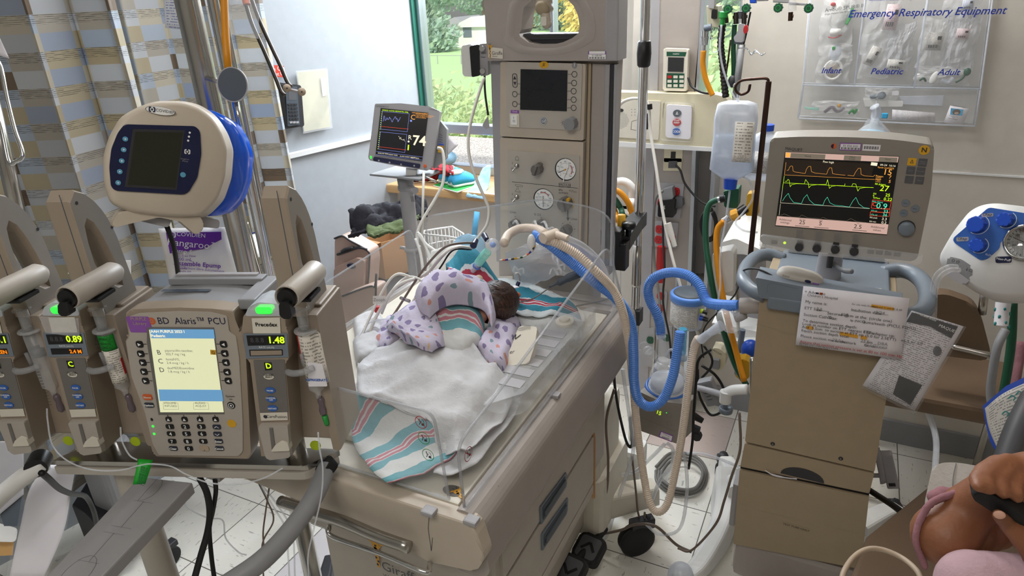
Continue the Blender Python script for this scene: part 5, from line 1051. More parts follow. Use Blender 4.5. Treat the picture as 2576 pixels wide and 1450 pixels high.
def ex1(F,c,t):
    b=MB(F).m('green_dark')
    for i in range(7):b.ell((c[0]-.02+.008*i,c[1]-.012+.003*(i % 3),.006),(.004,.003,.003),None,8,6)
    b.m('white').tube([(c[0]-.02,c[1]-.005,.006),(c[0],c[1]+.01,.01),(c[0]+.015,c[1]-.004,.006),(c[0]-.005,c[1]-.002,.008)],.0016,6,5);obj('connectors',b,t)
bag('supply_bag',FT,(.035,-.002),.034,.034,3,'clear bag with small green connectors lying on the cart top','plastic bag',extra=ex1)
def ex2(F,c,t):b=MB(F).m('print_label');G=[[F.wld(c[0]-.02+.04*j,c[1]+.0+.02*i,.014) for j in (0,1)] for i in (0,1)];b=MB().m('print_label').sheet(G,.0005);obj('paper_label',b,t)
bag('supply_bag',FT,(.095,-.01),.026,.03,5,'clear bag with a printed label at the right end of the cart top','plastic bag',extra=ex2)
# ================================================================ infusion pumps on the roll stand
FPU=Fr(W(470,950,t=.00066),20.5);PQ=FPU.P;G5=FPU.uv
# --- programming unit
PC=thing('infusion_pump_controller','grey infusion pump controller with a lit cream and blue drug screen and keypad','infusion pump',FPU.wld(*G5(500,1155)))
out=PQ([(314,788),(332,779),(450,774),(534,777),(586,783),(591,800),(596,832),(607,836),(616,850),(631,1140),(626,1157),(392,1151),(384,1140),(362,1050),(330,948),(313,858),(324,846),(320,820)])
b=MB(FPU).m('pump_tan').prism(rnd(out,.003,2),-.03,0,.004);b.m('grey');cx0,cy0=G5(470,955)
bk=[(p[0]*.96+cx0*.04,p[1]*.985+cy0*.015) for p in out];b.prism(rnd(bk,.004,2),-.115,-.028,.004);bd=obj('body',b,PC)
b=MB(FPU).m('pump_light').prism(rnd(PQ([(322,798),(350,788),(450,783),(530,785),(572,796),(576,834),(594,846),(602,900),(611,1060),(611,1136),(600,1148),(400,1146),(385,1118),(366,1040),(332,948),(318,858),(327,848)],.001),.003,2),.0,.0018,.0008);obj('face_plate',b,PC)
def q5(m,pts,w,w0=0):return MB(FPU).m(m).prism(PQ(pts),w0,w)
b=q5('pump_dark',[(372,822),(540,823),(566,1040),(401,1042),(372,860)],.0028);b.m('scr_cream').prism(PQ([(378,828),(538,829),(565,1035),(406,1035)]),.001,.0034);sc5=obj('screen',b,PC)
b=MB(FPU);w=.0042
def pl5(m,pts,ww=.0039):b.m(m).plate([G5(*p,.0034) for p in pts],ww)
def t5(s_,x,y,sz,m_='charcoal',al='LEFT',sx=1,ww=w,bold=0):b.m(m_).text(s_,*G5(x,y,.0034),sz,ww,al,0,sx,0,bold)
pl5('scr_blue',[(378,828),(538,829),(541,852),(381,851)]);pl5('scr_blue',[(399,980),(558,981),(562,1010),(402,1009)])
t5('AAH PURPLE 2023 I',380,834,.0068,'scr_white',bold=.0002);t5('Pediatric',381,845,.0068,'scr_white',bold=.0002)
for s_,x,y,l1,l2 in (('B',395,887,'piperacillin-tazobac','302.7 mg / kg'),('C',398,909,'fentaNYL','2.4 mcg / kg / h'),('D',401,931,'dexMEDEtomidine','1.8 mcg / kg / h')):t5(s_,x,y,.0125,'grey_dark');t5(l1,x+20,y-5,.0062,'grey');t5(l2,x+22,y+4,.0062,'grey')
t5('A',391,863,.0125,'scr_grey') if 0 else None
pl5('yellow',[(529,880),(543,881),(544,893),(530,892)]);t5('G',537,887,.008,'charcoal','CENTER')
for x in (411,487):b.m('grey').line([G5(*p,.0034) for p in ((x,1014),(x+37,1014),(x+39,1030),(x+1,1030),(x,1014))],.0004,.0039)
t5('VOLUME\nINFUSED',429,1018,.0058,'grey','CENTER');t5('AUDIO\nADJUST',505,1018,.0058,'grey','CENTER');obj('screen_image',b,sc5)
def key5(x,y,wd,h,m_,s_='',tm='bright',sz=.009,nm='key',tri=0):
    g=G5(x,y,.0018);b=MB(FPU).m(m_).prism(rr(g[0]-wd/2,g[1]-h/2,g[0]+wd/2,g[1]+h/2,h*.28),.001,.0036,.0008);b.m(tm)
    if s_:b.text(s_,*g,sz,.0041,'CENTER',bold=.0002)
    if tri==1:b.plate([(g[0]-.0025,g[1]-.003),(g[0]+.003,g[1]),(g[0]-.0025,g[1]+.003)],.0041)
    if tri==2:b.plate([(g[0]+.0025,g[1]+.003),(g[0]-.003,g[1]),(g[0]+.0025,g[1]-.003)],.0041)
    if tri==3:b.plate([(g[0]-.003,g[1]-.0025),(g[0]+.003,g[1]-.0025),(g[0],g[1]+.003)],.0041)
    if tri==4:b.line([(g[0]-.004,g[1]-.0015),(g[0],g[1]+.002),(g[0]+.004,g[1]-.0015)],.001,.0041)
    if tri==5:b.line([(g[0]-.004,g[1]+.0015),(g[0],g[1]-.002),(g[0]+.004,g[1]+.0015)],.001,.0041)
    if tri in (1,2):s1=1 if tri==1 else -1;b.m('black').bar(g[0]+s1*wd*.5,g[1],g[0]+s1*(wd*.5+.0065),g[1],.0011,.0024)
    if tri==3 and y<1062 and y>1050:b.m('black').bar(g[0],g[1]+h*.5,g[0],g[1]+h*.5+.004,.0011,.0024)
    return obj(nm,b,PC)
for k,(x,y) in enumerate([(352,866),(355,890),(360,912),(363,935),(367,958)]):key5(x,y,.0115,.0115,'black',tri=1)
for k,(x,y) in enumerate([(563,866),(566,889),(569,912),(572,936),(575,958)]):key5(x,y,.0115,.0115,'black',tri=2)
for x in (425,465,504,543):key5(x,1055,.0105,.0095,'black',tri=3)
for j,(y,xs,L_) in enumerate([(1073,(428,467,507),'123'),(1091,(431,470,509),'456'),(1110,(434,473,512),'789')]):
    for x,c_ in zip(xs,L_):key5(x,y,.0145,.0088,'black',c_,sz=.0095)
key5(546,1074,.0145,.0088,'key_dark',tri=4);key5(548,1092,.0145,.0088,'key_dark',tri=5);key5(551,1110,.0145,.0088,'key_dark','Enter',sz=.006);key5(437,1128,.0150,.0088,'key_dark','Clear',sz=.006);key5(476,1128,.0145,.0088,'black','0',sz=.0095);key5(515,1128,.0165,.0100,'mask_beige','.','black',.012);key5(553,1128,.0155,.0088,'key_dark','Cancel',sz=.0055)
key5(372,999,.0165,.0105,'orange','Silence','offwhite',.0048);key5(376,1019,.0165,.009,'key_dark','Options','bright',.0052)
b=MB(FPU).m('black');g=G5(582,1020,.0018);b.prism(circ(*g,.0068),.001,.003,.0006);b.m('bright').ring(*g,.0050,.0010,.0034).plate(circ(*g,.0018),.0034);obj('system_key',b,PC)
b=MB(FPU).m('charcoal').text('System\non',*G5(580,1001,.0018),.0055,.0023,'CENTER');b.m('navy');g=G5(396,808,.0018);b.text('BD  Alaris\u2122 PCU',*g,.0168,.0023,'LEFT',-0,.93);b.m('orange').plate(circ(*G5(382,808,.0018),.0062),.0023).m('mask_beige').ring(*G5(382,808,.0018),.003,.0008,.0026);obj('logo',b,PC) 
b=MB(FPU).m('purple_lbl').prism(rr(*G5(329,836,.0018),*G5(374,797,.0018),.003),.001,.0026);b.m('mask_beige').text('PURPLE\nLibrary',*G5(351,808,.0018),.0082,.0031,'CENTER');obj('sticker',b,PC)
b=MB(FPU).m('yellow').prism(circ(*G5(583,1066,.0018),.0078),.001,.0025);obj('round_sticker',b,PC,label='orange round sticker')
b=MB(FPU).m('glow_green');
for i,(x,y) in enumerate(((382,1056),(385,1073),(388,1092))):obj('status_light',MB(FPU).m('black' if i==0 else 'glow_green').ell((*G5(x,y,.0018),.002),(.0024,.0034 if i==0 else .0026,.0012),None,10,6),PC)
zt5=G5(450,776)[1]
b=MB(FPU).m('grey');x0,x1=G5(325,780)[0],G5(590,780)[0];b.box(x0+.012,x1+.004,zt5-.002,zt5+.010,-.118,-.095,.002);b.box(x1-.004,x1+.026,zt5-.012,zt5+.006,-.118,-.02,.003);b.m('cool_grey').box(x0+.02,x1-.01,zt5+.009,zt5+.013,-.118,-.108,.001);obj('top_rail',b,PC)
b=MB(flat(FPU.wld(0,zt5+.0005,-.05),FPU.ex,-FPU.ez)).m('slot').plate(rr(-.05,.012,.035,.022),.0006);b.m('navy').text('A5K2 00 HM0',-.008,.017,.008,.0012,'CENTER');obj('label',b,PC)
# --- syringe pump modules
Dr=G5(613,838)
def module(ref,name_lab,main,small,letter,strip,paper,seed):
    rp=G5(*ref);du,dv=rp[0]-Dr[0],rp[1]-Dr[1];SH=lambda L,w=0:[(p[0]+du,p[1]+dv) for p in FPU.P(L,w)];sh=lambda x,y,w=0:SH([(x,y)],w)[0]
    T_=thing('syringe_pump',name_lab,'syringe pump',FPU.wld(*sh(680,1150)),'syringe pump modules beside the controller');w=.0015
    b=MB(FPU).m('pump_tan');x0,x1=sh(612,900)[0],sh(872,1140,-.05)[0];yb,yt=sh(700,1148)[1],sh(700,800)[1]
    b.box(x0+.004,x1,yb+.002,yt,-.13,-.05,.004);b.prism(rnd(SH([(608,836),(612,795),(628,780),(717,782),(719,824),(725,838),(727,903),(718,912),(736,1140),(734,1148),(656,1150),(632,912),(618,903)]),.002,2),-.055,0,.003)
    b.prism(rnd([(x1-.010,yb),(x1+.004,yb),(x1+.004,yt-.005),(x1-.014,yt-.005),(x1-.012,yb+.08)],.003),-.13,-.02,.002);bd=obj('body',b,T_)
    b=MB(FPU).m('milky');b.prism(rnd(SH([(616,795),(626,772),(652,760),(695,764),(716,778),(718,795)]),.004),-.045,.001,.004);h_=obj('light_bar',b,T_)
    g=sh(665,781);b=MB(FPU).m('glow_green').prism(rr(g[0]-.013,g[1]-.005,g[0]+.013,g[1]+.006,.004),-.01,.003,.001);obj('green_light',b,h_)
    b=MB(FPU).m('offwhite').plate(SH([(634,800),(705,798),(707,838),(638,840)]),w);b.m('black')
    if main != '0.89':b.text('Precedex' if paper=='white_red' else '',*sh(671,816),.0095,.0022,'CENTER',bold=.0002) if paper=='white_red' else None
    else:b.m('film').plate(SH([(610,795),(716,800),(712,850),(622,838)]),.0026)
    obj('name_strip',b,T_)
    b=MB(FPU).m('steelblue').plate(SH([(613,838),(723,838),(727,898),(620,902)]),w);b.m('black').plate(SH([(621,843),(716,842),(718,866),(625,869)]),.002);b.m('black').plate(SH([(628,879),(712,878),(713,893),(630,895)]),.002);b.m('bright').text('RATE (mL/h)',*sh(672,873),.0048,.002,'CENTER')
    b.m('grey_dark').text('8.8.8',*sh(648,855),.0120,.0024,'CENTER',shear=.08);d_=obj('display',b,T_)
    b=MB(FPU).m('glow_lime').text(main,*sh(717,855),.0165,.0028,'RIGHT',shear=.08,bold=.0004);b.m('glow_orange');b.text(small,*sh(712,887),.0095,.0028,'RIGHT',bold=.0003) if small else b.m('pump_tan').plate(SH([(632,881),(710,880),(711,891),(633,893)]),.0026);obj('readout',b,d_)
    b=MB(FPU).m('pump_dark').prism(rnd(SH([(638,906),(716,905),(726,1036),(655,1040)]),.002),0,.0012);b.m('black').plate(SH([(665,911),(684,911),(686,930),(668,931)]),.0018);b.m('glow_lime').text(letter,*sh(677,920),.0135,.0024,'CENTER',bold=.0003)
    b.m('offwhite').plate(circ(*sh(677,947),.0088,.0052),.0018);b.m('charcoal').text('CHANNEL\nSELECT',*sh(677,945),.0038,.0024,'CENTER',bold=.0001);b.m('offwhite').plate(SH([(655,1038),(724,1036),(725,1056),(658,1058)]),.0018)
    if strip:b.m('charcoal').text(strip,*sh(697,1047),.0078,.0024,'CENTER');b.plate(circ(*sh(669,1047),.0034),.0024)
    obj('control_panel',b,T_)
    for x,y,s_ in ((681,981,'PAUSE'),(684,1004,'CHANNEL\nOFF'),(687,1026,'RESTART')):g=sh(x,y);b=MB(FPU).m('key_blue').prism(circ(*g,.0088,.0056),.001,.0028,.0006);b.m('bright').text(s_,g[0],g[1]+(.0015 if '\n' in s_ else 0),.0038,.0033,'CENTER',bold=.0001);obj('key',b,T_)
    b=MB(FPU).m('pump_light').prism(rnd(SH([(655,1064),(729,1063),(736,1143),(680,1150),(673,1140)]),.004),-.002,.010,.003);b.m('pump_dark').prism(SH([(684,1068),(693,1068),(699,1112),(690,1122)]),.0,.0115,.001);b.m('offwhite').prism(rnd(SH([(694,1118),(710,1108),(726,1114),(731,1132),(683,1134)],.01),.003),.0,.0135,.002);obj('latch',b,T_)
    g=sh(793,1122,-.048);b=MB(FPU).m('lime').prism(circ(*g,.0098),-.05,-.0478);obj('round_sticker',b,T_)
    # plunger driver: a rounded arm running back from the black knob
    ar=FPU.uv(720,750,.05);a=(ar[0]+du,ar[1]+dv);b=MB(FPU).m('pump_light')
    prof=[(.0165,.044),(.0175,.05),(.0190,.046),(.0190,-.02),(.0185,-.055),(.012,-.066)]
    b.loft([[(a[0]+(.0165 if False else r_)*math.cos(t_)*1.0+(.004 if z_<.04 else 0),a[1]+r_*.98*math.sin(t_)-(.001 if z_<0 else 0),z_) for t_ in [k*PI/12 for k in range(24)]] for r_,z_ in prof]);am=obj('driver_arm',b,T_)
    b=MB(FPU).m('black').prism(circ(a[0],a[1],.0135,n=28),.042,.053,.002);lv=(-.002,-.030) if paper=='white_red' else (-.006,-.026);b.prism(rnd([(a[0]-.008,a[1]-.002),(a[0]+.008,a[1]-.002),(a[0]+lv[0]+.010,a[1]+lv[1]),(a[0]+lv[0]-.009,a[1]+lv[1]+.001)],.006),.045,.060,.003);obj('driver_knob',b,am)
    b=MB(FPU).m('black').box(a[0]-.012,a[0]+.02,a[1]-.024,a[1]-.017,-.03,.015,.002);obj('plunger_clip',b,am)
    # upright fin handle
    ff=FPU.uv(745,800,-.02);fu=ff[0]+du;ft=FPU.uv(770,472,-.02)[1]+dv;fb=yt-.01;wdt=.0205;FN=flat(FPU.wld(fu+wdt,fb,-.02),-FPU.ez,FPU.ey);Hh=ft-fb
    hx=Hh/.175
    o_=[(0,0),(0,Hh),(.012,Hh)]+[(.012+.070*math.sin(k*PI/16)**1.15,Hh-(1-math.cos(k*PI/16))*Hh*.60) for k in range(1,9)]+[(.086,Hh*.22),(.090,0)]
    i_=[(.012,Hh*.42),(.012,Hh*.60),(.016,Hh*.74),(.024,Hh*.78),(.035,Hh*.74),(.047,Hh*.60),(.055,Hh*.44),(.062,Hh*.27),(.064,Hh*.16),(.055,Hh*.13),(.040,Hh*.18),(.024,Hh*.28)]
    n=36;cc=Vector((.037,Hh*.45))
    def star(poly):
        R=[];P2=[Vector(p) for p in rnd(poly,.006,3)]
        for k in range(n):
            d=Vector((math.cos(2*PI*k/n),math.sin(2*PI*k/n)));best=.01
            for j in range(len(P2)):
                p,q=P2[j-1]-cc,P2[j]-cc;e=q-p;den=d.x*e.y-d.y*e.x
                if abs(den)<1e-12:continue
                t_=(p.x*e.y-p.y*e.x)/den;s_=(p.x*d.y-p.y*d.x)/den
                if t_>0 and -.001<=s_<=1.001:best=max(best,t_)
            R.append(cc+d*best)
        return R
    A,B_=star(o_),star(i_);b=MB(FN);vs=[];lay=[(A,-wdt*2+.003),(A,-.003)]
    Ain=[cc+(p-cc)*.975 for p in A];Bo=[cc+(p-cc)*1.0 for p in B_];Bi=[cc+(p-cc)*.80 for p in B_]
    rings=[[(p.x,p.y,-2*wdt) for p in Ain],[(p.x,p.y,-2*wdt+.003) for p in A],[(p.x,p.y,-.003) for p in A],[(p.x,p.y,0) for p in Ain],[(p.x,p.y,0) for p in Bo],[(p.x,p.y,-.010) for p in Bi],[(p.x,p.y,-2*wdt+.010) for p in Bi],[(p.x,p.y,-2*wdt) for p in Bo]]
    vs=[v for r in rings for v in r];fs=[]
    for k in range(8):
        for i in range(n):j=(i+1) % n;a0,a1=k*n,((k+1) % 8)*n;fs.append((a0+i,a0+j,a1+j,a1+i))
    b.m('pump_tan').add(vs,fs[:3*n]+fs[4*n:],False);b.m('pump_grey').add(vs,fs[3*n:4*n],False);b.m('charcoal')
    for p in ((.014,Hh*.90),(.074,Hh*.62),(.018,Hh*.22)):b.prism(circ(*p,.0028,n=10),0,.0006)
    b2=MB(FPU);obj('fin_handle',b,T_)
    b=MB(FPU).m('slot').box(fu+wdt*.35,fu+wdt*.40,fb+.03,ft-.004,-.02,-.0195);obj('seam',b,T_)
    # syringe
    sx,sy0,sy1=a[0]+.018,a[1]-.012,0;wS=-.018;top_=sh(780,828,wS)[1];bot=sh(788,985,wS)[1];bw=sh(780,900,wS)[0]+.002;r_=.0135
    S_=thing('syringe',{'green':'syringe with a bright green and white label in the pump left of the controller','white_red':'syringe wrapped in a white drug label with a red edge, right of the controller','none':'unlabelled grey marked syringe in the leftmost pump'}[paper],'syringe',FPU.wld(bw,bot,wS),'syringes held in the pump modules')
    b=MB(FPU).m('clear_pack');b.lathe([(.009,0),(.009,.036)],(bw-.002,top_,wS),(0,1,0),16);b.m('clear').box(bw-.003,bw+.001,top_,top_+.036,wS-.008,wS+.008);b.lathe([(.014,.036),(.014,.038)],(bw-.002,top_,wS),(0,1,0),16);obj('plunger',b,S_)
    b=MB(FPU).m('clear_pack');b.lathe([(.019,0),(.019,.0025),(r_,.003)],(bw,top_-.003,wS),(0,1,0),24);b.lathe([(r_,top_),(r_,bot+.008),(.006,bot),(.004,bot-.014)][::-1] and [(.004,0),(.006,.012),(r_,.02),(r_,top_-bot+.012)],(bw,bot-.012,wS),(0,1,0),24);obj('barrel',b,S_)
    if paper=='none':
        b=MB(FPU).m('charcoal');b.lathe([(r_*.9,0),(r_*.9,.014)],(bw,top_-.05,wS),(0,1,0),20);obj('stopper',b,S_);b=MB(FPU).m('charcoal')
        for k in range(12):b.bar(bw-.004,top_-.075-k*.006,bw+.002,top_-.075-k*.006,.0008,wS+r_+.0006)
        obj('scale_marks',b,S_)
    def wrap(m_,y0_,y1_,a0=-.25,a1=PI+.1,rr_=r_+.0008,flap=0,n_=14):
        G=[]
        for i in range(6):
            y_=y0_+(y1_-y0_)*i/5;row=[]
            for j in range(n_):t_=a1+(a0-a1)*j/(n_-1);row.append(FPU.wld(bw+rr_*math.cos(t_),y_,wS+rr_*math.sin(t_)))
            if flap:
                for k in range(1,5):row.append(FPU.wld(bw+rr_*math.cos(a0)+flap*k/4,y_,wS+rr_*math.sin(a0)+.004*math.sin(k*1.4+i*.5)))
            G.append(row)
        return MB().m(m_).sheet(G,.0004)
    if paper=='green':
        obj('green_label',wrap('print_green',top_-.036,top_-.008,.2),S_);bb=MB(FPU).m('black');
        for s_,dy in (('IV PUSH',.013),('continuous',.021),('IN ONLY',.029)):bb.text(s_,bw-.0,top_-dy,.0062,wS+r_+.0018,'CENTER',2)
        obj('label_lettering',bb,S_);obj('paper_label',wrap('print_label',top_-.100,top_-.037,.0),S_);obj('red_strip',MB(FPU).m('red').box(bw+r_-.001,bw+r_+.001,top_-.085,top_-.055,wS,wS+.004),S_)
    if paper=='white_red':
        obj('paper_label',wrap('print_label',top_-.098,top_-.004,.3,flap=.012),S_);obj('red_strip',MB(FPU).m('red').box(bw-r_-.0012,bw-r_+.001,top_-.054,top_-.004,wS-.002,wS+.006),S_);obj('label_flap',MB(FPU).m('paper').prism(rnd([(bw-.006,top_-.098),(bw+.026,top_-.097),(bw+.024,top_-.055),(bw+.0,top_-.052)],.002),wS+r_+.002,wS+r_+.003),S_)
        obj('label_lettering',MB(FPU).m('key_blue').text('REFRIGERATE',bw+.010,top_-.085,.0062,wS+r_+.0036,'CENTER',bold=.0002),S_)
    b=MB(FPU).m('clear_purple').lathe([(.002,0),(.0055,.004),(.0062,.012),(.0045,.022),(.006,.030),(.0045,.036)],(bw+.003,bot-.048,wS),(0,1,0),14);obj('luer_tip',b,S_)
    if paper=='white_red':obj('connector',MB(FPU).m('green').lathe([(.003,0),(.0045,.004),(.005,.02)],(bw+.006,bot-.068,wS),(-.1,1,0),12),S_)
    # clear barrel clamp
    b=MB(FPU).m('clear_smoke');yc_=sh(750,928)[1];b.tube([(bw-.034,yc_-.004,.004),(bw-.02,yc_-.002,.012),(bw-.004,yc_,.010),(bw+.008,yc_+.001,-.002)],.0055,10,5);b.tube([(bw-.008,yc_+.002,-.004),(bw-.008,yc_+.026,-.002)],.003,8,0);obj('barrel_clamp',b,T_)
    return (bw,bot,wS)
mD=module((613,838),'syringe pump module reading 1.48, right of the controller','1.48','','D','CareFusion','white_red',1)
mB_=module((109,836),'syringe pump module reading 0.89, left of the controller','0.89','2.4 M','C','','green',2)
mA=module((-78,838),'syringe pump module cut off by the left edge of the photo','5.1','ZEN','B','','none',3)
# --- feeding pump on the pole (seen from slightly below its right side)
FK=facing(420,420,.00064,12);PK=FK.P
KP=thing('feeding_pump','off-white feeding pump with a dark screen and translucent blue side shell','feeding pump',FK.o)
bo=[(350,268),(393,254),(457,253),(495,263),(535,290),(560,330),(575,373),(570,447),(550,505),(510,546),(460,549),(406,546),(329,536),(278,513),(262,460),(260,396),(275,345),(304,294)]
def krings(sx,w_,dx=0):c=Vector(FK.uv(415,405));return [(c.x+(Vector(p)-c).x*sx+dx,c.y+(Vector(p)-c).y*sx,w_) for p in rnd(PK(bo),.01,3)]
b=MB(FK).m('beige').loft([krings(.90,.006),krings(.965,.003),krings(1,-.006),krings(1.03,-.03,.012),krings(1.0,-.052,.024)]);obj('body',b,KP)
b=MB(FK).m('blue_shell').loft([krings(.97,-.0525,.030),krings(.99,-.068,.052),krings(.95,-.085,.074),krings(.80,-.095,.085)]);obj('blue_shell',b,KP)
b=MB(FK).m('blue');
for k in range(6):b.box(.040+.005*k,.043+.005*k,-.035,.005,-.075,-.07)
b.box(.03,.07,-.04,.01,-.08,-.076);obj('rotor_housing',b,KP)
b=MB(FK).m('navy').prism(rnd(PK([(311,313),(490,318),(500,332),(503,388),(493,447),(470,485),(457,489),(286,479),(277,468),(273,421),(278,375),(294,335)]),.005),.004,.0085,.0015);fpn=obj('front_panel',b,KP)
b=MB(FK).m('charcoal').prism(PK([(331,325),(461,328),(441,478),(311,470)]),.007,.0092);b.m('lcd_olive').plate(PK([(338,332),(456,334),(437,471),(319,464)]),.0095);obj('screen',b,KP)
for x,y,r_ in ((315,350,.0038),(311,377,.0038),(306,405,.0038),(301,432,.0038),(297,460,.0038),(460,440,.0042)):
    g=FK.uv(x,y,.0085);b=MB(FK).m('button_blue').prism(circ(*g,r_),.008,.0100,.0005);
    if x<400:b.m('bright').plate([(g[0]-.001,g[1]-.0015),(g[0]+.0018,g[1]),(g[0]-.001,g[1]+.0015)],.0104)
    obj('button',b,KP)
b=MB(FK).m('bright')
for x,y in ((477,334),(475,344),(473,354)):b.plate(circ(*FK.uv(x,y,.0085),.0017,n=10),.0092)
def crossmark(g,s_,ww):
    b.line([(g[0]-s_*.35,g[1]+s_*.8),(g[0]-s_,g[1]+s_*.8),(g[0]-s_,g[1]-s_*.8),(g[0]-s_*.35,g[1]-s_*.8)],s_*.45,ww);b.line([(g[0]+s_*.35,g[1]+s_*.8),(g[0]+s_,g[1]+s_*.8),(g[0]+s_,g[1]-s_*.8),(g[0]+s_*.35,g[1]-s_*.8)],s_*.45,ww)
    b.bar(g[0]-s_*.45,g[1],g[0]+s_*.45,g[1],s_*.3,ww);b.bar(g[0],g[1]-s_*.45,g[0],g[1]+s_*.45,s_*.3,ww)
crossmark(FK.uv(471,382,.0085),.0036,.0092);b.m('grey').text('kangaroo\nePump',*FK.uv(465,403,.0085),.0034,.0092,'CENTER');obj('panel_marking',b,KP)
b=MB(FK).m('bright');g=FK.uv(402,279,.004);b.prism(circ(*g,.0215,.0065),.0,.0085);b.m('charcoal').ring(*g,.0215,.0008,.0089,32,.0065);b.m('navy');crossmark((g[0]-.012,g[1]),.0038,.009);b.m('grey_dark').text('COVIDIEN',g[0]-.007,g[1],.0062,.009);obj('logo',b,KP)
b=MB(FK).m('beige');b.prism(rnd(PK([(300,534),(345,528),(500,540),(514,560),(512,582),(494,592),(455,558),(400,548),(345,560),(286,574),(284,560)]),.004),-.03,-.004,.003);b.m('cool_grey').prism(rnd(PK([(510,545),(566,558),(564,580),(520,575)]),.004),-.08,-.03,.003);b.prism(rnd(PK([(350,548),(440,556),(430,576),(345,556)]),.004),-.06,-.02,.003);obj('pole_clamp',b,KP)
b=MB().m('cable_black').tube([FK.wld(*FK.uv(431,575),-.03),W(437,620,t=.00068),W(447,680,t=.00071),W(452,735,t=.00074)],.0042,8,6);obj('power_cable',b,KP)
# --- poles of the roll stand
def vpole(px,py,d,r,z0,z1,m_='steel'):
    rv=ray(px,py);k=d/math.hypot(rv.x,rv.y);return (rv.x*k,rv.y*k),MB().m(m_).cyl((rv.x*k,rv.y*k,z0),(rv.x*k,rv.y*k,z1),r,n=28)
rv_=ray(548,355);k_=1.56/math.hypot(rv_.x,rv_.y);P1=(rv_.x*k_,rv_.y*k_)
IP=thing('iv_pole','tall bright steel pole pair standing behind the feeding pump','iv pole',(P1[0],P1[1],0))
(pxx,pyy),b=vpole(548,355,1.56,.024,.1,2.6);obj('pole',b,IP)
(a_,c_),b=vpole(562,130,1.50,.011,.75,2.6,'chrome');obj('pole',b,IP)
(a_,c_),b=vpole(577,100,1.52,.0055,1.2,2.6,'chrome');obj('rod',b,IP)
b=MB().m('charcoal')
for k_ in range(5):a=k_*2*PI/5+.9;limb(b,[(P1[0],P1[1],.11),(P1[0]+.12*math.cos(a),P1[1]+.12*math.sin(a),.10),(P1[0]+.22*math.cos(a),P1[1]+.22*math.sin(a),.08)],(.03,.02),.05,.1)
obj('base',b,IP)
RS=thing('roll_stand','roll stand under the pumps with steel shelf, grey handle tubes and lettered cross beam','roll stand',(-.93,.5,0))
zs=.958
b=MB().m('steel');pp=[(-1.245,.525),(-.79,.70),(-.76,.765),(-1.22,.60)];b.prism(rnd(pp,.01),zs-.012,zs,.002);obj('shelf',b,RS)
b=MB().m('beige_panel').prism(rnd([(p[0],p[1]-.004) for p in pp],.01),zs-.028,zs-.0125,.002);obj('shelf_base',b,RS)
bm_=[W(350,1198,z=.94),W(482,1212,z=.94),W(250,1455,z=.94),W(95,1470,z=.94)];bm_=[Vector((p.x,p.y)) for p in bm_]
b=MB().m('cool_grey').prism([tuple(p) for p in bm_],.915,.938,.003);obj('cross_beam',b,RS)
e1=(bm_[3]-bm_[0]).normalized();fb_=flat((bm_[0].x,bm_[0].y,.9385),(e1.x,e1.y,0),(e1.y*-1,e1.x,0));fb_.ez=Vector((0,0,1))
k=MB().m('slot');cen=lambda f:(bm_[0]+bm_[1])/2*(1-f)+(bm_[2]+bm_[3])/2*f
def sk(f,dx,dy):c=cen(f);a2=(bm_[1]-bm_[0]).normalized();b2_=(bm_[3]-bm_[0]).normalized();p=c+a2*dx+b2_*dy;return (p.x,p.y)
for f in (.38,.70):k.line([sk(f,-.02,-.03),sk(f,.02,-.028)],.0004,.9387);k.line([sk(f,0,-.03),sk(f,0,.03)],.0004,.9387);k.line([sk(f,-.02,.03),sk(f,.02,.032)],.0004,.9387)
k.line([sk(.12,-.015+.03*math.sin(a*.5)*.7,.03*math.cos(a*.5)) for a in range(0,7)]+[sk(.12,-.015,-.03),sk(.12,-.015,.03)],.0004,.9387);k.line([sk(.93,.022*math.sin(a*.42),.035*math.cos(a*.42)) for a in range(16)],.0004,.9387);obj('scratched_lettering',k,RS)
def wt(px,py,z):return W(px,py,z=z)
b=MB().m('grey');b.tube([wt(822,1178,.945),wt(790,1250,.935),wt(735,1330,.92),wt(660,1410,.91),wt(560,1480,.90)],.0165,16,6);b.m('black').cyl(wt(815,1168,.955),wt(829,1184,.94),.0185,n=24);obj('handle_tube',b,RS)
b=MB().m('white');b.tube([wt(112,1165,.945),wt(60,1200,.93),wt(0,1250,.92),wt(-60,1310,.92)],.0165,16,6);b.m('black').cyl(wt(104,1152,.945),wt(90,1180,.945),.0195,n=24);obj('handle_tube',b,RS)
b=MB().m('beige_panel');c=W(372,1330,z=.75);b.cyl((c.x,c.y,.1),(c.x,c.y,.915),.030,.026,n=28);obj('column',b,RS)
b=MB().m('steel');c=FPU.wld(*G5(702,1150),-.06);b.cyl((c.x,c.y,zs),(c.x,c.y,c.z+.01),.019,n=24);obj('pump_post',b,RS);b=MB().m('steel');c=FPU.wld(*G5(200,1140),-.06);b.cyl((c.x,c.y,zs),(c.x,c.y,c.z+.01),.019,n=24);obj('pump_post',b,RS)
b=MB().m('charcoal');c=(c.x,c.y) if 0 else (W(372,1330,z=.75).x,W(372,1330,z=.75).y)
for k_ in range(5):a=k_*2*PI/5+.3;limb(b,[(c[0],c[1],.11),(c[0]+.15*math.cos(a),c[1]+.15*math.sin(a),.10),(c[0]+.30*math.cos(a),c[1]+.30*math.sin(a),.08)],(.03,.02),.05,.1)
obj('base',b,RS)
for k_ in range(5):a=k_*2*PI/5+.3;caster(c[0]+.29*math.cos(a),c[1]+.29*math.sin(a),.035,RS,.09,k_*72)
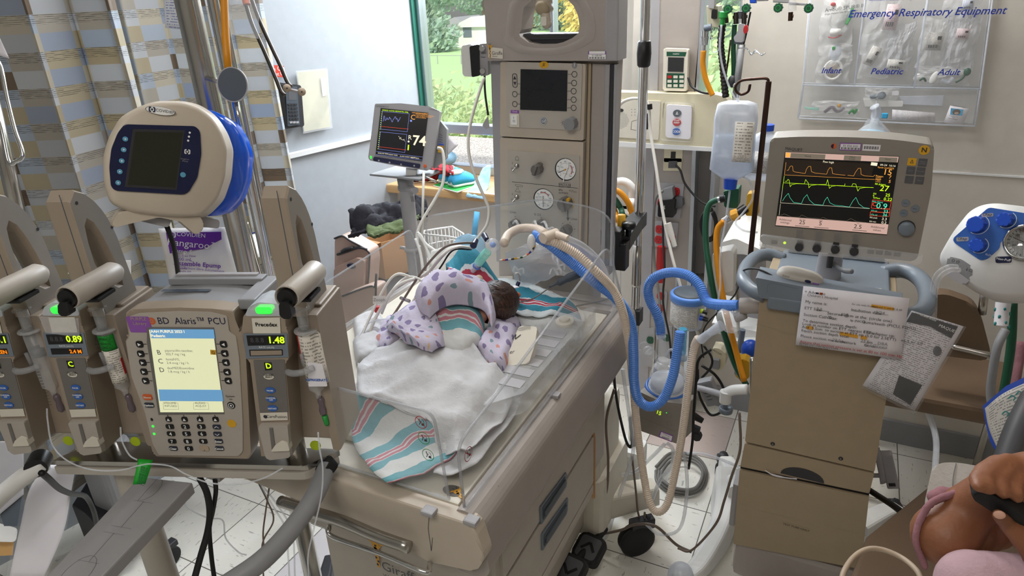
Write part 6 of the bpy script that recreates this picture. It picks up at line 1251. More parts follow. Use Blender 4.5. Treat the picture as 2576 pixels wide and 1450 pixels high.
# round disc on its thin post, clamped to the stand
t=thing('round_disc','round dark grey disc with a pale rim on a thin rod beside the steel pole','disc',W(585,213,t=.00072))
FD=facing(585,213,.00072,-8);b=MB(FD).m('slot').prism(circ(0,0,.0245,.029,n=36),-.004,.0015,.001);obj('disc',b,t);b=MB(FD).m('cool_grey').frame(circ(0,0,.0262,.0308,n=36),circ(0,0,.0243,.0288,n=36),-.007,.002);obj('rim',b,t)
b=MB().m('chrome').tube([FD.wld(.004,-.03,-.006),FD.wld(.012,-.085,-.006)],.0045,10,0);b.tube([FD.wld(-.005,0,-.008),Vector((P1[0],P1[1],FD.o.z))],.005,8,0);obj('rod',b,t)
b=MB().m('yellow_hose').tube([W(563,-30,t=.00073),W(566,60,t=.00073),W(571,140,t=.00073),W(575,178,t=.00074)],.0068,12,6);obj('air_hose',b,label='straight yellow tube hanging above the round disc',cat='tube')
# green flag label and thin clear lines
b=MB();fg=facing(360,1188,.00068);b.m('green_tag');g=fg.P([(334,1220),(366,1218),(385,1158),(348,1155)]);G=[[fg.wld(*(Vector(g[0])*(1-j)*(1-i)+Vector(g[1])*j*(1-i)+Vector(g[3])*(1-j)*i+Vector(g[2])*j*i),.003*math.sin(i*3)) for j in (0,.33,.66,1)] for i in [k/6 for k in range(7)]];b.sheet(G,.0006)
t=thing('flag_label','green folded flag label on the thin clear infusion lines','label',fg.o);obj('flag',b,t);b=MB(fg).m('green_dark')
for kk in range(3):b.text('Central Line',*fg.uv(352+kk*6,1196+kk*2),.006,.0045,'CENTER',80)
obj('lettering',b,t)
def line_(pts,r,m_,lab,cat='tube',t_=.00066,nm='infusion_line',k_=7,grp=None):b=MB().m(m_).tube([W(p[0],p[1],t=(p[2] if len(p)>2 else t_)) for p in pts],r,7,k_);return obj(nm,b,label=lab,cat=cat,group=grp)
line_([(118,1028),(120,1060),(132,1120),(170,1160),(230,1182),(300,1184),(350,1172),(380,1168),(430,1174),(470,1195),(530,1216),(600,1218),(660,1205),(712,1178)],.0013,'clear_tube','thin clear line arcing from the 0.89 pump under the controller to the right post',t_=.00064)
line_([(303,1075),(307,1110),(325,1145),(345,1158)],.0013,'clear_tube','short thin clear line falling from the green labelled syringe',t_=.00064)
line_([(800,1088),(804,1130),(812,1180),(808,1250),(790,1330),(775,1400),(778,1460)],.0013,'clear_tube','thin clear line with a green band hanging from the 1.48 pump',t_=.00062)
line_([(500,1200,.00074),(520,1240,.00074),(528,1290,.00075),(522,1340,.00075),(505,1400,.00074),(490,1455,.00073)],.0062,'rubber','thicker dark cable hanging under the pump shelf','cable',nm='cable')
line_([(541,1205,.00075),(543,1240,.00075),(535,1290,.00076),(527,1330,.00077),(532,1400,.00077),(540,1460,.00077)],.0044,'cable_black','thinner black cable crossing the dark cable under the pump shelf','cable',nm='cable')
for i,(L_,m_) in enumerate([([(650,1215),(672,1260),(688,1310),(660,1370),(663,1455)],'tube_brown'),([(652,1218),(690,1280),(718,1330),(725,1400),(728,1455)],'clear_tube'),([(655,1216),(700,1275),(735,1340),(742,1455)],'clear_tube'),([(678,1222),(668,1290),(662,1340),(664,1380)],'tube_brown')]):
    line_([(a,c,.0008) for a,c in L_],.0017,m_,('brown lead hanging left of the grey handle tube','clear line hanging under the shelf beside the brown lead','outer clear line curving behind the grey handle tube','short brown lead crossing behind the longer one')[i])
line_([(455,1230),(470,1275),(520,1303),(560,1310),(568,1355),(600,1390),(620,1397)],.0016,'clear_tube','long clear line wandering over the tiles below the shelf',t_=.00085)
# ================================================================ head wall, service column and what hangs there
def FY(y):return Fr((-.4,y,1.0))
Fw=FY(2.50);Pw=Fw.P;gw=Fw.uv
SC=thing('service_column','tall beige and aluminium medical service column with a horizontal rail panel','service column',(-.66,2.5,0))
b=MB(Fw).m('rail_beige').prism(Pw([(1640,-60),(1772,-60),(1745,240),(1640,236)]),-.13,0);b.prism(Pw([(1625,372),(1745,378),(1715,1080),(1600,1060)]),-.13,0);b.m('cool_grey').prism(Pw([(1640,-60),(1662,-60),(1655,235),(1634,234)]),-.12,.004,.001);b.prism(Pw([(1627,374),(1648,375),(1628,1060),(1602,1060)]),-.12,.004,.001);obj('column_body',b,SC)
b=MB(Fw).m('alu').prism(Pw([(1768,-60),(1780,-60),(1757,240),(1750,240)]),-.13,.006,.001);b.prism(Pw([(1742,378),(1752,378),(1725,1080),(1715,1080)]),-.13,.006,.001);b.prism(Pw([(1790,380),(1800,380),(1772,800),(1762,800)]),-.13,-.02,.001);obj('edge_profile',b,SC)
b=MB(Fw).m('pump_dark').prism(Pw([(1752,378),(1790,380),(1768,700),(1740,700)]),-.13,-.05);b.m('charcoal')
for k in range(8):b.prism(circ(*gw(1782-k*1.2,545+k*13,-.05),.005),-.05,-.045)
obj('cable_channel',b,SC)
Fr_=FY(2.44);Pr=Fr_.P;gr=Fr_.uv
b=MB(Fr_).m('cream').prism(rnd(Pr([(1540,232),(1800,238),(1825,245),(1838,262),(1830,360),(1812,378),(1540,362)]),[.002,.01,.01,.008,.008,.012,.002]),-.06,0,.005);b.m('trim_paint').prism(Pr([(1540,355),(1812,372),(1810,382),(1540,368)]),-.05,.004,.001);rp=obj('rail_panel',b,SC)
b=MB(Fr_).m('offwhite').prism(rnd(Pr([(1540,250),(1662,254),(1657,352),(1540,344)]),.004),0,.004,.001);b.m('grey')
c=gr(1563,302)
for i in range(-7,8):
    for j in range(-7,8):
        if i*i+j*j<52:b.plate(circ(c[0]+i*.0042,c[1]+j*.0042,.0011,n=6),.0046)
b.m('charcoal').plate(circ(*gr(1563,277),.010,.006),.0046);b.line([gr(1606,275),gr(1608,300),gr(1590,305),gr(1588,325),gr(1604,328)],.0012,.0046)
for k in range(6):b.plate(circ(*gr(1590+8*(k % 2),275+7*(k//2)),.0014,n=6),.0046)
b.m('black').plate(Pr([(1628,285),(1633,285),(1631,325),(1626,325)]),.0046);obj('speaker_plate',b,SC)
b=MB(Fr_).m('paper').prism(rnd(Pr([(1678,262),(1742,266),(1738,350),(1675,345)]),.008),0,.008,.003);nb_=obj('call_panel',b,SC)
for (x,y,m_,s_,sz) in ((1705,284,'slot','\u0394',.014),(1704,307,'red','STAFF\nASSIST',.0075),(1703,330,'key_blue','CODE',.011)):g=gr(x,y);b=MB(Fr_).m(m_).prism(circ(*g,.0150,.0125),.008,.011,.001);b.m('bright').text(s_,g[0],g[1]+(.003 if '\n' in s_ else 0),sz,.0116,'CENTER',bold=.0002);obj('button',b,nb_)
b=MB(Fr_).m('clear').prism(rnd(Pr([(1668,256),(1748,260),(1744,356),(1664,350)]),.01),0,.022,.006);obj('clear_cover',b,SC)
b=MB(Fr_).m('offwhite').prism(rnd(Pr([(1797,278),(1813,279),(1809,346),(1793,344)]),.002),0,.003);b.m('grey');c=gr(1803,312);b.text('BRAKE RELEASE',*c,.008,.0036,'CENTER',90);obj('label_plate',b,SC)
for i,(x,y,wd,h) in enumerate(((1695,390,46,34),(1693,413,46,32))):b=MB(Fw).m('cream').prism(rnd(Pw([(x-wd/2,y-h/2),(x+wd/2,y-h/2+1),(x+wd/2-1,y+h/2),(x-wd/2-1,y+h/2)]),.003),0,.006,.001);b.m('grey_dark' if i else 'black').prism(Pw([(x-10+2*(i==0)*2,y-9),(x+12-6*(i==0),y-9),(x+11-6*(i==0),y+9),(x-11+4*(i==0),y+9)]),.005,.008,.001);obj('data_socket',b,SC)
def outlet_plate(pts,reds,m_='red'):
    b=MB(Fw).m('cool_grey').prism(rnd(Pw(pts),.004),0,.006,.001);o=obj('outlet_plate',b,SC)
    for x,y in reds:
        g=gw(x,y,.006);b=MB(Fw).m(m_).prism(rr(g[0]-.015,g[1]-.016,g[0]+.015,g[1]+.016,.012),.005,.0095,.001);b.m('black').plate(rr(g[0]-.007,g[1]-.001,g[0]-.005,g[1]+.007),.010).plate(rr(g[0]+.005,g[1]-.001,g[0]+.007,g[1]+.007),.010).plate(circ(g[0],g[1]-.007,.002,n=8),.010);obj('socket',b,o)
outlet_plate([(1655,458),(1722,462),(1712,550),(1648,545)],[(1700,482),(1697,515),(1664,510)]);outlet_plate([(1646,556),(1708,560),(1702,624),(1640,618)],[(1659,577),(1657,603),(1690,600)]);outlet_plate([(1620,826),(1692,820),(1688,925),(1616,920)],[(1636,856),(1676,850)],'green_dark');outlet_plate([(1648,720),(1680,735),(1675,800),(1643,790)],[(1662,745),(1660,775)],'red')
# plugs and adaptors in the sockets
def lump(nm,F,pts,w0,w1,m_,lab,cat,bev=.006,txt=None):
    b=MB(F).m(m_).prism(rnd(F.P(pts,w1),.005),w0,w1,bev)
    if txt:c_=F.P([txt[1:3]],w1)[0];b.m('bright').text(txt[0],*c_,txt[3],w1+.0006,'CENTER',txt[4])
    return obj(nm,b,label=lab,cat=cat)
lump('power_plug',Fw,[(1664,478),(1690,472),(1694,500),(1676,512),(1662,498)],.01,.05,'grey','grey power plug in the upper red socket','plug');lump('power_plug',Fw,[(1696,498),(1716,500),(1718,520),(1698,526)],.01,.04,'grey_dark','dark grey power plug right of the black adaptor','plug')
lump('power_adaptor',Fw,[(1656,506),(1698,502),(1694,548),(1654,546)],.012,.06,'black','black power adaptor plugged in below the grey plug','adaptor',txt=('Aerogen',1669,528,.010,82))
b=MB(Fw).m('red');b.loft([[(gw(x,y,.05)[0]+a*.5*w_,gw(x,y,.05)[1]+.0,.05+c_*.012) for a,c_ in ((-1,-.6),(-1,.6),(0,1),(1,.6),(1,-.6),(0,-1))] for x,y,w_ in ((1664,620,.030),(1663,650,.032),(1662,685,.034),(1660,710,.026))],False);obj('red_wrap',b,label='bright red wrap around the cables below the sockets',cat='cable wrap')
# small green framed monitor on the rail
Fs=FY(2.46);b=MB(Fs).m('offwhite').prism(rnd(Fs.P([(1669,122),(1731,124),(1727,230),(1667,228)]),.006),-.03,0,.004);t=thing('bedside_analyzer','small white monitor with green key fields standing on the rail panel','monitor',Fs.wld(*Fs.uv(1698,229)));obj('body',b,t)
b=MB(Fs).m('green_dark').plate(Fs.P([(1677,130),(1727,131),(1724,142),(1677,141)]),.0006).plate(Fs.P([(1677,184),(1722,185),(1720,222),(1676,221)]),.0006);b.m('dim_screen').prism(Fs.P([(1681,144),(1721,145),(1719,181),(1680,180)]),0,.002);b.m('bright').text('MASIMO',*Fs.uv(1701,136),.006,.0012,'CENTER')
for k in range(9):b.m('red' if k==0 else 'offwhite').plate([(a,c_) for a,c_ in rr(*Fs.uv(1679+15*(k % 3),197+11*(k//3)),*Fs.uv(1690+15*(k % 3),190+11*(k//3)),.001)],.0012)
obj('front_panel',b,t)
def tubey(nm,pts,r,m_,lab,cat='tube',y=2.4,n=8,k=7,hose=0,grp=None):
    b=MB().m(m_);Q_=[W(p[0],p[1],y=(p[2] if len(p)>2 else y)) for p in pts]
    (b.hose(Q_,r,hose,.22) if hose else b.tube(Q_,r,n,k));return obj(nm,b,label=lab,cat=cat,group=grp)
tubey('cable',[(1731,195,2.44),(1740,218,2.43),(1765,232,2.42),(1790,236,2.42)],.004,'cable_black','short black cable from the small monitor to the rail panel end','cable')
# chrome equipment pole with black bracket
yp=1.90;p0=W(1618,200,y=yp);PO=thing('equipment_pole','chrome pole with black collar and bracket beside the warmer column','pole',(p0.x,yp,0))
obj('pole',MB().m('chrome').cyl((p0.x,yp,.25),(p0.x,yp,2.5),.0135,n=24),PO);zc=W(1625,135,y=yp).z;obj('collar',MB().m('black').lathe([(.014,-.035),(.018,-.03),(.020,.0),(.018,.03),(.014,.034)],(p0.x,yp,zc),(0,0,1),20),PO)
zb=W(1600,545,y=yp).z;b=MB().m('black');b.prism([(p0.x-.018,yp+.02),(p0.x+.02,yp+.02),(p0.x+.02,yp-.03),(-.50,1.70),(-.545,1.66),(-.56,1.70),(p0.x-.02,yp-.01)],zb-.03,zb+.012,.004)
b.m('black').box(-.57,-.515,1.655,1.70,zb-.01,zb+.035,.003);b.lathe([(.008,0),(.008,.02),(.018,.022),(.020,.03),(.018,.038),(.001,.04)],(-.505,1.70,zb+.01),(0,0,1),20);obj('bracket',b,PO);b=MB().m('black').box(-.535,-.50,1.66,1.70,zb-.08,zb,.004);obj('clamp_block',b,PO)
b=MB().m('steel');b.lathe([(.0135,0),(.015,.01),(.0145,.06),(.0138,.14)],(p0.x,yp,W(1595,720,y=yp).z),(0,0,1),18);obj('taped_section',b,PO);b=MB().m('charcoal').prism([(p0.x-.02,yp-.02),(p0.x+.02,yp-.02),(p0.x+.02,yp+.02),(p0.x-.02,yp+.02)],W(1593,775,y=yp).z-.05,W(1593,775,y=yp).z,.004);obj('lower_clamp',b,PO)
b=MB().m('white').tube([(p0.x,yp,.25),(p0.x,yp,.2)],.02,12,0);b.box(p0.x-.05,p0.x+.05,yp-.05,yp+.05,.0,.25,.02);obj('foot',b,PO)
b=MB();q=W(1562,610,y=1.72);b.m('giraffe_yellow').lathe([(.012,.0),(.017,.004),(.017,.016),(.012,.02)],(q.x,q.y,q.z+.0),(0,0,1),8,False);b.m('chrome').lathe([(.010,.02),(.013,.022),(.013,.034),(.010,.036)],q,(0,0,1),6,False);b.lathe([(.002,-.05),(.005,-.045),(.006,-.02),(.008,-.014),(.008,0)],q,(0,0,1),14);b.m('yellow').lathe([(.009,.036),(.011,.04),(.011,.08)],q,(0,0,1),12);obj('gas_connector',b,label='yellow and chrome gas connector hanging under the black bracket',cat='connector')
tubey('thin_line',[(1562,650),(1561,720),(1559,800)],.0012,'clear_tube','very thin line dropping from the yellow connector',y=1.72)
tubey('green_tube',[(1560,590,1.75),(1545,600,1.76),(1535,618,1.77),(1530,640,1.78)],.007,'green_dark','short dark green tube left of the yellow connector')
for i,(p_,m_,r_) in enumerate((([(1538,475),(1560,485),(1580,510),(1590,540),(1582,560),(1600,570,2.38)],'yellow_hose',.010),([(1536,490),(1550,505),(1562,525),(1570,545),(1600,560,2.38)],'green_dark',.009),([(1536,505),(1548,535),(1560,560),(1600,580,2.38)],'yellow_hose',.010))):tubey('gas_hose',p_,r_,m_,('upper yellow hose curling behind the black bracket','dark green hose between the two yellow hoses','lower yellow hose behind the black bracket')[i],'hose',y=2.0)
tubey('white_ring',[(1538,462),(1570,458),(1590,475),(1592,500),(1588,525),(1605,535,2.38)],.014,'white','white curved plastic ring behind the yellow hoses','ring',y=2.05,n=12)
tubey('pendant_cable',[(1549,275,2.36),(1570,255,2.34),(1600,248,2.33),(1630,262,2.33),(1636,330,2.33),(1650,420,2.30),(1665,520,2.27),(1680,600,2.24),(1700,680,2.2),(1725,760,2.18),(1760,850,2.15)],.0055,'tube_white','long white cable crossing the sockets diagonally from the speaker','cable')
b=MB().m('tube_white').cyl(W(1680,562,y=2.25),W(1698,620,y=2.24),.012,.008);b.m('black').cyl(W(1634,262,y=2.33),W(1635,275,y=2.33),.009);obj('inline_switch',b,label='white inline switch on the long diagonal cable',cat='switch')
tubey('wall_cable',[(1700,415,2.46),(1712,430,2.45),(1722,460,2.44),(1745,490,2.43),(1770,512,2.42),(1800,520,2.42)],.004,'cable_black','black cord curving from the data socket to the right','cord');tubey('wall_cable',[(1668,480,2.4),(1650,500,2.4),(1644,560,2.4),(1645,640,2.4),(1655,720,2.35),(1662,790,2.3),(1665,850,2.3)],.005,'cable_grey','grey cord running down left of the sockets','cord');tubey('wall_cable',[(1668,550,2.42),(1668,600,2.4),(1672,680,2.35),(1668,760,2.3),(1684,850,2.25),(1690,930,2.2)],.004,'cable_black','black cord falling from the black adaptor','cord')
tubey('steel_stay',[(1704,700,2.2),(1700,780,2.2),(1695,900,2.2)],.006,'grey','slim grey stay in front of the suction canister','rod',k=0)
# suction canister
Fc=FY(2.12);q=Fc.wld(*Fc.uv(1732,778));t=thing('suction_canister','clear suction canister with blue rim and printed label on the service column','canister',(q.x,q.y,q.z-.06))
b=MB().m('milky').lathe([(.001,-.062),(.050,-.06),(.058,.02),(.06,.045)],q,(0,0,1),28);obj('jar',b,t);b=MB().m('hose_blue').lathe([(.058,.036),(.064,.038),(.064,.058),(.06,.062)],q,(0,0,1),28);obj('rim',b,t);b=MB().m('slot').lathe([(.058,.058),(.05,.066),(.03,.070),(.001,.07)],q,(0,0,1),28);obj('lid',b,t)
def curved(mb,c,r,a0,a1,z0,z1,su=1):G=[[Vector((c.x+r*math.cos(a0+(a1-a0)*j/12),c.y+r*math.sin(a0+(a1-a0)*j/12),z0+(z1-z0)*i/3)) for j in range(13)] for i in range(4)];return mb.sheet(G,.0008)
b=MB().m('print_grey');curved(b,q,.0605,-PI*.95,-PI*.25,q.z-.045,q.z+.03);obj('label',b,t)
b=MB();b.m('lime').cyl(W(1762,782,y=2.08),W(1770,784,y=2.08),.008);b.m('blue').cyl(W(1760,800,y=2.08),W(1768,802,y=2.08),.009);b.m('black').cyl(W(1768,784,y=2.07),W(1780,788,y=2.07),.007).cyl(W(1768,802,y=2.07),W(1782,806,y=2.07),.008);obj('side_connectors',b,t) if 0 else obj('hose_couplings',b,label='lime and blue ringed black couplings right of the suction canister',cat='connector')
# gas manifold cluster at the top
Fg=FY(2.42);GM=thing('gas_manifold','cluster of flow meters and valves with green knobs at the top of the service column','gas manifold',Fg.wld(*Fg.uv(1850,60)))
b=MB(Fg).m('cool_grey').prism(Fg.P([(1780,-50),(1800,-50),(1796,22),(1782,20)]),-.04,.0);b.m('cream').prism(Fg.P([(1775,15),(1810,15),(1808,70),(1778,68)]),-.05,-.01,.003);b.m('black').prism(rnd(Fg.P([(1791,24),(1804,24),(1803,48),(1789,47)]),.004),-.01,.002,.001);b.m('grey_dark').prism(Fg.P([(1780,-30),(1960,-30),(1960,-10),(1780,-8)]),-.03,0);obj('bracket',b,GM)
for i,(x,y) in enumerate(((1835,22),(1880,20),(1960,19),(2036,20))):g=Fg.uv(x,y);b=MB(Fg).m('green_dark').prism([(g[0]+.013*(1+.12*math.cos(8*a))*math.cos(a),g[1]+.013*(1+.12*math.cos(8*a))*math.sin(a)) for a in [k*PI/16 for k in range(32)]],.01,.03,.003);b.m('green').ring(*g,.008,.002,.0306);obj('flow_knob',b,GM)
for i,x in enumerate((1818,1866)):a=Fg.wld(*Fg.uv(x,-40),.01);c_=Fg.wld(*Fg.uv(x-.5,28),.01);b=MB().m('clear').cyl(a,c_,.012);b.m('green' if i==0 else 'grey_dark').cyl(c_,c_-Vector((0,0,.022)),.010,.008);b.m('cool_grey').cyl(a+Vector((0,0,-.03)),a,.014);obj('flow_meter',b,GM)
b=MB(Fg).m('blue').prism(Fg.P([(1885,-20),(1905,-20),(1903,8),(1888,8)]),-.01,.015,.003);b.m('cool_grey').prism(Fg.P([(1905,-20),(1935,-20),(1932,2),(1905,3)]),-.01,.02,.004).prism(Fg.P([(1945,-20),(1985,-20),(1985,8),(1945,6)]),-.01,.01,.003).prism(Fg.P([(1985,4),(2030,8),(2028,14),(1985,12)]),0,.01,.002);b.m('clear').cyl(Fg.wld(*Fg.uv(2000,-20)) - Fg.o+Fg.o,Fg.wld(*Fg.uv(2000,20)),.01) if 0 else None;obj('valve_block',b,GM)
b=MB(Fg);b.m('clear_pack').cyl((*Fg.uv(1994,-20),.01),(*Fg.uv(1994,28),.01),.012);b.m('bronze').cyl((*Fg.uv(1990,30),.01),(*Fg.uv(1989,52),.01),.007).cyl((*Fg.uv(1985,40),.01),(*Fg.uv(1997,40),.01),.005);obj('oxygen_nipple',b,GM)
b=MB(Fg).m('darksteel');
for x in (1853,1873):b.cyl((*Fg.uv(x,30),.01),(*Fg.uv(x,60),.01),.008);b.cyl((*Fg.uv(x,38),.01),(*Fg.uv(x,46),.01),.011,n=6)
b.cyl((*Fg.uv(1828,40),.01),(*Fg.uv(1830,58),.01),.006);obj('hose_nut',b,GM)
t=thing('vacuum_regulator','grey regulator with a red round button hanging below the gas manifold','regulator',Fg.wld(*Fg.uv(1870,105),.02));b=MB(Fg).m('cool_grey').prism(rnd(Fg.P([(1861,58),(1878,60),(1876,84),(1873,105),(1852,104),(1849,92),(1860,80)]),.004),-.01,.03,.006);b.m('slot').prism(rnd(Fg.P([(1850,102),(1872,103),(1870,110),(1850,109)]),.002),-.01,.028,.003);obj('body',b,t);g=Fg.uv(1876,74,.03);obj('red_button',MB(Fg).m('red').prism(circ(*g,.007,.013),.02,.034,.002),t)
b=MB().m('grey');yq=2.40;b.tube([W(1866,112,y=yq),W(1858,180,y=yq),W(1850,245,y=yq)],.011,10,0);b.m('charcoal').ell(W(1842,205,y=yq),(.014,.012,.02));b.m('chrome').ell(W(1848,212,y=yq),(.01,.01,.01));obj('hanger_bar',b,label='flat grey arm hanging below the regulator',cat='arm')
b=MB().m('chrome');
for k in range(2):b.tube([W(1858,121,y=2.36),W(1880,123,y=2.34),W(1890,136+k*2,y=2.31),W(1900,132-k*5,y=2.30),W(1908,133,y=2.29),W(1916,139-k,y=2.28),W(1924,134,y=2.27)],.0022,6,6)
obj('wire_hooks',b,label='pair of chrome wire hooks pointing right at the wall',cat='hook')
tubey('corrugated_hose',[(1818,60),(1813,110),(1818,160),(1822,210),(1826,245)],.011,'black','black corrugated hose hanging in front of the narrow window','hose',y=2.40,hose=.012);tubey('green_hose',[(1848,62),(1845,120),(1846,170),(1845,200)],.008,'green_dark','dark green hose hanging right of the black corrugated hose','hose',y=2.42);tubey('clear_line',[(1815,62),(1811,120),(1818,170),(1835,220),(1850,250)],.0035,'clear_tube','clear line beside the black corrugated hose',y=2.38);tubey('black_rod',[(1838,100),(1832,150),(1826,190)],.003,'bronze','thin dark rod crossing the narrow window','rod',y=2.43,k=0);tubey('black_strap',[(1888,30),(1882,60),(1876,90),(1868,120)],.003,'cable_black','thin black cord beside the red button regulator','cord',y=2.42)
b=MB().m('green').cyl(W(1821,30,y=2.39),W(1819,44,y=2.39),.013).cyl(W(1819,44,y=2.39),W(1816,64,y=2.39),.008);obj('green_nipple',b,label='bright green oxygen nipple above the clear line',cat='connector')
b=MB();b.m('grey_blue').cyl(W(1772,72,y=2.38),W(1790,68,y=2.38),.011);b.m('chrome').cyl(W(1773,78,y=2.38),W(1772,92,y=2.38),.013,n=6).cyl(W(1772,92,y=2.38),W(1771,113,y=2.38),.015,.012,n=6).cyl(W(1771,113,y=2.38),W(1770,128,y=2.38),.007);obj('elbow_fitting',b,label='chrome elbow fitting at the top of the yellow hose',cat='fitting')
tubey('yellow_hose',[(1770,127),(1768,160),(1774,195),(1784,222),(1793,240)],.009,'yellow_hose','yellow hose running down from the chrome elbow past the narrow window','hose',y=2.38);tubey('bag_strap',[(1790,92),(1791,125),(1797,132),(1808,125),(1810,95)],.002,'clear_tube','thin clear strap loop left of the black corrugated hose','strap',y=2.38)
# bronze bag hook, inverted water bottle, second bottle
BH=thing('bottle_hook','dark bronze pole with a curled hook holding the inverted bottle','hook',W(1920,470,y=1.98));b=MB().m('bronze').cyl(W(1934,205,y=1.98),(W(1934,205,y=1.98).x,1.98,.95),.0075);obj('pole',b,BH);b=MB().m('bronze').tube([W(*p,y=1.98) for p in ((1934,210),(1928,198),(1895,199),(1865,203),(1851,216),(1852,230),(1865,238),(1882,230),(1887,212))],.0038,8,6);obj('hook',b,BH)
Fb2=FY(2.0);g=Fb2.uv
t=thing('inverted_bottle','inverted clear bottle with blue cap and printed label hanging from the bronze hook','bottle',Fb2.wld(*g(1840,470)))
ctr=[Fb2.wld(*g(x,y)) for x,y in ((1858,255),(1856,262),(1852,300),(1848,340),(1843,380),(1840,425),(1838,445),(1836,452))];hw=[.030,.052,.058,.056,.058,.060,.030,.017]
def sqr(c,a,b_,n=24):return [c+Vector((a*abs(math.cos(t_))**.45*(1 if math.cos(t_)>0 else -1),b_*abs(math.sin(t_))**.45*(1 if math.sin(t_)>0 else -1),0)) for t_ in [2*PI*k/n for k in range(n)]]
c0=ctr[3];ctr=[Vector((c0.x,c0.y,c.z)) for c in ctr]
obj('bottle_body',MB().m('milky').loft([sqr(c,a,a*.6) for c,a in zip(ctr,hw)]),t);obj('water',MB().m('water').loft([sqr(c,a*.95,a*.55) for c,a in zip(ctr[3:],hw[3:])]),t)
b=MB().m('blue').cyl(ctr[-1]+Vector((0,0,.004)),ctr[-1]-Vector((0,0,.026)),.020,.018);obj('cap',b,t);b=MB().m('clear_tube').tube([ctr[0]+Vector((0,0,0)),ctr[0]+Vector((0,0,.025))],.004,8,0);obj('hanger_tab',b,t)
G=[[Vector((c0.x+.004+.052*j,c0.y-.037,zz+.0)) for j in (0,.5,1)] for zz in (ctr[5].z+.03,ctr[4].z,ctr[3].z,ctr[2].z+.0)];obj('label',MB().m('print_label').sheet(G,.0006),t)
t=thing('blue_cap_bottle','upright clear bottle with a blue cap behind the bronze pole','bottle',W(1915,450,y=2.12));c0=W(1925,380,y=2.12);z_=lambda y:W(1925,y,y=2.12).z
obj('bottle_body',MB().m('milky').loft([sqr(Vector((c0.x,c0.y,z_(y))),a,a*.7) for y,a in ((450,.045),(445,.05),(355,.05),(345,.042),(333,.018),(326,.016))]),t);obj('cap',MB().m('blue').cyl((c0.x,c0.y,z_(328)),(c0.x,c0.y,z_(313)),.018),t);obj('label',MB().m('print_grey').sheet([[Vector((c0.x-.04+.07*j,c0.y-.0365,zz)) for j in (0,.5,1)] for zz in (z_(430),z_(375))],.0006),t)
# gas hoses and couplings
t=thing('green_coupling','dark green gas coupling beside the bottle neck','coupling',W(1840,500,y=2.1));b=MB(FY(2.1)).m('green_dark').prism(rnd(FY(2.1).P([(1822,478),(1862,470),(1858,520),(1825,518)]),.006),-.03,.02,.006);obj('block',b,t);obj('plug',MB().m('chrome').cyl(W(1826,498,y=2.08),W(1806,502,y=2.08),.010),t);obj('collar',MB().m('black').cyl(W(1824,498,y=2.075),W(1812,500,y=2.075),.014),t)
t=thing('yellow_coupling','yellow medical air coupling on the rail behind the ventilator','coupling',W(1880,520,y=2.1));obj('block',MB(FY(2.1)).m('yellow').prism(rnd(FY(2.1).P([(1882,484),(1908,482),(1908,540),(1878,538)]),.004),-.02,.02,.004),t);obj('nut',MB().m('giraffe_yellow').lathe([(.014,0),(.018,.004),(.018,.02),(.014,.024)],W(1840,545,y=2.06),(.8,0,.45),10,False),t);obj('plug',MB().m('chrome').cyl(W(1836,548,y=2.06),W(1820,558,y=2.06),.012),t);obj('sleeve',MB().m('black').cyl(W(1852,540,y=2.06),W(1876,524,y=2.08),.014),t)
tubey('green_gas_hose',[(1806,502,2.08),(1785,515,2.08),(1776,550,2.07),(1776,610,2.05),(1785,680,2.02),(1800,760,2.0),(1825,850,1.98),(1850,920,1.97),(1878,970,1.95)],.0095,'green_dark','dark green gas hose falling behind the ventilator cart','hose');tubey('yellow_gas_hose',[(1822,556,2.05),(1806,575,2.05),(1802,610,2.04),(1806,670,2.02),(1815,730,2.0),(1830,800,1.98),(1850,880,1.97),(1872,960,1.94)],.0095,'yellow_hose','yellow gas hose falling beside the green hose','hose')
tubey('clear_feed_tube',[(1836,480,2.0),(1825,560,1.98),(1812,640,1.95),(1812,720,1.92),(1800,790,1.9)],.003,'clear_tube','clear tube dropping from the inverted bottle');tubey('clear_loop',[(1870,445,2.0),(1888,460,2.02),(1893,500,2.04),(1870,535,2.04),(1850,560,2.0),(1870,580,2.0),(1905,585,2.02)],.003,'clear_tube','clear tube looping round the yellow coupling')
for i in range(3):tubey('cable_coil',[(1790+i*2,520+i*4,2.15),(1768+i*3,540,2.15),(1762+i*4,570,2.15),(1775+i*2,605-i*4,2.15),(1795,600-i*5,2.15),(1803-i*2,560,2.15),(1795-i*2,530+i*3,2.15)],.004,'cable_black',('outermost black loop of the coiled cable right of the sockets','middle black loop of the coiled cable','innermost black loop of the coiled cable')[i],'cable')
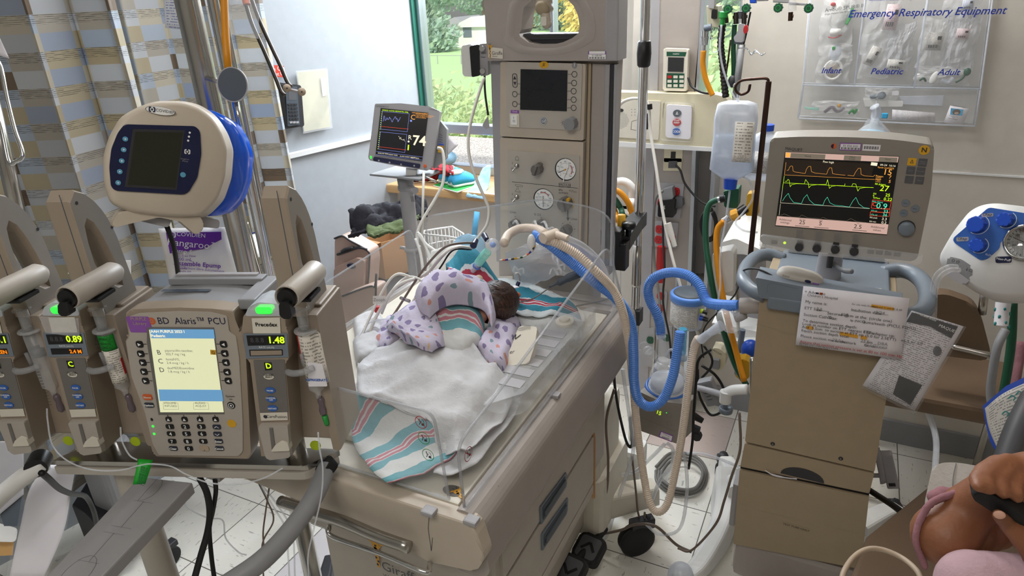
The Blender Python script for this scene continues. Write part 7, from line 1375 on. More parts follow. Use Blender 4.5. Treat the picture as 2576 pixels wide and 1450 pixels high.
# white bracketry behind
lump('junction_box',FY(2.05),[(1792,640),(1838,630),(1846,640),(1844,732),(1790,745)],-.06,0,'white','plain white box behind the yellow and green hoses','box',.003)
WC=thing('white_cart','white equipment cart with rounded tray top behind the ventilator','cart',W(1840,900,y=2.3));Fq=FY(2.2)
b=MB(Fq).m('bright').prism(rnd(Fq.P([(1815,610),(1850,600),(1912,628),(1912,650),(1870,640),(1818,640)]),.006),-.3,0,.006);obj('tray',b,WC);b=MB(Fq).m('bright').prism(rnd(Fq.P([(1790,812),(1905,835),(1905,862),(1880,858),(1800,838)]),.004),-.25,0,.004).prism(rnd(Fq.P([(1845,848),(1905,850),(1905,880),(1850,870)]),.01),-.1,.03,.006);obj('shelf',b,WC)
b=MB(Fq).m('cool_grey').prism(Fq.P([(1815,625),(1908,640),(1905,850),(1850,845)]),-.2,-.1);b.m('steel').cyl(Fq.wld(*Fq.uv(1800,470))-Vector((0,.1,0)) if 0 else (*Fq.uv(1852,640),0),(*Fq.uv(1858,860),0),.006);obj('frame',b,WC);b=MB().m('grey_blue');b.cyl(W(1868,830,y=2.15),W(1860,885,y=2.15),.01);obj('undercarriage',b,WC)
b=MB().m('blue').ell(W(1888,880,y=2.1),(.03,.03,.035));b.m('white').ell(W(1890,882,y=2.11),(.031,.03,.032));obj('blue_cap_jar',b,label='blue and white round cap just left of the ventilator body',cat='cap')
t=thing('vacuum_gauge','cream vacuum regulator box reading VACUUM standing low behind the humidifier','regulator',W(1808,930,y=2.05));Fv2=FY(2.05);b=MB(Fv2).m('cream').prism(rnd(Fv2.P([(1792,876),(1812,878),(1826,892),(1824,920),(1812,935),(1796,930)]),.006),-.05,0,.008);b.m('charcoal').text('VACUUM',*Fv2.uv(1803,886),.0085,.0006,'CENTER',-25);obj('body',b,t);obj('dial',MB(Fv2).m('grey').prism(rnd(Fv2.P([(1793,900),(1812,903),(1811,926),(1792,922)]),.004),0,.015,.003),t)
t=thing('yellow_wall_valve','yellow gas valve box low on the left of the ventilator cart','valve',W(1868,950,y=2.0));Fv3=FY(2.0);obj('body',MB(Fv3).m('yellow').prism(rnd(Fv3.P([(1852,908),(1872,904),(1888,914),(1886,950),(1868,962),(1846,944)]),.006),-.04,0,.006),t);obj('dial',MB(Fv3).m('grey').prism(rnd(Fv3.P([(1850,922),(1866,922),(1864,944),(1848,940)]),.004),0,.008,.002),t)
# humidifier ---------------------------------------------------------------
yh=1.72;Fh2=Fr((-.36,yh,.75),-8,12);Ph=Fh2.P;gh=Fh2.uv
HU=thing('humidifier','heated humidifier with green 15 readout, blue ring and clear water chamber','humidifier',Fh2.wld(*gh(1670,1110)))
b=MB(Fh2).m('pump_grey').prism(rnd(Ph([(1606,985),(1660,1010),(1728,1018),(1726,1040),(1716,1112),(1702,1117),(1612,1085),(1608,1040)]),.004),-.09,0,.006);obj('body',b,HU)
b=MB(Fh2).m('pump_dark').line([gh(1612,1050),gh(1700,1086)],.0008,.0014);b.m('charcoal').text('MR850',*gh(1620,1002),.006,.0012,rot=-14);b.m('glow_lime');b.text('15',*gh(1651,1036),.017,.0016,rot=-9);b.m('glow_green').plate(circ(*gh(1677,1039),.0014),.0014);b.m('pump_dark').ring(*gh(1684,1046),.0075,.0006,.0012).ring(*gh(1684,1066),.0075,.0006,.0012);obj('display',b,HU)
b=MB(Fh2).m('purple_lbl').plate(Ph([(1662,1084),(1694,1096),(1690,1113),(1657,1099)]),.0012);b.m('paper').plate(Ph([(1664,1087),(1692,1098),(1689,1110),(1660,1098)]),.0014);barcode(b,*gh(1675,1102),.022,.004,.0018);b.m('charcoal').text('01 034 374',*gh(1677,1095),.0045,.0018,'CENTER',-14);obj('asset_label',b,HU);b=MB(Fh2).m('charcoal').text('SMMV' if 0 else 'AWNS',*gh(1718,1050),.008,.0012,'CENTER',86);obj('side_lettering',b,HU)
cz=W(1682,978,y=yh+.05);b=MB().m('blue');cq=Vector((cz.x-.006,cz.y+.0,cz.z))
b=MB().m('key_blue');b.lathe([(.050,-.022),(.064,-.02),(.067,.0),(.062,.012),(.056,.010),(.054,-.004)],cq,(.05,-.12,1),36);obj('blue_ring',b,HU);b=MB().m('white').lathe([(.001,-.004),(.056,-.002),(.056,.010),(.001,.010)],cq,(.05,-.12,1),32);obj('heater_plate',b,HU)
b=MB().m('clear_pack').lathe([(.053,.010),(.055,.014),(.052,.05),(.046,.072),(.026,.090),(.001,.094)],cq,(.03,-.05,1),32);ch=obj('water_chamber',b,HU);b=MB().m('milky').lathe([(.001,.012),(.050,.012),(.049,.034),(.001,.034)],cq,(.03,-.05,1),28);obj('chamber_water',b,ch)
b=MB().m('clear_pack');pc=W(1664,850,y=yh+.03);pb_=W(1668,905,y=yh+.03);b.cyl(pb_,pc,.014,.012);b.m('milky').cyl(pc,W(1661,838,y=yh+.03),.014);b.m('clear_pack').cyl(W(1664,925,y=yh+.03),pb_,.022,.016);obj('inlet_port',b,HU);b=MB().m('clear_pack').cyl(W(1632,880,y=yh),W(1650,900,y=yh),.012,.010).ell(W(1630,882,y=yh),(.014,.014,.014));b.tube([W(1632,872,y=yh),W(1625,862,y=yh),(W(1612,868,y=yh)),W(1610,880,y=yh)],.003,8,5);obj('nebulizer',b,HU)
b=MB().m('milky').tube([W(1675,895,y=yh),W(1688,880,y=yh),W(1702,895,y=yh)],.004,8,6);obj('bridge_tube',b,HU);b=MB().m('water_blue').cyl(W(1718,828,y=yh+.02),W(1714,905,y=yh+.02),.012);b.m('milky').lathe([(.014,0),(.014,.02)],W(1716,905,y=yh+.02),(0,0,1),16);obj('outlet_tube',b,HU)
b=MB().m('steel').cyl((W(1640,1080,y=yh+.12).x,yh+.12,.55),(W(1640,1080,y=yh+.12).x,yh+.12,.78),.008);obj('mount',b,HU)
def h2(nm,pts,r,m_,lab):b=MB().m(m_);b.hose([W(*p[:2],y=p[2]) for p in pts],r,.0055);return obj(nm,b,label=lab,cat='hose')
h2('supply_hose',[(1662,842,1.75),(1660,815,1.75),(1650,785,1.75),(1636,760,1.75),(1630,730,1.75),(1640,705,1.75),(1665,690,1.75),(1700,686,1.74),(1735,696,1.72),(1760,720,1.70),(1772,748,1.68),(1785,763,1.66),(1820,768,1.63),(1862,769,1.61)],.0135,'hose_blue','bright blue corrugated hose arching from the humidifier up to the ventilator port')
t=thing('bacterial_filter','clear round breathing filter angled below the ventilator port','filter',W(1830,805,y=1.62));a_=(W(1862,785,y=1.6)-W(1760,855,y=1.6)).normalized();c_=W(1832,808,y=1.6)
obj('filter_disc',MB().m('clear_pack').lathe([(.010,-.022),(.028,-.014),(.034,-.004),(.034,.006),(.022,.016),(.012,.024)],c_,a_,28),t);obj('inlet_cone',MB().m('milky').cyl(c_-a_*.02,W(1785,838,y=1.6),.014,.010).cyl(W(1785,838,y=1.6),W(1762,856,y=1.61),.010,.012),t);obj('outlet_cone',MB().m('clear_smoke').cyl(c_+a_*.02,W(1872,780,y=1.61),.013,.014),t)
# cables and small things low between the warmer and the ventilator
low=[([(1788,880),(1758,905),(1752,950),(1745,1040),(1742,1110),(1732,1180)],'cable_black',.004,1.66,'black cable hanging in front of the beige hose right of the humidifier'),([(1765,920),(1800,945),(1822,985),(1820,1030),(1790,1045),(1770,1020),(1757,985),(1755,930)],'cable_black',.0045,1.95,'black cable loop behind the grey power brick'),
       ([(1770,870),(1790,900),(1788,925),(1765,952)],'cable_black',.004,1.95,'black cable entering the top of the grey power brick'),([(1558,870),(1545,930),(1552,1010),(1575,1110),(1590,1120),(1585,1050)],'cable_black',.0045,1.7,'black cable looping beside the warmer base'),
       ([(1545,980),(1525,1060),(1530,1160),(1525,1240),(1500,1300)],'tube_brown',.004,1.6,'brown lead running down the warmer corner'),([(1566,930),(1585,1060),(1592,1140),(1560,1240),(1530,1340),(1515,1360)],'clear_tube',.006,1.68,'wide clear tube running down to the foot pedals'),
       ([(1590,1150),(1600,1240),(1605,1290),(1618,1325),(1622,1290)],'tube_brown',.0035,1.68,'thin brown lead beside the warmer caster'),([(1465,1335),(1500,1345),(1560,1335),(1600,1320),(1650,1325),(1700,1370),(1740,1390)],'tube_brown',.0045,1.62,'taupe cord trailing over the floor from the foot pedal'),
       ([(1672,1118),(1640,1150),(1600,1185),(1556,1200),(1565,1225)],'clear_tube',.006,1.75,'clear tube reaching left from under the humidifier'),([(1678,1115),(1692,1130),(1690,1170),(1660,1210),(1640,1260)],'clear_tube',.006,1.74,'clear tube dropping right under the humidifier'),
       ([(1728,1140),(1780,1145),(1860,1175)],'clear_tube',.005,1.95,'clear tube running level behind the beige hose to the cart'),([(1700,1140),(1722,1150),(1728,1240),(1710,1330),(1660,1345),(1625,1320)],'clear_tube',.005,1.62,'clear tube sweeping around the warmer caster'),
       ([(1860,1040),(1862,1130),(1840,1200),(1822,1260),(1800,1320),(1740,1385),(1705,1380)],'tube_brown',.0035,1.56,'taupe cord draped over the white cart leg'),([(1600,1100),(1601,1200)],'cable_grey',.006,1.9,'grey cable hanging behind the hoses')]
for p_,m_,r_,y_,l_ in low:tubey('cable' if 'cable' in m_ or 'brown' in m_ else 'tube',p_,r_,m_,l_,'cable' if 'clear' not in m_ else 'tube',y=y_)
def tubef(nm,pts,r,m_,lab,cat='cable'):b=MB().m(m_).tube([W(a,c,z=max(r*1.05,zz)) for a,c,zz in pts],r,8,7);return obj(nm,b,label=lab,cat=cat)
for i in range(3):tubef('floor_cable',[(1650+i*6,1175+i*8,.01+.012*i),(1690,1140+i*10,.01+.012*i),(1750-i*3,1150+i*6,.01+.012*i),(1778-i*5,1190,.01+.012*i),(1760-i*6,1235-i*3,.01+.012*i),(1700,1245-i*8,.01+.012*i),(1655+i*5,1215-i*4,.01+.012*i),(1650+i*8,1185,.01+.012*i)],.006,'cable_grey',('grey floor cable coil, lowest loop','grey floor cable coil, middle loop','grey floor cable coil, top loop')[i])
b=MB(flat(W(1786,985,y=1.92),(.45,0,-.9),(.9,0,.45))).m('grey').box(-.045,.045,-.024,.024,-.018,.018,.006);b.m('grey_dark')
for k in range(5):b.box(-.03+.012*k,-.027+.012*k,-.012,.004,.018,.0186)
obj('power_brick',b,label='grey ribbed power brick hanging between black cables',cat='power brick')
t=thing('support_arm','white jointed support arm with a blue grey knob left of the cart','support arm',W(1840,1030,y=1.8));b=MB().m('white').tube([W(1880,980,y=1.8),W(1845,982,y=1.8),W(1826,990,y=1.8)],.016,12,5,flat_=.7);b.cyl(W(1826,985,y=1.8),W(1824,1012,y=1.8),.017);obj('arm',b,t);b=MB().m('steelblue').cyl(W(1826,1014,y=1.8),W(1825,1026,y=1.8),.006);p=W(1826,1030,y=1.8);b.lathe([(.012,-.010),(.020,-.009),(.021,.005),(.016,.008),(.012,.004)],p,(0,0,1),24);obj('knob',b,t)
b=MB().m('cool_grey');b.tube([W(1752,975,y=1.9),W(1790,985,y=1.88),(W(1822,995,y=1.85))],.010,8,3,flat_=.6);obj('link_bar',b,t)
b=MB().m('cable_black').cyl(W(1742,1045,y=1.85),W(1768,1060,y=1.85),.013,.009);obj('cable_plug',b,label='black round plug on the right of the humidifier',cat='plug');b=MB(FY(1.85)).m('charcoal').prism(circ(*FY(1.85).uv(1753,1097),.016,n=8),-.01,.01,.002);b.prism(FY(1.85).P([(1740,1068),(1762,1078),(1760,1090),(1742,1084)]),-.008,.008,.002);obj('hanging_plug',b,label='black octagonal plug hanging below the round plug',cat='plug')
b=MB(FY(1.62)).m('black').prism(rnd(FY(1.62).P([(1497,1100),(1512,1095),(1514,1125),(1500,1160),(1495,1130)]),.003),-.02,0,.003);b.m('grey_dark').prism(FY(1.62).P([(1496,1168),(1516,1168),(1515,1210),(1496,1218)]),-.02,0,.003);obj('latch_hardware',b,label='black latch hardware at the rear corner of the warmer cabinet',cat='latch')
# floor stand foot of the service column
b=MB().m('cream').prism([(-.60,2.0),(-.42,2.0),(-.42,2.6),(-.60,2.6)],0,.04,.005) if 0 else None
# ================================================================ far left side of the room
FL2=Fr((LWx(2.2)+.012,2.2,1.3),77.12)
t=thing('wall_telephone','dark grey wall telephone with a keypad beside the curtain','telephone',FL2.o)
b=MB(FL2).m('charcoal').prism(rnd(FL2.P([(686,206),(745,214),(753,316),(704,323)]),.006),0,.035,.008);obj('body',b,t)
b=MB(FL2).m('slot').prism(rnd(FL2.P([(716,216),(746,218),(753,314),(722,318)],.035),.003),.035,.040,.002);b.m('grey_dark').plate(FL2.P([(724,222),(744,223),(746,252),(727,252)],.04),.0406)
for r in range(6):
    for c_ in range(3):b.m('charcoal' if r<5 else 'cool_grey').prism(rr(*FL2.uv(724+c_*8+r*.9,266+r*9,.04),*FL2.uv(730+c_*8+r*.9,260+r*9,.04),.001),.040,.043)
obj('keypad',b,t)
b=MB(FL2).m('black').prism(rnd(FL2.P([(690,212),(704,214),(715,318),(704,320)],.035),.004),.035,.060,.008);obj('handset',b,t)
b=MB(FL2).m('clear_pack').prism(rnd(FL2.P([(742,178),(821,172),(834,322),(761,336)]),.002),.004,.008,.001);b.m('laminate').prism(FL2.P([(746,182),(818,176),(830,319),(764,331)]),0,.004);b.m('paper').plate(FL2.P([(806,195),(818,195),(822,240),(812,243)],.009),.0086);obj('laminated_sheet',b,label='yellowish laminated sheet in a clear holder on the left wall',cat='notice')
b=MB(FL2).m('red_paper').prism(FL2.P([(684,163),(713,166),(714,195),(688,193)]),.0,.002);b.m('bright').text('e On',*FL2.uv(701,173,.002),.026,.0026,'CENTER').text('ent Us',*FL2.uv(702,186,.002),.020,.0026,'CENTER');obj('red_sign',b,label='small red sign with white lettering above the wall telephone',cat='sign')
def tt(nm,pts,r,m_,lab,cat='tube',t_=.001,k=7,n=8,**kw):b=MB().m(m_).tube([W(p[0],p[1],t=(p[2] if len(p)>2 else t_)) for p in pts],r,n,k,**kw);return obj(nm,b,label=lab,cat=cat)
# hanging hook arms in front of the wall
for i,(L_,e,rr_) in enumerate((([(617,5),(634,60),(665,130),(694,198),(706,228),(717,240)],(722,222),.0052),([(632,-5),(650,45),(680,112),(705,165),(722,205),(733,218)],(759,231),.0052))):
    t=thing('hook_arm',('bronze hook arm with an orange upper cap, left of the pair hanging before the wall','bronze hook arm ending in the farther pale disc, right of the pair before the wall')[i],'hook arm',W(L_[-1][0],L_[-1][1],t=.00105))
    obj('arm',MB().m('darksteel').tube([W(a,c,t=.00105) for a,c in L_],rr_,10,6),t);p=W(*e,t=.00104);obj('end_disc',MB().m('mask_beige').lathe([(.001,-.006),(.010,-.005),(.0105,.005),(.001,.006)],p,-ray(*e).normalized(),18),t);obj('hub',MB().m('charcoal').ell(p+(-ray(*e).normalized())*.006,(.002,.002,.002)),t)
b=MB().m('cool_grey').cyl(W(722,224,t=.00105),W(752,231,t=.00105),.004);obj('link_rod',b,label='short grey link between the two pale discs',cat='rod');b=MB().m('orange').cyl(W(611,-20,t=.00105),W(621,12,t=.00105),.009);obj('orange_cap',b,label='orange cap at the top of the left hook arm',cat='cap')
# packets at the top
Fp1=facing(442,35,.0009);b=MB();sheet4(b.m('print_blue'),Fp1,[(416,70),(471,76),(468,-25),(410,-25)],0,.0008,.003);obj('paper_packet',b,label='white packet with blue print behind the top of the steel pole',cat='packet')
Fp2=facing(610,45,.00092);b=MB();sheet4(b.m('clear_pack'),Fp2,[(572,85),(650,98),(655,-25),(572,-25)],0,.0008,.008);b.m('cool_grey')
obj('clear_packet',b,label='clear plastic packet hanging right of the yellow tube',cat='packet');b=MB(Fp2).m('ink').prism(Fp2.P([(534,35),(541,34),(544,78),(538,82)]),-.002,0);obj('blue_strip',b,label='narrow dark blue strip between the steel poles',cat='strip')
# left edge: steel loop and pole, paper corner
tt('steel_loop',[(-30,120),(0,165),(18,250),(38,330),(56,380),(55,398),(40,407),(22,408),(5,330),(-20,250)],.0042,'chrome','bent chrome loop at the left edge of the photo','rail',.0008)
b=MB().m('steel').tube([W(-45,150,t=.00088),W(50,560,t=.00092)],.016,16,0);obj('slanted_pole',b,label='thick steel pole crossing the lower left of the curtain',cat='pole')
Fp3=facing(5,110,.0008);b=MB();sheet4(b.m('paper'),Fp3,[(-30,130),(24,148),(-2,92),(-30,60)],0,.0006);obj('paper_corner',b,label='white paper corner at the upper left edge',cat='paper')
# bag with purple band behind the pumps
Fkb=facing(500,650,.00078);t=thing('feeding_set_bag','white feeding set bag with a purple band behind the controller','bag',Fkb.o)
qs=[(432,728),(606,722),(566,572),(398,575)];q_=[Vector(Fkb.uv(*p)) for p in qs];G=[]
for i in range(13):
    r=[]
    for j in range(13):u,v=j/12,i/12;p=(q_[0]*(1-u)+q_[1]*u)*(1-v)+(q_[3]*(1-u)+q_[2]*u)*v;r.append(Fkb.wld(p.x,p.y,.012*math.sin(PI*u)*math.sin(PI*v)+.003*noise.noise(Vector((u*6,v*6,0)))))
    G.append(r)
obj('bag_film',MB().m('white').sheet(G,.001,smooth=True),t);b=MB(Fkb).m('purple').prism(Fkb.P([(418,586),(556,584),(557,603),(510,627),(428,638)]),.009,.0135);obj('purple_band',b,t)
b=MB(Fkb).m('bright');w=.0142;b.text('COVIDIEN',*Fkb.uv(444,590),.011,w,rot=-2).text('Kangaroo\u2122',*Fkb.uv(421,609),.019,w,rot=-5).text('Pump Set',*Fkb.uv(432,631),.012,w,rot=-4);crossmark(Fkb.uv(434,592),.005,w);obj('band_lettering',b,t)
b=MB(Fkb).m('purple');w=.0142;b.text('500 mL',*Fkb.uv(444,652),.009,w,rot=-2).text('Assemble Epump',*Fkb.uv(438,661),.012,w,rot=-4,bold=.0002).text('Ecoulement libre automatique',*Fkb.uv(444,672),.007,w,rot=-5).text('Anti-Free Flow',*Fkb.uv(440,644),.006,w).text('Latex free\nSterile\nSingle use\nPlease note',*Fkb.uv(450,679),.0055,w);obj('lettering',b,t)
# examination chair with draped cloth
Fe=Fr(W(680,650,t=.0012),12);t=thing('overbed_table','beige topped table under a white padded cover by the curtain','table',Fe.o);b=MB(Fe).m('cream').prism(rnd(Fe.P([(625,662),(718,612),(722,624),(625,684)]),.003),-.05,0,.003);obj('top',b,t)
b=MB(Fe).m('steel').prism(Fe.P([(630,684),(690,645),(690,650),(632,692)]),-.04,-.02);b.cyl((*Fe.uv(640,680),-.05),(Fe.uv(640,680)[0],-Fe.o.z,-.05),.012);obj('frame',b,t)
def cl2(nm,rows,m_,lab,cat='cloth',t0=.0012,amp=.008,th=.003):G=grid([[W(p[0],p[1],t=(p[2] if len(p)>2 else t0)) for p in r] for r in rows],7,7);return obj(nm,MB().m(m_).sheet(wrinkle(G,amp,14,5,-ray(700,600).normalized()),th,.4,.4),label=lab,cat=cat)
cl2('padded_cover',[[(600,605,.0013),(650,590,.0013),(700,596,.0013),(735,612,.0013)],[(605,640,.0012),(655,628,.0012),(700,612,.0012),(722,612,.0012)],[(605,668,.00118),(655,648,.00118),(700,625,.00118),(722,616,.00118)]],'white','white padded cover with blue piping on the beige table','cover',amp=.003)
tt('blue_piping',[(625,590),(655,583),(690,588),(705,600),(716,614)],.0018,'ink','dark blue piping along the padded cover','piping',.00119);cl2('hanging_cloth',[[(710,605),(728,602),(736,612)],[(712,650),(730,650),(742,655)],[(715,720),(735,715),(750,700)]],'bright','white cloth hanging from the right end of the beige table',t0=.00121);cl2('hanging_cloth',[[(662,655),(672,652),(678,660)],[(662,690),(672,690),(676,700)],[(655,722),(668,726),(675,730)]],'bright','narrower white cloth hanging under the beige table',t0=.00123)
tt('bent_tube',[(620,560),(632,600),(645,650),(662,710),(668,760)],.005,'steel','thin bent steel tube in front of the beige table','tube',.00105)
b=MB();p=W(275,650,t=.00117);b.m('blue').lathe([(.022,-.010),(.026,-.006),(.026,.010),(.022,.012)],p,(0,0,1),24);b.m('clear_pack').lathe([(.024,-.03),(.024,-.01)],p,(0,0,1),24);obj('blue_lid_cup',b,label='clear cup with a blue rim seen between the fin handles',cat='cup')
b=MB();Fx=facing(140,700,.00118);b=MB(Fx).m('white').prism(Fx.P([(180,655),(330,655),(330,690),(170,690)]),-.05,0,.003);obj('white_ledge',b,label='white ledge behind the fin handles under the curtain',cat='ledge')
# regional oximetry monitor on its white pole -----------------------------
yo=1.75;zp=W(1040,640,y=yo);OX=thing('oximetry_monitor_stand','grey monitor reading 74 on a white pole by the window','monitor stand',(zp.x,yo,0))
Fo=facing(1010,340,.00122,-10);Po=Fo.P;go=Fo.uv
b=MB(Fo).m('cool_grey').prism(rnd(Po([(943,261),(1010,260),(1080,268),(1107,280),(1098,340),(1086,420),(1074,430),(1000,418),(930,404),(926,396),(935,330)]),.003),-.05,0,.005);mo=obj('monitor',b,OX)
b=MB(Fo).m('grey').prism(rnd(Po([(1100,300),(1120,325),(1118,400),(1085,428)]),.004),-.11,-.045,.006);b.m('charcoal')
for k in range(5):b.bar(*go(1104,338+k*6,-.04),*go(1113,341+k*6,-.04),.001,-.0445)
b.m('yellow').prism(Po([(1100,365),(1112,366),(1110,386),(1098,384)]),-.045,-.035);b.m('blue').prism(Po([(1100,362),(1112,363),(1112,367),(1100,366)]),-.045,-.033);obj('rear_housing',b,OX)
b=MB(Fo).m('scr_black').prism(Po([(958,272),(1078,284),(1062,406),(945,389)]),0,.0025);so_=obj('screen',b,mo);b=MB(Fo);w=.0032;Z=lambda x,y:go(900+x*360/1864,240+y*280/1450,.003)
def wv(m_,pts,wd=.0008):b.m(m_).line([Z(*p) for p in pts],wd,w)
wv('scr_lilac',[(320,210),(672,240),(645,475),(300,440),(320,210)]);wv('scr_lilac',[(295,475),(640,510),(612,745),(272,700),(295,475)]);wv('scr_red',[(300,405),(660,440)]);wv('scr_red',[(275,670),(630,712)])
rg=random.Random(2);wv('scr_lilac',[(325+i*8,300+rg.uniform(-38,38)+i*.7) for i in range(30)],.0011);wv('scr_white',[(530+i*6,545+rg.uniform(-20,20)+i*2.5) for i in range(15)])
b.m('glow_lime').text('09/24/23 16:23:06 NEONATAL 3:00g',*Z(318,192),.0052,w,rot=-5)
for i in range(9):b.plate(circ(*Z(316-i*3.2,215+i*28),.0012,n=6),w);b.plate(circ(*Z(288-i*3.2,480+i*27),.0012,n=6),w)
b.m('scr_orange').text('VIEW STORAGE ERROR',*Z(705,225),.0048,w,rot=-5).text('C',*Z(688,285),.021,w,rot=-5).text('VERIFY SET PRESENCE\n+ CHECK SENSOR CONNECTION\n+ CALL TO SELECT CHANNEL\n+ REPLACE SENSOR',*Z(748,262),.0038,w,rot=-5)
b.m('scr_lilac').plate(circ(*Z(694,332),.0032),w);b.m('scr_white').text('R',*Z(655,550),.019,w,rot=-5).text('74',*Z(712,590),.042,w,rot=-5,bold=.0008).plate(circ(*Z(662,602),.003),w);b.m('glow_lime').bar(*Z(662,645),*Z(655,715),.004,w)
for i,s_ in enumerate(('BASELINE MENU','EVENT MARK','ALARM AUDIO ON/OFF','NEXT MENU')):b.m('scr_white').text(s_,*Z(262+i*143,752+i*20),.0046,w,rot=-6)
wv('scr_lilac',[(240,730),(850,805)]);wv('scr_lilac',[(235,770),(840,845)]);obj('screen_image',b,so_)
b=MB(Fo).m('navy').prism(rnd(Po([(941,394),(1058,413),(1056,424),(938,404)]),.004),0,.003,.001);b.m('cool_grey')
for x,y in ((953,404),(980,409),(1009,414),(1042,417)):b.plate(circ(*go(x,y,.003),.0028),.0036)
obj('key_strip',b,mo);b=MB(Fo).m('orange').prism(circ(*go(1069,418,.002),.0052),0,.003,.001);obj('power_key',b,mo);b=MB(Fo).m('glow_green').ell((*go(933,396,0),.0),(.003,.005,.002));obj('status_light',b,mo)
b=MB(Fo).m('grey_dark').text('SOMANETICS',*go(945,267),.0066,.0008,rot=-4);b.text('OXIMETER',*go(1080,275),.005,.0008,'LEFT',-8);obj('maker_name',b,mo)
b=MB(Fo).m('white').prism(Po([(1018,424),(1046,428),(1044,448),(1018,446)]),-.07,-.02,.003);obj('neck',b,OX)
pc=W(1020,440,y=yo);b=MB().m('grey');b.prism([(zp.x-.10,yo-.05),(zp.x+.10,yo-.06),(zp.x+.10,yo+.05),(zp.x-.08,yo+.07)],pc.z+.002,pc.z+.008,.002);b.m('steel').tube([W(1060,440,y=yo-.05),W(1098,458,y=yo-.05)],.004,8,0);obj('tray',b,OX)
zt=W(1020,474,y=yo).z;obj('pole',MB().m('cool_grey').cyl((zp.x,yo,.06),(zp.x,yo,zt),.0235,n=28),OX);obj('collar',MB().m('grey').lathe([(.024,0),(.027,.003),(.027,.012),(.025,.016),(.026,.03),(.026,.04),(.018,.045)],(zp.x,yo,zt-.005),(0,0,1),26),OX);obj('crank_handle',MB().m('cool_grey').cyl((zp.x+.03,yo-.03,zt+.01),(zp.x+.07,yo-.05,zt+.012),.011),OX)
obj('cable_hook',MB().m('cool_grey').lathe([(.024,0),(.028,.002),(.028,.014),(.024,.016)],(zp.x,yo,W(1040,632,y=yo).z),(0,0,1),24).tube([(zp.x-.027,yo,W(1040,628,y=yo).z),(zp.x-.045,yo-.01,W(1040,624,y=yo).z)],.006,8,0),OX)
b=MB(Fr((zp.x,yo-.0245,1.1))).m('charcoal').text('||||',*Fr((zp.x,yo-.0245,1.1)).uv(1040,500),.02,.0004,'CENTER');obj('pole_label',b,OX)
b=MB().m('cool_grey').prism(rr(zp.x-.16,yo-.10,zp.x+.13,yo+.22,.05),.05,.09,.01);obj('base',b,OX)
for dx,dy in ((-.13,-.07),(.10,-.07),(-.13,.19),(.10,.19)):caster(zp.x+dx,yo+dy,.025,OX,.055,0,w_=.012)
tt('oximeter_cable',[(1100,372),(1112,378),(1117,410),(1114,460),(1095,500),(1065,550),(1050,585),(1050,610)],.0045,'tube_white','thicker white cable curving down from the monitor side','cable',.00118);tt('oximeter_cable',[(1066,432),(1064,500),(1062,600)],.004,'tube_white','straight white cable beside the monitor pole','cable',.00119,k=0)
for i,q in enumerate(([(1050,585),(1062,600),(1080,650),(1075,690)],[(1052,590),(1072,615),(1098,640),(1090,690)],[(1045,600),(1058,640),(1065,690)])):tt('looped_cable',q,.0045,'white',('white loop on the pole, nearest the column','white loop on the pole, widest one','white loop on the pole, shortest one')[i],'cable',.00117)
Fd=facing(1125,365,.00128);b=MB();sheet4(b.m('paper'),Fd,[(1100,372),(1122,395),(1153,365),(1118,332)],0,.0008);obj('tucked_paper',b,OX)
# column-side hoses
tt('patient_cable',[(1218,195),(1203,240),(1186,300),(1178,350),(1182,400),(1200,455),(1222,505),(1230,530),(1225,565),(1205,595),(1180,628)],.0042,'tube_white','long white cable bowing left of the warmer column','cable',.00104)
tt('patient_cable',[(1216,125),(1220,160),(1219,200),(1221,240),(1228,290)],.003,'cable_black','thin black cable down the column edge from the interface box','cable',.00106)
b=MB();Fz=facing(1222,300,.00112);b=MB(Fz).m('cool_grey').prism(rnd(Fz.P([(1213,316),(1228,290),(1232,322),(1222,325)]),.003),-.02,0,.003);obj('cable_clip',b,label='small grey clip on the left edge of the warmer column',cat='clip')
# things on the window sill
zs2=.890
def on(px,py,z=zs2):return W(px,py,z=z)
b=MB();rows=[[(1010,425),(1050,412),(1095,410),(1140,422)],[(1010,440),(1050,430),(1095,430),(1140,440)],[(1020,462),(1050,456),(1085,455),(1120,450)]]
G=grid([[on(a,c,.97 if i==0 else (.955 if i==1 else .893)) for a,c in r] for i,r in enumerate(rows)],8,8);obj('checked_shirt',MB().m('red_check').sheet(wrinkle(G,.018,14,2),.004,.35,.25),label='red and black checked cloth heaped on the wooden sill',cat='clothing')
p=W(1125,405,z=.95);obj('blue_hat',MB().m('cloth_blue').ell((p.x,p.y,.965),(.05,.05,.035),None,20,12,lambda v:1+.06*noise.noise(v*6)),label='light blue rolled cloth on top of the checked shirt',cat='cloth')
b=MB().m('white');q=[on(a,c) for a,c in ((1090,468),(1150,485),(1215,462),(1150,450))];b.prism([(p.x,p.y) for p in q],.889,.893);b.m('green').prism([(p.x*.98+q[0].x*.02,p.y*.97+q[2].y*.03) for p in q],.893,.8945);obj('magazine',b,label='green and white magazine under the blue shoes',cat='magazine')
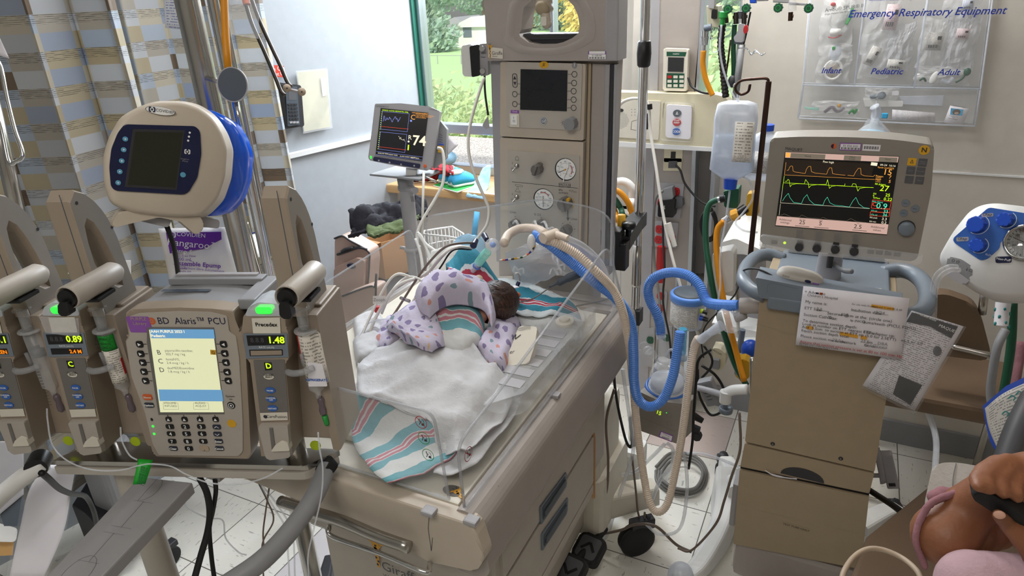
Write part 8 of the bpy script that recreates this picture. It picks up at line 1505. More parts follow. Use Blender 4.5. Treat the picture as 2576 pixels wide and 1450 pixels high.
def shoe(pa,pb,lab):
    a,c=W(*pa,z=.897),W(*pb,z=.897);d=(c-a);L=d.length;d.normalize();n_=Vector((-d.y,d.x,0));t=thing('sneaker',lab,'shoe',a,'blue sneakers on the window sill')
    sec=[(0,.026,.035),(.12,.033,.055),(.3,.033,.062),(.5,.034,.055),(.7,.040,.045),(.88,.036,.032),(1,.014,.018)]
    def ringz(f,wd,z0,z1,k=1):c_=a+d*L*f;return [c_+n_*(wd*k*math.cos(t_))+Vector((0,0,z0+(z1-z0)*max(0,math.sin(t_)))) for t_ in [2*PI*j/16 for j in range(16)]]
    obj('sole',MB().m('white').loft([ringz(f,wd*1.08,0,.022) for f,wd,h in sec]),t);obj('upper',MB().m('shoe_blue').loft([ringz(f,wd,.012,h+.012,.94) for f,wd,h in sec]),t);obj('collar',MB().m('white').ell(a+d*L*.27+Vector((0,0,.062)),(.034,.026,.012),Matrix.Rotation(math.atan2(d.y,d.x),3,'Z')),t);obj('lace',MB().m('white').tube([a+d*L*.5-n_*.018+Vector((0,0,.062)),a+d*L*.52+Vector((0,0,.070)),a+d*L*.5+n_*.018+Vector((0,0,.060)),a+d*L*.6-n_*.018+Vector((0,0,.056)),a+d*L*.62+n_*.016+Vector((0,0,.056))],.002,6,4),t)
shoe((1112,462),(1168,445),'bright blue sneaker on the sill, left of the pair');shoe((1134,470),(1192,457),'bright blue sneaker on the sill, right of the pair')
G=grid([[W(1215,425,y=2.74),W(1225,418,y=2.74),W(1235,415,y=2.74)],[W(1195,460,z=.91),W(1215,460,z=.91),W(1232,460,z=.91)],[W(1172,492,y=2.565),W(1188,502,y=2.565),W(1215,505,y=2.565)]],7,7);obj('face_mask',MB().m('cloth_blue').sheet(wrinkle(G,.012,16,8),.002),label='pale blue cloth mask hanging over the sill edge',cat='mask')
b=MB().m('shoe_blue').box(-.012,.012,-.008,.008,0,.11,.002);
# wire basket of linen behind the bed, blue stick
WB=thing('wire_basket','white wire basket between the monitor pole and the warmer column','basket',W(1120,640,y=1.80));b=MB().m('white');top=[W(a,c,y=yy) for a,c,yy in ((1066,582,1.80),(1100,576,1.95),(1138,571,2.0),(1165,588,1.95),(1172,604,1.82),(1130,596,1.76),(1066,590,1.76))];zb_=.96
b.tube(top+[top[0]],.0035,6,0);low_=[Vector((p.x*.98+top[3].x*.02,p.y,p.z-.10)) for p in top];b.tube(low_+[low_[0]],.003,6,0);mid_=[(p+q)/2 for p,q in zip(top,low_)];b.tube(mid_+[mid_[0]],.0022,6,0)
for i in range(len(top)):
    for f in (0,.25,.5,.75):p=top[i-1].lerp(top[i],f);q=low_[i-1].lerp(low_[i],f);b.tube([p,q],.0022,5,0)
b.tube([low_[0],low_[3]],.002,5,0);obj('wires',b,WB)
b=MB().m('water_blue');
b=MB().m('shoe_blue').tube([W(1192,600,t=.00122),W(1200,533,t=.00122)],.009,8,0,flat_=.35);obj('blue_stick',b,label='flat bright blue plastic stick standing in the wire basket',cat='stick')
for i,(rows,m_,lab) in enumerate((([[(1150,600),(1175,590),(1205,598)],[(1140,620),(1180,612),(1220,620)],[(1140,650),(1185,640),(1225,645)]],'cloth_blue','pale blue cloth heap in the basket below the blue stick'),([[(1085,630),(1130,620),(1180,628)],[(1080,660),(1130,655),(1185,655)],[(1095,690),(1140,690),(1190,685)]],'white','white padded linen under the wire basket'),([[(1140,640),(1165,632),(1190,640)],[(1150,665),(1175,660),(1195,668)],[(1160,685),(1180,684),(1200,690)]],'striped_flannel','striped flannel corner hanging below the basket'))):
    G=grid([[W(a,c,t=.00118-.00001*i) for a,c in r] for r in rows],7,7);obj('linen',MB().m(m_).sheet(wrinkle(G,.012,18,i+3),.006,.2,.2),label=lab,cat='linen')
# low table, cardboard box, clothes, suitcases
q=[W(a,c,z=.5) for a,c in ((905,690),(1030,668),(1042,730),(1000,752),(905,722))];t=thing('low_table','low black table under the cardboard box','table',(q[0].x,q[0].y,0));obj('top',MB().m('charcoal').prism([(p.x,p.y) for p in q],.455,.495,.003),t)
for p in (q[1],q[3],q[4]):obj('leg',MB().m('charcoal').box(p.x-.01,p.x+.01,p.y-.01,p.y+.01,0,.456),t)
A,B_,C_,D_=Vector((-1.985,2.36,0)),Vector((-1.865,2.345,0)),Vector((-1.80,2.49,0)),Vector((-1.93,2.50,0));zt2=W(970,613,y=2.345).z
t=thing('cardboard_box','open brown cardboard box full of clothes in the corner','box',(B_.x,B_.y,.5));b=MB().m('cardboard')
for p,r in ((A,B_),(B_,C_),(C_,D_),(D_,A)):n_=Vector((r-p).cross(Vector((0,0,1)))).normalized()*.003;b.prism([(p.x,p.y),(r.x,r.y),(r.x-n_.x,r.y-n_.y),(p.x-n_.x,p.y-n_.y)],.50,zt2)
b.prism([(A.x,A.y),(B_.x,B_.y),(C_.x,C_.y),(D_.x,D_.y)],.498,.502);obj('walls',b,t)
f1_=[Vector((A.x,A.y,zt2)),Vector((B_.x,B_.y,zt2)),B_+Vector((-.02,-.07,zt2-.002)),A+Vector((-.0,-.06,zt2+.01))];obj('flap',MB().m('cardboard').sheet([[f1_[0],f1_[1]],[f1_[3],f1_[2]]],.003),t);f2_=[Vector((C_.x,C_.y,zt2)),Vector((D_.x,D_.y,zt2)),D_+Vector((0,.03,zt2+.05)),C_+Vector((0.02,.03,zt2+.05))];obj('flap',MB().m('cardboard').sheet([[f2_[0],f2_[1]],[f2_[3],f2_[2]]],.003),t)
def heap(nm,rows,m_,lab,t_=.0015,amp=.03,sc=12,th=.01,seed=1):G=grid([[W(p[0],p[1],t=(p[2] if len(p)>2 else t_)) for p in r] for r in rows],9,9);return obj(nm,MB().m(m_).sheet(wrinkle(G,amp,sc,seed),th),label=lab,cat='clothing')
heap('dark_jacket',[[(880,550,.00142),(915,525,.00144),(960,520,.00145),(1020,505,.00147),(1070,510,.00148)],[(885,575,.0014),(920,560,.0014),(965,555,.00142),(1015,540,.00144),(1078,535,.00146)],[(875,592,.00138),(925,588,.00138),(950,575,.0014),(1000,562,.00142),(1055,555,.00144)]],'cloth_black','black jacket piled over the cardboard box',amp=.035,sc=13)
heap('green_jacket',[[(925,575,.00139),(960,570,.0014),(1000,560,.0014),(1055,545,.00142)],[(924,588,.00137),(955,590,.00137),(990,580,.00138),(1050,565,.0014)],[(930,596,.00136),(965,600,.00136),(990,590,.00137),(1040,575,.0014)]],'cloth_green','olive green jacket spilling over the box edge',amp=.014,sc=16,seed=4)
for nm,Yq,pts,lab,lg in (('suitcase',1.98,[(842,600),(862,594),(882,606),(926,632),(930,660),(924,745),(900,1250),(842,1250)],'pink soft suitcase with dark piping and an oval badge',(884,669)),('suitcase',1.86,[(862,745),(925,722),(943,724),(946,745),(925,1330),(850,1330),(852,760)],'lower pink suitcase in front of the larger one',None)):
    Fq_=Fr((-1.6,Yq,.6));t=thing(nm,lab,'suitcase',Fq_.wld(*Fq_.uv(890,800)),'pink suitcases');po=rnd(Fq_.P(pts),.012)
    obj('body',MB(Fq_).m('pink_case').prism(po,-.07,0,.015,seg=3),t);sx_=[Fq_.P([p])[0]+(.002,) for p in pts[:6]];obj('piping',MB(Fq_).m('charcoal').tube(sx_,.004,6,4),t);
    if lg:
        obj('front_pocket',MB(Fq_).m('pink_case').prism(rnd(Fq_.P([(848,670),(905,645),(925,652),(920,742),(846,742)]),.012),0,.02,.008),t);g=Fq_.uv(*lg,.02);obj('badge',MB(Fq_).m('navy').prism(circ(*g,.020,.012),.02,.025,.001).m('cool_grey').ring(*g,.020,.002,.0256,24,.012),t)
        obj('zip',MB(Fq_).m('charcoal').tube([Fq_.P([(850,640)])[0]+(.004,),Fq_.P([(880,630)])[0]+(.006,),Fq_.P([(905,622)])[0]+(.006,),Fq_.P([(924,628)])[0]+(.002,)],.005,6,4),t);obj('handle',MB(Fq_).m('charcoal').tube([Fq_.P([(862,632)])[0]+(.005,),Fq_.P([(876,624)])[0]+(.018,),Fq_.P([(892,622)])[0]+(.005,)],.006,8,4),t)
# bottom left corner
t=thing('wheeled_pedestal','dark grey wheeled equipment base with a grey post at lower left','equipment base',(-2.05,1.0,0))
b=MB().m('grey').prism(rr(-2.06,.93,-1.93,1.05,.03),.2,.46,.01);obj('post',b,t);b=MB().m('charcoal');p_=[W(a,c,z=.24) for a,c in ((180,1270),(215,1215),(300,1195),(350,1205),(300,1290),(255,1310),(240,1330),(235,1300))];b.prism([(p.x,p.y) for p in p_],.06,.24,.01);obj('base_cover',b,t)
for dx,dy in ((-2.0,.88),(-1.85,1.0)):caster(dx,dy,.035,t,.07,0)
t=thing('bed_frame','pale bed frame edge with dark panel at the far lower left','bed frame',W(30,1220,z=.3));Fbf=facing(40,1180,.0011);obj('rail',MB(Fbf).m('cool_grey').prism(Fbf.P([(-60,1110),(60,1110),(60,1245),(0,1295),(-60,1320)]),-.05,0,.004),t);obj('lower_panel',MB(Fbf).m('slot').prism(Fbf.P([(0,1296),(60,1246),(60,1325),(10,1325)]),-.05,-.01),t)
b=MB();Fwm=facing(15,1345,.0012);b=MB(Fwm).m('bright').prism(rnd(Fwm.P([(-60,1300),(8,1320),(45,1330),(40,1365),(-60,1362)]),.01),-.05,0,.006);obj('white_basin',b,label='white rounded edge below the bed frame at the left edge',cat='basin');b=MB(Fwm).m('wood').prism(Fwm.P([(-60,1362),(35,1362),(32,1398),(-60,1402)]),-.05,-.01);obj('wooden_block',b,label='tan block under the white basin at the left edge',cat='block')
Fpp=facing(110,1310,.00078);t=thing('hanging_paper','long white paper in a clear sleeve hanging below the left handle tube','paper',Fpp.o)
def sh6(m_,rows,dz=0,amp=.003):G=grid([[Fpp.wld(*Fpp.uv(*p),dz+.004*math.sin(i*2+j)) for j,p in enumerate(r)] for i,r in enumerate(rows)],6,6);return MB().m(m_).sheet(G,.0006)
obj('sheet',sh6('paper',[[(120,1170),(155,1172),(190,1178)],[(75,1230),(125,1240),(177,1250)],[(50,1330),(105,1335),(160,1338)],[(22,1460),(80,1462),(110,1455)]]),t);obj('sleeve',sh6('clear',[[(100,1172),(150,1170),(194,1176)],[(62,1225),(120,1235),(180,1250)],[(42,1330),(100,1335),(164,1340)],[(12,1460),(80,1462),(116,1455)]],.004),t)
tt('black_strap',[(104,1190,.00068),(122,1205,.0007),(150,1230,.00075),(180,1243,.0008),(215,1250,.00088),(235,1285,.00092),(243,1320,.00095)],.0055,'cable_black','black strap from the left handle tube to the dark equipment base','strap')
# ================================================================ right wall organiser
FO=Fr((.1,2.615,1.4));PO_=FO.P;gO=FO.uv
EO=thing('wall_organizer','clear hanging organiser lettered Emergency Respiratory Equipment on the wall','organizer',FO.wld(*gO(2230,300)))
b=MB(FO).m('clear_pack').prism(PO_([(2044,-60),(2500,-60),(2450,312),(2010,292)]),-.012,-.008);obj('back_sheet',b,EO)
b=MB(FO).m('clear');b.prism(PO_([(2042,-60),(2498,-60),(2462,218),(2022,208)]),.045,.047);b.prism(PO_([(2022,212),(2462,222),(2448,312),(2010,292)]),.045,.047);obj('front_pocket',b,EO)
b=MB(FO).m('milky')
for L_ in ([(2044,-60),(2022,210),(2010,293)],[(2500,-60),(2463,219),(2449,312)],[(2022,210),(2463,220)],[(2010,293),(2449,312)],[(2184,-60),(2150,211)],[(2342,-60),(2298,216)]):b.tube([gO(*p)+(.04,) for p in L_],.0028,6,0);b.tube([gO(*p)+(-.008,) for p in L_],.002,6,0)
obj('edge_welt',b,EO)
b=MB(FO).m('ink').text('Emergency Respiratory Equipment',*gO(2134,36,.048),.0315,.0486,shear=.25,sx=.95,bold=.0004).text('Infant',*gO(2066,178,.048),.026,.0486,shear=.25,bold=.0004).text('Pediatric',*gO(2190,180,.048),.026,.0486,shear=.25,bold=.0004).text('Adult',*gO(2359,182,.048),.026,.0486,shear=.25,bold=.0003).text('Advocate Medical Group',*gO(2185,0,.048),.012,.0486,shear=.25);obj('lettering',b,EO)
def pak(c,rx,ry,seed,lab,m_='clear_pack',extra=None,w0=.012,nm='sterile_packet',th=.014):
    F=FO;g=gO(*c,w0);f2=Fr(FO.wld(g[0],g[1],w0));return bag(nm,f2,(0,0),rx,ry,seed,lab,'packet',m_,extra,th=th)
def lab_(m_,dx,dy,w_,h_,rot=0,txt=None):
    def f(F,c,t):
        fr=flat(F.wld(dx,dy,.017),F.ex*math.cos(R_(rot))+F.ey*math.sin(R_(rot)),-F.ex*math.sin(R_(rot))+F.ey*math.cos(R_(rot)));b=MB();G=[[fr.wld(w_*(j-.5),h_*(i-.5)) for j in (0,1)] for i in (0,1)];b.m(m_).sheet(G,.0004);obj('label',b,t)
        k=MB(fr);barcode(k,0,-h_*.28,w_*.6,h_*.18,.0008,12);k.m('black').plate(rr(w_*.15,h_*.1,w_*.38,h_*.3),.0008);obj('barcode',k,t)
    return f
def ambu(F,c,t):
    b=MB(F).m('white').ell((0,.01,.0),(.030,.045,.016));b.lathe([(.016,0),(.019,.01),(.015,.02)],(0,-.052,.004),(0,1,0),18);b.m('red').tube([(-.02,-.058,.012),(0,-.060,.018),(.02,-.052,.012)],.0015,6,4);b.m('green').tube([(.028,-.02,.008),(.036,.0,.010),(.040,.03,.008)],.006,8,5,flat_=.4);b.m('cool_grey').ell((0,-.04,.01),(.016,.010,.008));obj('resuscitator',b,t)
    b=MB(F).m('black').text('Ambu\u00ae SPUR\u00ae II',-.040,.024,.0155,.019,rot=6).text('Single Patient Use Resuscitator',-.040,.012,.0078,.019,rot=6);b.m('red').ell((-.018,.042,.014),(.008,.006,.004));obj('printing',b,t)
pak((2107,45),.050,.085,31,'sterile pack with a white infant resuscitator at the upper left',extra=ambu)
def mask1(F,c,t):b=MB(F).m('white').tube([(.026*math.cos(a*.5),.03*math.sin(a*.5)-.02,.006) for a in range(13)],.005,8,3);b.m('mask_beige').ell((0,-.02,.002),(.022,.026,.008));b.m('milky').ell((.0,.03,.002),(.02,.03,.012));b.m('green').box(-.012,-.002,.045,.055,.008,.014,.002);obj('mask',b,t)
pak((2098,160),.052,.062,32,'sterile pack with a round pale mask and green plug above Infant',extra=mask1)
pak((2215,60),.048,.09,33,'printed sterile pack with yellow corner above Pediatric','clear_pack',lab_('print_red',.028,.02,.040,.075,-4));pak((2205,140),.045,.07,34,'sterile pack with a slanted barcode label above Pediatric','clear_pack',lab_('print_grey',-.012,.0,.030,.060,-22));pak((2260,120),.040,.075,35,'sterile pack with crumpled white sheet beside the slanted label','film',lab_('print_grey',.0,-.05,.05,.03,-5))
pak((2350,110),.042,.075,36,'sterile pack with upright barcode label and green edge above Adult','clear_pack',lab_('print_grey',-.002,.008,.046,.052,-2));pak((2415,110),.045,.09,37,'tall crumpled sterile pack at the right side of the organiser','film',lab_('print_red',.0,.03,.035,.03,-3));pak((2420,20),.050,.05,42,'printed pack with a blue patch at the upper right','clear_pack',lab_('print_blue',.012,.01,.03,.03))
def adult(F,c,t):
    b=MB(F).m('bright').ell((-.022,-.005,.012),(.010,.020,.004),Matrix.Rotation(-.35,3,'Z'));b.m('green_dark').tube([(-.060,-.015,.008),(-.05,-.008,.01),(-.042,-.018,.008)],.003,6,5).ell((.065,.012,.006),(.010,.012,.006));b.tube([(.04,-.02,.006),(.055,-.008,.006),(.062,.006,.006)],.003,6,4);b.m('milky').tube([(.0,-.012,.006),(.02,-.02,.006),(.03,-.004,.006)],.006,10,5);obj('airway_set',b,t)
pak((2370,190),.075,.030,38,'sterile pack with white tab and green tubing just below Adult',extra=adult)
def adapt(F,c,t):b=MB(F).m('steelblue').lathe([(.010,0),(.012,.006),(.012,.016),(.008,.02)],(.0,-.004,.008),(.1,.3,1),16).ell((-.022,-.006,.008),(.012,.008,.006));b.m('paper').box(.03,.05,-.0,.012,.010,.011);obj('connector',b,t)
pak((2217,238),.050,.024,39,'small pack with grey blue connector on the lower shelf',extra=adapt)
b=MB(FO).m('white').prism(rnd(PO_([(2172,248),(2272,254),(2270,266),(2176,266)]),.003),.0,.02,.003);obj('white_carton',b,label='narrow white carton lying on the lower shelf of the organiser',cat='carton');b=MB(FO).m('milky').prism(PO_([(2262,242),(2374,240),(2370,266),(2272,262)]),.0,.006,.001);obj('long_packet',b,label='long translucent packet behind the white carton',cat='packet')
def sugary(F,c,t):b=MB(F).m('clear_purple').tube([(-.03,-.01,.006),(-.01,.008,.010),(.01,-.006,.008),(.03,.006,.006)],.006,8,6);b.m('giraffe_yellow').ell((.012,.014,.01),(.006,.006,.004));b.m('green').tube([(.045,-.012,.006),(.055,.0,.008),(.062,-.010,.006),(.068,.004,.006)],.004,6,6);obj('oral_airways',b,t)
pak((2100,275),.072,.028,40,'pack of lilac and green oral airways at the lower left pocket',extra=sugary)
b=MB(FO);G=[[FO.wld(*gO(a,c),.03) for a,c in r] for r in (((2243,297),(2350,303)),((2244,272),(2350,280)))];obj('size_chart',MB().m('print_black').sheet(G,.0006),label='small printed size chart in the bottom pocket',cat='card')
t=thing('badge_card','white card with a small blue picture of an animal face at the lower right pocket','card',FO.wld(*gO(2405,290),.03));G=[[FO.wld(*gO(a,c),.030) for a,c in r] for r in (((2372,304),(2420,312)),((2388,262),(2436,270)))];obj('card',MB().m('paper').sheet(G,.0006),t)
b=MB(FO).m('shoe_blue').plate(PO_([(2392,272),(2424,276),(2420,291),(2390,288)],.031),.0315);b.m('bark').plate(circ(*gO(2406,282,.031),.011,.0085),.032);b.m('mask_beige').plate(circ(*gO(2406,285,.031),.006,.004),.0325);b.m('charcoal').text('EMERGENCY BAG',*gO(2412,268,.031),.0045,.0322,'CENTER',-8).text('Respiratory Kit\nStaff\nRoom Checked',*gO(2398,296,.031),.004,.0322,'CENTER',-10);obj('print',b,t)
b=MB(FO).m('clear_mint').tube([gO(2060,272)+(.02,),gO(2035,270)+(.025,),gO(2026,268)+(.02,)],.004,8,4);obj('clear_ring',b,label='tiny clear round fitting at the far left of the bottom pocket',cat='fitting')
# resuscitation bag hanging behind the ventilator screen
t=thing('resuscitation_mask','clear resuscitation mask in a bag hanging behind the ventilator screen','mask',W(2195,345,y=2.45));c_=W(2195,335,y=2.45)
obj('mask_dome',MB().m('clear_pack').lathe([(.012,.05),(.014,.03),(.03,.018),(.046,0),(.05,-.012),(.044,-.014)],c_,(.02,-.2,1),28),t);obj('cushion',MB().m('cloth_blue').lathe([(.040,-.014),(.05,-.012),(.05,-.006),(.042,-.004)],c_,(.02,-.2,1),28),t);obj('elbow',MB().m('milky').tube([c_+Vector((0,0,.045)),c_+Vector((.0,-.005,.07)),c_+Vector((-.008,-.01,.085))],.014,12,4),t);b=MB().m('shoe_blue').box(c_.x+.016,c_.x+.034,c_.y-.02,c_.y-.01,c_.z+.05,c_.z+.066,.003);obj('blue_clip',b,t);obj('hanging_tab',MB().m('film').tube([c_+Vector((0,0,.04)),Vector((c_.x,2.635,c_.z+.09))],.003,6,0),t)
G=[[W(a,c,y=2.5) for a,c in r] for r in (((2120,347),(2190,345),(2262,347)),((2160,330),(2200,325),(2240,332)),((2182,300),(2200,296),(2212,300)))];obj('bag_film',MB().m('film').sheet(grid(G,5,5),.0006,smooth=False),t)
# blue and white T-piece resuscitator, right
FT2=facing(2470,630,.00092,-14);PT=FT2.P;gT=FT2.uv
TP=thing('t_piece_resuscitator','white and blue resuscitator unit with knobs and a round gauge at the right edge','resuscitator',FT2.o)
o_=PT([(2462,513),(2500,508),(2600,520),(2640,560),(2640,700),(2600,752),(2500,752),(2440,725),(2360,665),(2356,640),(2390,580),(2430,530)])
c_x=[sum(p[0] for p in o_)/12,sum(p[1] for p in o_)/12];sc_=lambda k,dx=0,dy=0:[(c_x[0]+(p[0]-c_x[0])*k+dx,c_x[1]+(p[1]-c_x[1])*k+dy) for p in rnd(o_,.02,4)]
b=MB(FT2).m('white').loft([[(x,y,w) for x,y in sc_(k,dx,dy)] for k,w,dx,dy in ((.9,-.12,-.0,-.01),(1.0,-.09,-.002,-.012),(1.03,-.05,-.002,-.010),(1.0,-.02,0,-.004),(.93,0,.004,.004))]);obj('body',b,TP)
b=MB(FT2).m('key_blue').prism(rnd(PT([(2488,522),(2600,540),(2640,560),(2640,600),(2560,590),(2518,606),(2515,625),(2485,652),(2468,656),(2400,610),(2398,600)]),.006),-.002,.003,.001);obj('control_face',b,TP)
for x,y,r_,lb in ((2460,565,.018,''),(2532,553,.015,''),(2463,617,.015,'')):
    g=gT(x,y,.003);b=MB(FT2).m('blue');n_=24;b.prism([(g[0]+r_*(1+.07*math.cos(8*a))*math.cos(a),g[1]+r_*(1+.07*math.cos(8*a))*math.sin(a)) for a in [2*PI*k/n_ for k in range(n_)]],.003,.026,.004);b.m('bright').line([(g[0]+r_*1.25*math.cos(R_(a)),g[1]+r_*1.25*math.sin(R_(a))) for a in range(-130,60,12)],.0012,.0036);obj('knob',b,TP)
b=MB(FT2).m('cool_grey').prism(rr(*gT(2470,547),*gT(2500,536),.003),.003,.0036);b.prism(rr(*gT(2407,608),*gT(2438,596),.003),.003,.0036);b.m('navy').text('CPAP',*gT(2485,541),.008,.0042,'CENTER',-12).text('CPAP',*gT(2422,602),.008,.0042,'CENTER',-12);b.m('bright').text('FLOW',*gT(2480,640),.006,.0036,rot=-20);obj('legend',b,TP)
g=gT(2580,610,.0);obj('gauge_bezel',MB(FT2).m('chrome').lathe([(.036,0),(.040,.004),(.040,.014),(.035,.018),(.034,.012)],(*g,-.002),(0,0,1),36),TP);b=MB(FT2).m('bright').prism(circ(*g,.035,n=32),.002,.010);b.m('charcoal')
for k in range(24):a=k*PI/12;b.bar(g[0]+.026*math.cos(a),g[1]+.026*math.sin(a),g[0]+.031*math.cos(a),g[1]+.031*math.sin(a),.001,.0108)
b.bar(g[0],g[1],g[0]-.02,g[1]+.012,.0014,.011).text('60',g[0]-.022,g[1]-.005,.007,.0108).text('40',g[0]-.015,g[1]+.016,.007,.0108);obj('gauge_face',b,TP)
b=MB(FT2).m('navy').prism(rr(*gT(2505,662),*gT(2545,645),.004),.0,.003,.001);b.m('bright').text('Neo-Puff',*gT(2525,653),.0075,.0036,'CENTER',-12);obj('name_badge',b,TP) 
b=MB(FT2).m('key_blue').prism(rnd(PT([(2412,650),(2465,668),(2462,700),(2440,716),(2420,700)]),.006),-.05,-.012,.006);obj('outlet_clip',b,TP);b=MB(FT2).m('cool_grey').prism(rnd(PT([(2384,645),(2418,652),(2448,672),(2446,700),(2425,719),(2385,696),(2378,680)]),.006),-.04,.0,.006);b.m('charcoal').text('\u21e7\u21e7',*gT(2392,655,.0),.01,.0006,rot=-20).text('\u2193\u2302',*gT(2428,677,.0),.01,.0006,rot=-20);obj('outlet_block',b,TP)
for i,(dx,dy) in enumerate(((0,0),(6,8))):tt('clear_gas_tube',[(2408+dx,672+dy,.00086),(2385+dx,672+dy,.00086),(2358+dx,690+dy,.00087),(2347+dx,730,.00089),(2344+dx,790,.0009),(2338+dx,850,.00091)],.0055,'clear_pack',('clear tube bending down from the blue and white unit, upper one','clear tube bending down from the blue and white unit, lower one')[i],'tube')
for i in (0,1):tt('clear_gas_tube',[(2318+i*7,1000,.0013),(2340+i*6,1060,.0013),(2352+i*6,1110,.00128),(2350+i*6,1170,.00124),(2345+i*6,1230,.00118)],.006,'clear_tube',('clear tube hanging to the floor below the printed sheet, left of two','clear tube hanging to the floor below the printed sheet, right of two')[i],'tube')
# chair behind, hoses, sleeve, poster
Fc2=Fr(W(2400,880,y=2.25));CH=thing('side_chair','dark taupe chair with grey tube frame behind the printed sheet','chair',(Fc2.o.x,2.3,0))
obj('backrest',MB(Fc2).m('sofa_brown').prism(rnd(Fc2.P([(2325,745),(2380,740),(2450,765),(2470,800),(2492,885),(2485,910),(2330,890)]),[.01,.02,.03,.02,.02,.02,.01]),-.05,0,.012),CH);obj('seat',MB().m('sofa_brown').box(Fc2.o.x-.2,Fc2.o.x+.22,2.22,2.58,.40,.46,.015),CH)
obj('frame',MB().m('steel').tube([W(2395,872,y=2.24),W(2440,882,y=2.23),W(2490,895,y=2.22),W(2500,905,y=2.22)],.010,10,5).tube([W(2478,730,y=2.26),W(2470,790,y=2.26)],.012,10,0),CH)
for dx,dy in ((-.19,2.24),(.21,2.24),(-.19,2.56),(.21,2.56)):obj('leg',MB().m('steel').cyl((Fc2.o.x+dx,dy,0),(Fc2.o.x+dx,dy,.41),.012),CH)
tt('grey_hose',[(2530,830,.00105),(2510,870,.00105),(2498,930,.00106),(2492,990,.00107),(2500,1040,.00107),(2515,1100,.00106)],.011,'grey','grey hose curving down below the resuscitator','hose');tt('dark_green_hose',[(2548,755,.00105),(2545,850,.00106),(2535,930,.00107),(2522,1000,.00108)],.011,'green_dark','dark green hose below the resuscitator','hose')
b=MB().m('paper');q0,q1=W(2524,762,t=.00103),W(2518,820,t=.00103);b.cyl(q0,q1,.017,.016);b.m('teal')
for k in range(14):a=k*2.4;p=q0.lerp(q1,(k+.5)/14);b.ell(p+Vector((math.cos(a)*.016,math.sin(a)*.016,0)),(.004,.004,.006),None,6,4)
obj('patterned_sleeve',b,label='white sleeve with a green pattern around the hose top',cat='sleeve')
Fpo=facing(2550,1070,.00085,-10);t=thing('instruction_poster','curved instruction sheet with blue border at the right edge','poster',Fpo.o)
def pc2(m_,L_,w0,w1):return MB(Fpo).m(m_).prism(Fpo.P(L_),w0,w1)
obj('border',pc2('blue',[(2472,1022),(2530,972),(2576,950),(2620,950),(2600,1180),(2520,1165),(2490,1110),(2478,1060)],-.004,0),t);G=grid([[Fpo.wld(*Fpo.uv(*p),.002) for p in r] for r in (((2524,1160),(2550,1150),(2600,1120)),((2490,1085),(2530,1070),(2600,1050)),((2478,1028),(2525,990),(2600,955)))],5,5);obj('sheet',MB().m('print_grey').sheet(G,.0006),t)
k_=MB(Fpo).m('teal');
for x,y in ((2546,1000),(2560,1030),(2530,1040),(2565,990)):g=Fpo.uv(x,y);k_.line([(g[0]-.006,g[1]-.004),(g[0],g[1]+.004),(g[0]+.007,g[1]),(g[0]+.003,g[1]-.007)],.0025,.0046)
obj('diagram',k_,t);tt('pink_cloth',[(2570,860,.0011),(2560,930,.0011),(2552,975,.0011)],.012,'sleeve_pink','strip of dusky pink cloth at the right edge','cloth');tt('dark_post',[(2600,1000,.0008),(2560,1080,.00078),(2530,1165,.00076),(2520,1200,.00075)],.022,'grey_dark','dark grey curved post before the instruction sheet','post',n=14)
# ================================================================ bottom right: seat, cushion, person
q=[(2180,1348),(2388,1180),(2470,1240),(2640,1500),(2640,1700),(2230,1700),(2120,1500)];pq=[W(a,c,z=.58) for a,c in q];t=thing('recliner','brown upholstered recliner seat in the lower right corner','seat',(pq[2].x+.2,pq[2].y-.3,0));obj('armrest',MB().m('sofa_brown').prism([(p.x,p.y) for p in pq],.50,.58,.01),t);obj('base',MB().m('sofa_brown').box(pq[2].x-.02,pq[2].x+.5,pq[2].y-.55,pq[2].y+.0,.08,.50,.02),t)
for dx,dy in ((0,-.5),(.46,-.5),(0,-.05),(.46,-.05)):obj('foot',MB().m('charcoal').cyl((pq[2].x+dx,pq[2].y+dy,0),(pq[2].x+dx,pq[2].y+dy,.09),.02),t)
tt('beige_cord',[(2115,1470,.00060),(2125,1435,.00061),(2150,1400,.00063),(2185,1382,.00064),(2225,1385,.00064),(2270,1405,.00063),(2305,1435,.00061),(2320,1465,.0006)],.0042,'mask_beige','beige cord arching over the recliner edge at the bottom','cord')
tt('power_cable',[(2184,1232,.00112),(2215,1252,.00108),(2250,1275,.00102),(2285,1303,.00095)],.0085,'cable_black','thick black cord from the ventilator base to the recliner','cord');b=MB();pb2=W(2215,1325,z=.12);b.m('navy').box(pb2.x-.02,pb2.x+.10,pb2.y-.04,pb2.y+.03,0,.14,.01);b.m('white').box(pb2.x+.0,pb2.x+.03,pb2.y-.043,pb2.y-.04,.08,.10);obj('navy_bag',b,label='small navy box standing beside the ventilator base',cat='box')
b=MB();p0_=[(2325,1268),(2345,1175),(2370,1164),(2410,1164),(2500,1180),(2560,1260),(2520,1330),(2330,1300)];Fpl=facing(2420,1230,.00072);b=MB(Fpl).m('pillow').prism(rnd(Fpl.P(p0_),.015),-.05,.0,.02,seg=4);b.m('grey').tube([Fpl.uv(2405,1166)+(.001,),Fpl.uv(2398,1200)+(.002,),Fpl.uv(2396,1235)+(.001,)],.0008,6,4);obj('cushion',b,label='off-white cushion with a seam behind the forearm',cat='cushion')
T0=.00058
PE=thing('person','seated person in a dusky pink top and pale pink trousers, hand holding a black phone','person',W(2640,1500,t=.0005)-Vector((0,0,.2)))
def P3(x,y,t_=T0):return W(x,y,t=t_)
b=MB().m('skin')
def limbc(L_):
    for i in range(len(L_)-1):
        (p,r0),(q_,r1)=L_[i],L_[i+1]
        for k in range(5):f=k/4;b.ell(p.lerp(q_,f),(r0+(r1-r0)*f,)*3,None,14,10)
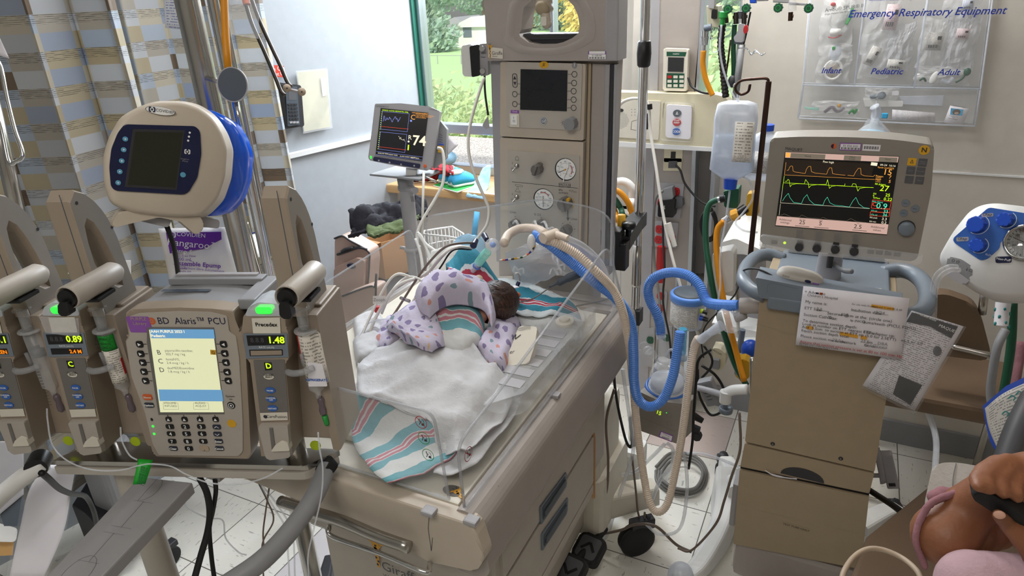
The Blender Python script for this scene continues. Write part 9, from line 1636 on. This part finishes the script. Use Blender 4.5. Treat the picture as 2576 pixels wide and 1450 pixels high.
el=P3(2376,1348,.00056);wr=P3(2500,1225,.00054);sh_=P3(2760,1050,.00056)
limbc([(P3(2700,1180,.00060),.046),(P3(2520,1300,.00060),.042),(el,.044),(P3(2425,1292,.00056),.036),(wr,.027)])
limbc([(wr,.026),(P3(2545,1200,.00053),.028),(P3(2590,1190,.00052),.028)])
# four fingers curled over the phone, each its own bent chain
fing=[[(2505,1165),(2470,1185),(2455,1208),(2462,1226)],[(2535,1160),(2498,1180),(2480,1204),(2488,1232)],[(2565,1162),(2535,1188),(2518,1212),(2524,1242)],[(2600,1172),(2572,1200),(2556,1226),(2560,1252)]]
for k,f in enumerate(fing):
    pts=[P3(x,y,.00052-.00001*j) for j,(x,y) in enumerate(f)];limbc([(P3(2590,1200,.00052),.012)]+[(p,(.0112,.0100,.0092,.0080)[j]) for j,p in enumerate(pts)])
limbc([(P3(2620,1400,.0005),.020),(P3(2560,1345,.0005),.013),(P3(2532,1318,.0005),.0105),(P3(2512,1297,.00049),.0085)])
limbc([(P3(2620,1400,.0005),.022),(P3(2620,1300,.0005),.026),(P3(2590,1200,.00052),.028)])
hd=P3(2900,500,.00056);nk=P3(2880,760,.00056);ch=P3(2880,1000,.00058)
limbc([(hd,.075),(nk,.05),(ch,.12),(P3(2860,1400,.0006),.13)]);limbc([(P3(2700,1180,.0006),.046),(sh_,.06),(ch,.1)])
for ex_ in (-.03,.03):b.ell(hd+Vector((ex_,-.07,.01)),(.012,.008,.006),None,8,6)
b.ell(hd+Vector((0,-.08,-.01)),(.012,.018,.02),None,8,6)
rm=obj('body',b,PE);rmd=rm.modifiers.new('r','REMESH');rmd.mode='VOXEL';rmd.voxel_size=.004;rmd.use_smooth_shade=True;sm=rm.modifiers.new('s','SMOOTH');sm.iterations=6;sm.factor=.5
obj('thumbnail',MB().m('nail').ell(P3(2514,1296,.000484),(.0065,.003,.006)),PE,label='pale thumb nail')
def m_skin(n):
    m,nb,b=base(n,.5);g=nb.n('ShaderNodeTexCoord').outputs['Object'];nb.L(nb.mix(nb.noise(g,28,5),lin('#70422b'),lin('#9c6645')),b.inputs['Base Color']);b.inputs['Subsurface Weight'].default_value=.08;b.inputs['Subsurface Radius'].default_value=(.02,.008,.004)
    bp=nb.n('ShaderNodeBump');bp.inputs['Strength'].default_value=.35;bp.inputs['Distance'].default_value=.003;nb.L(nb.noise(g,90,4),bp.inputs['Height']);nb.L(bp.outputs[0],b.inputs['Normal']);return m
CUSTOM['skin_arm']=m_skin;rm.data.materials[0]=mat('skin_arm')
b=MB().m('sleeve_pink');
for p in spl([P3(2326,1425,.000555),P3(2304,1360,.000555),P3(2318,1302,.000555),P3(2350,1262,.000555),P3(2425,1236,.000555)],6):b.ell(p,(.0055,.0055,.007),None,10,8)
for x,y,r in ((2352,1252,.011),(2372,1244,.012),(2395,1242,.009),(2412,1234,.009)):b.ell(P3(x,y,.00057),(r,r,r),None,12,8)
so2=obj('sleeve_edge',b,PE);md=so2.modifiers.new('r','REMESH');md.mode='VOXEL';md.voxel_size=.004;md.use_smooth_shade=True
b=MB().m('pants_pink');
for k in range(9):f=k/8;b.ell(P3(2450+f*330,1478+f*60,.00052),(.047+.018*f,)*3,None,20,14)
so2=obj('trouser_leg',b,PE);md=so2.modifiers.new('r','REMESH');md.mode='VOXEL';md.voxel_size=.006;md.use_smooth_shade=True
b=MB().m('hair').ell(hd+Vector((0,.02,.03)),(.085,.085,.08));obj('hair',b,PE)
Fph=flat(P3(2452,1222,.00050),P3(2640,1345,.00050)-P3(2452,1222,.00050),Vector((.25,-.2,1)));b=MB(Fph).m('rubber').prism(rr(0,-.011,.15,.011,.010),-.012,.012,.004);t=obj('mobile_phone',b,label='black mobile phone seen edge on in the person hand',cat='phone')
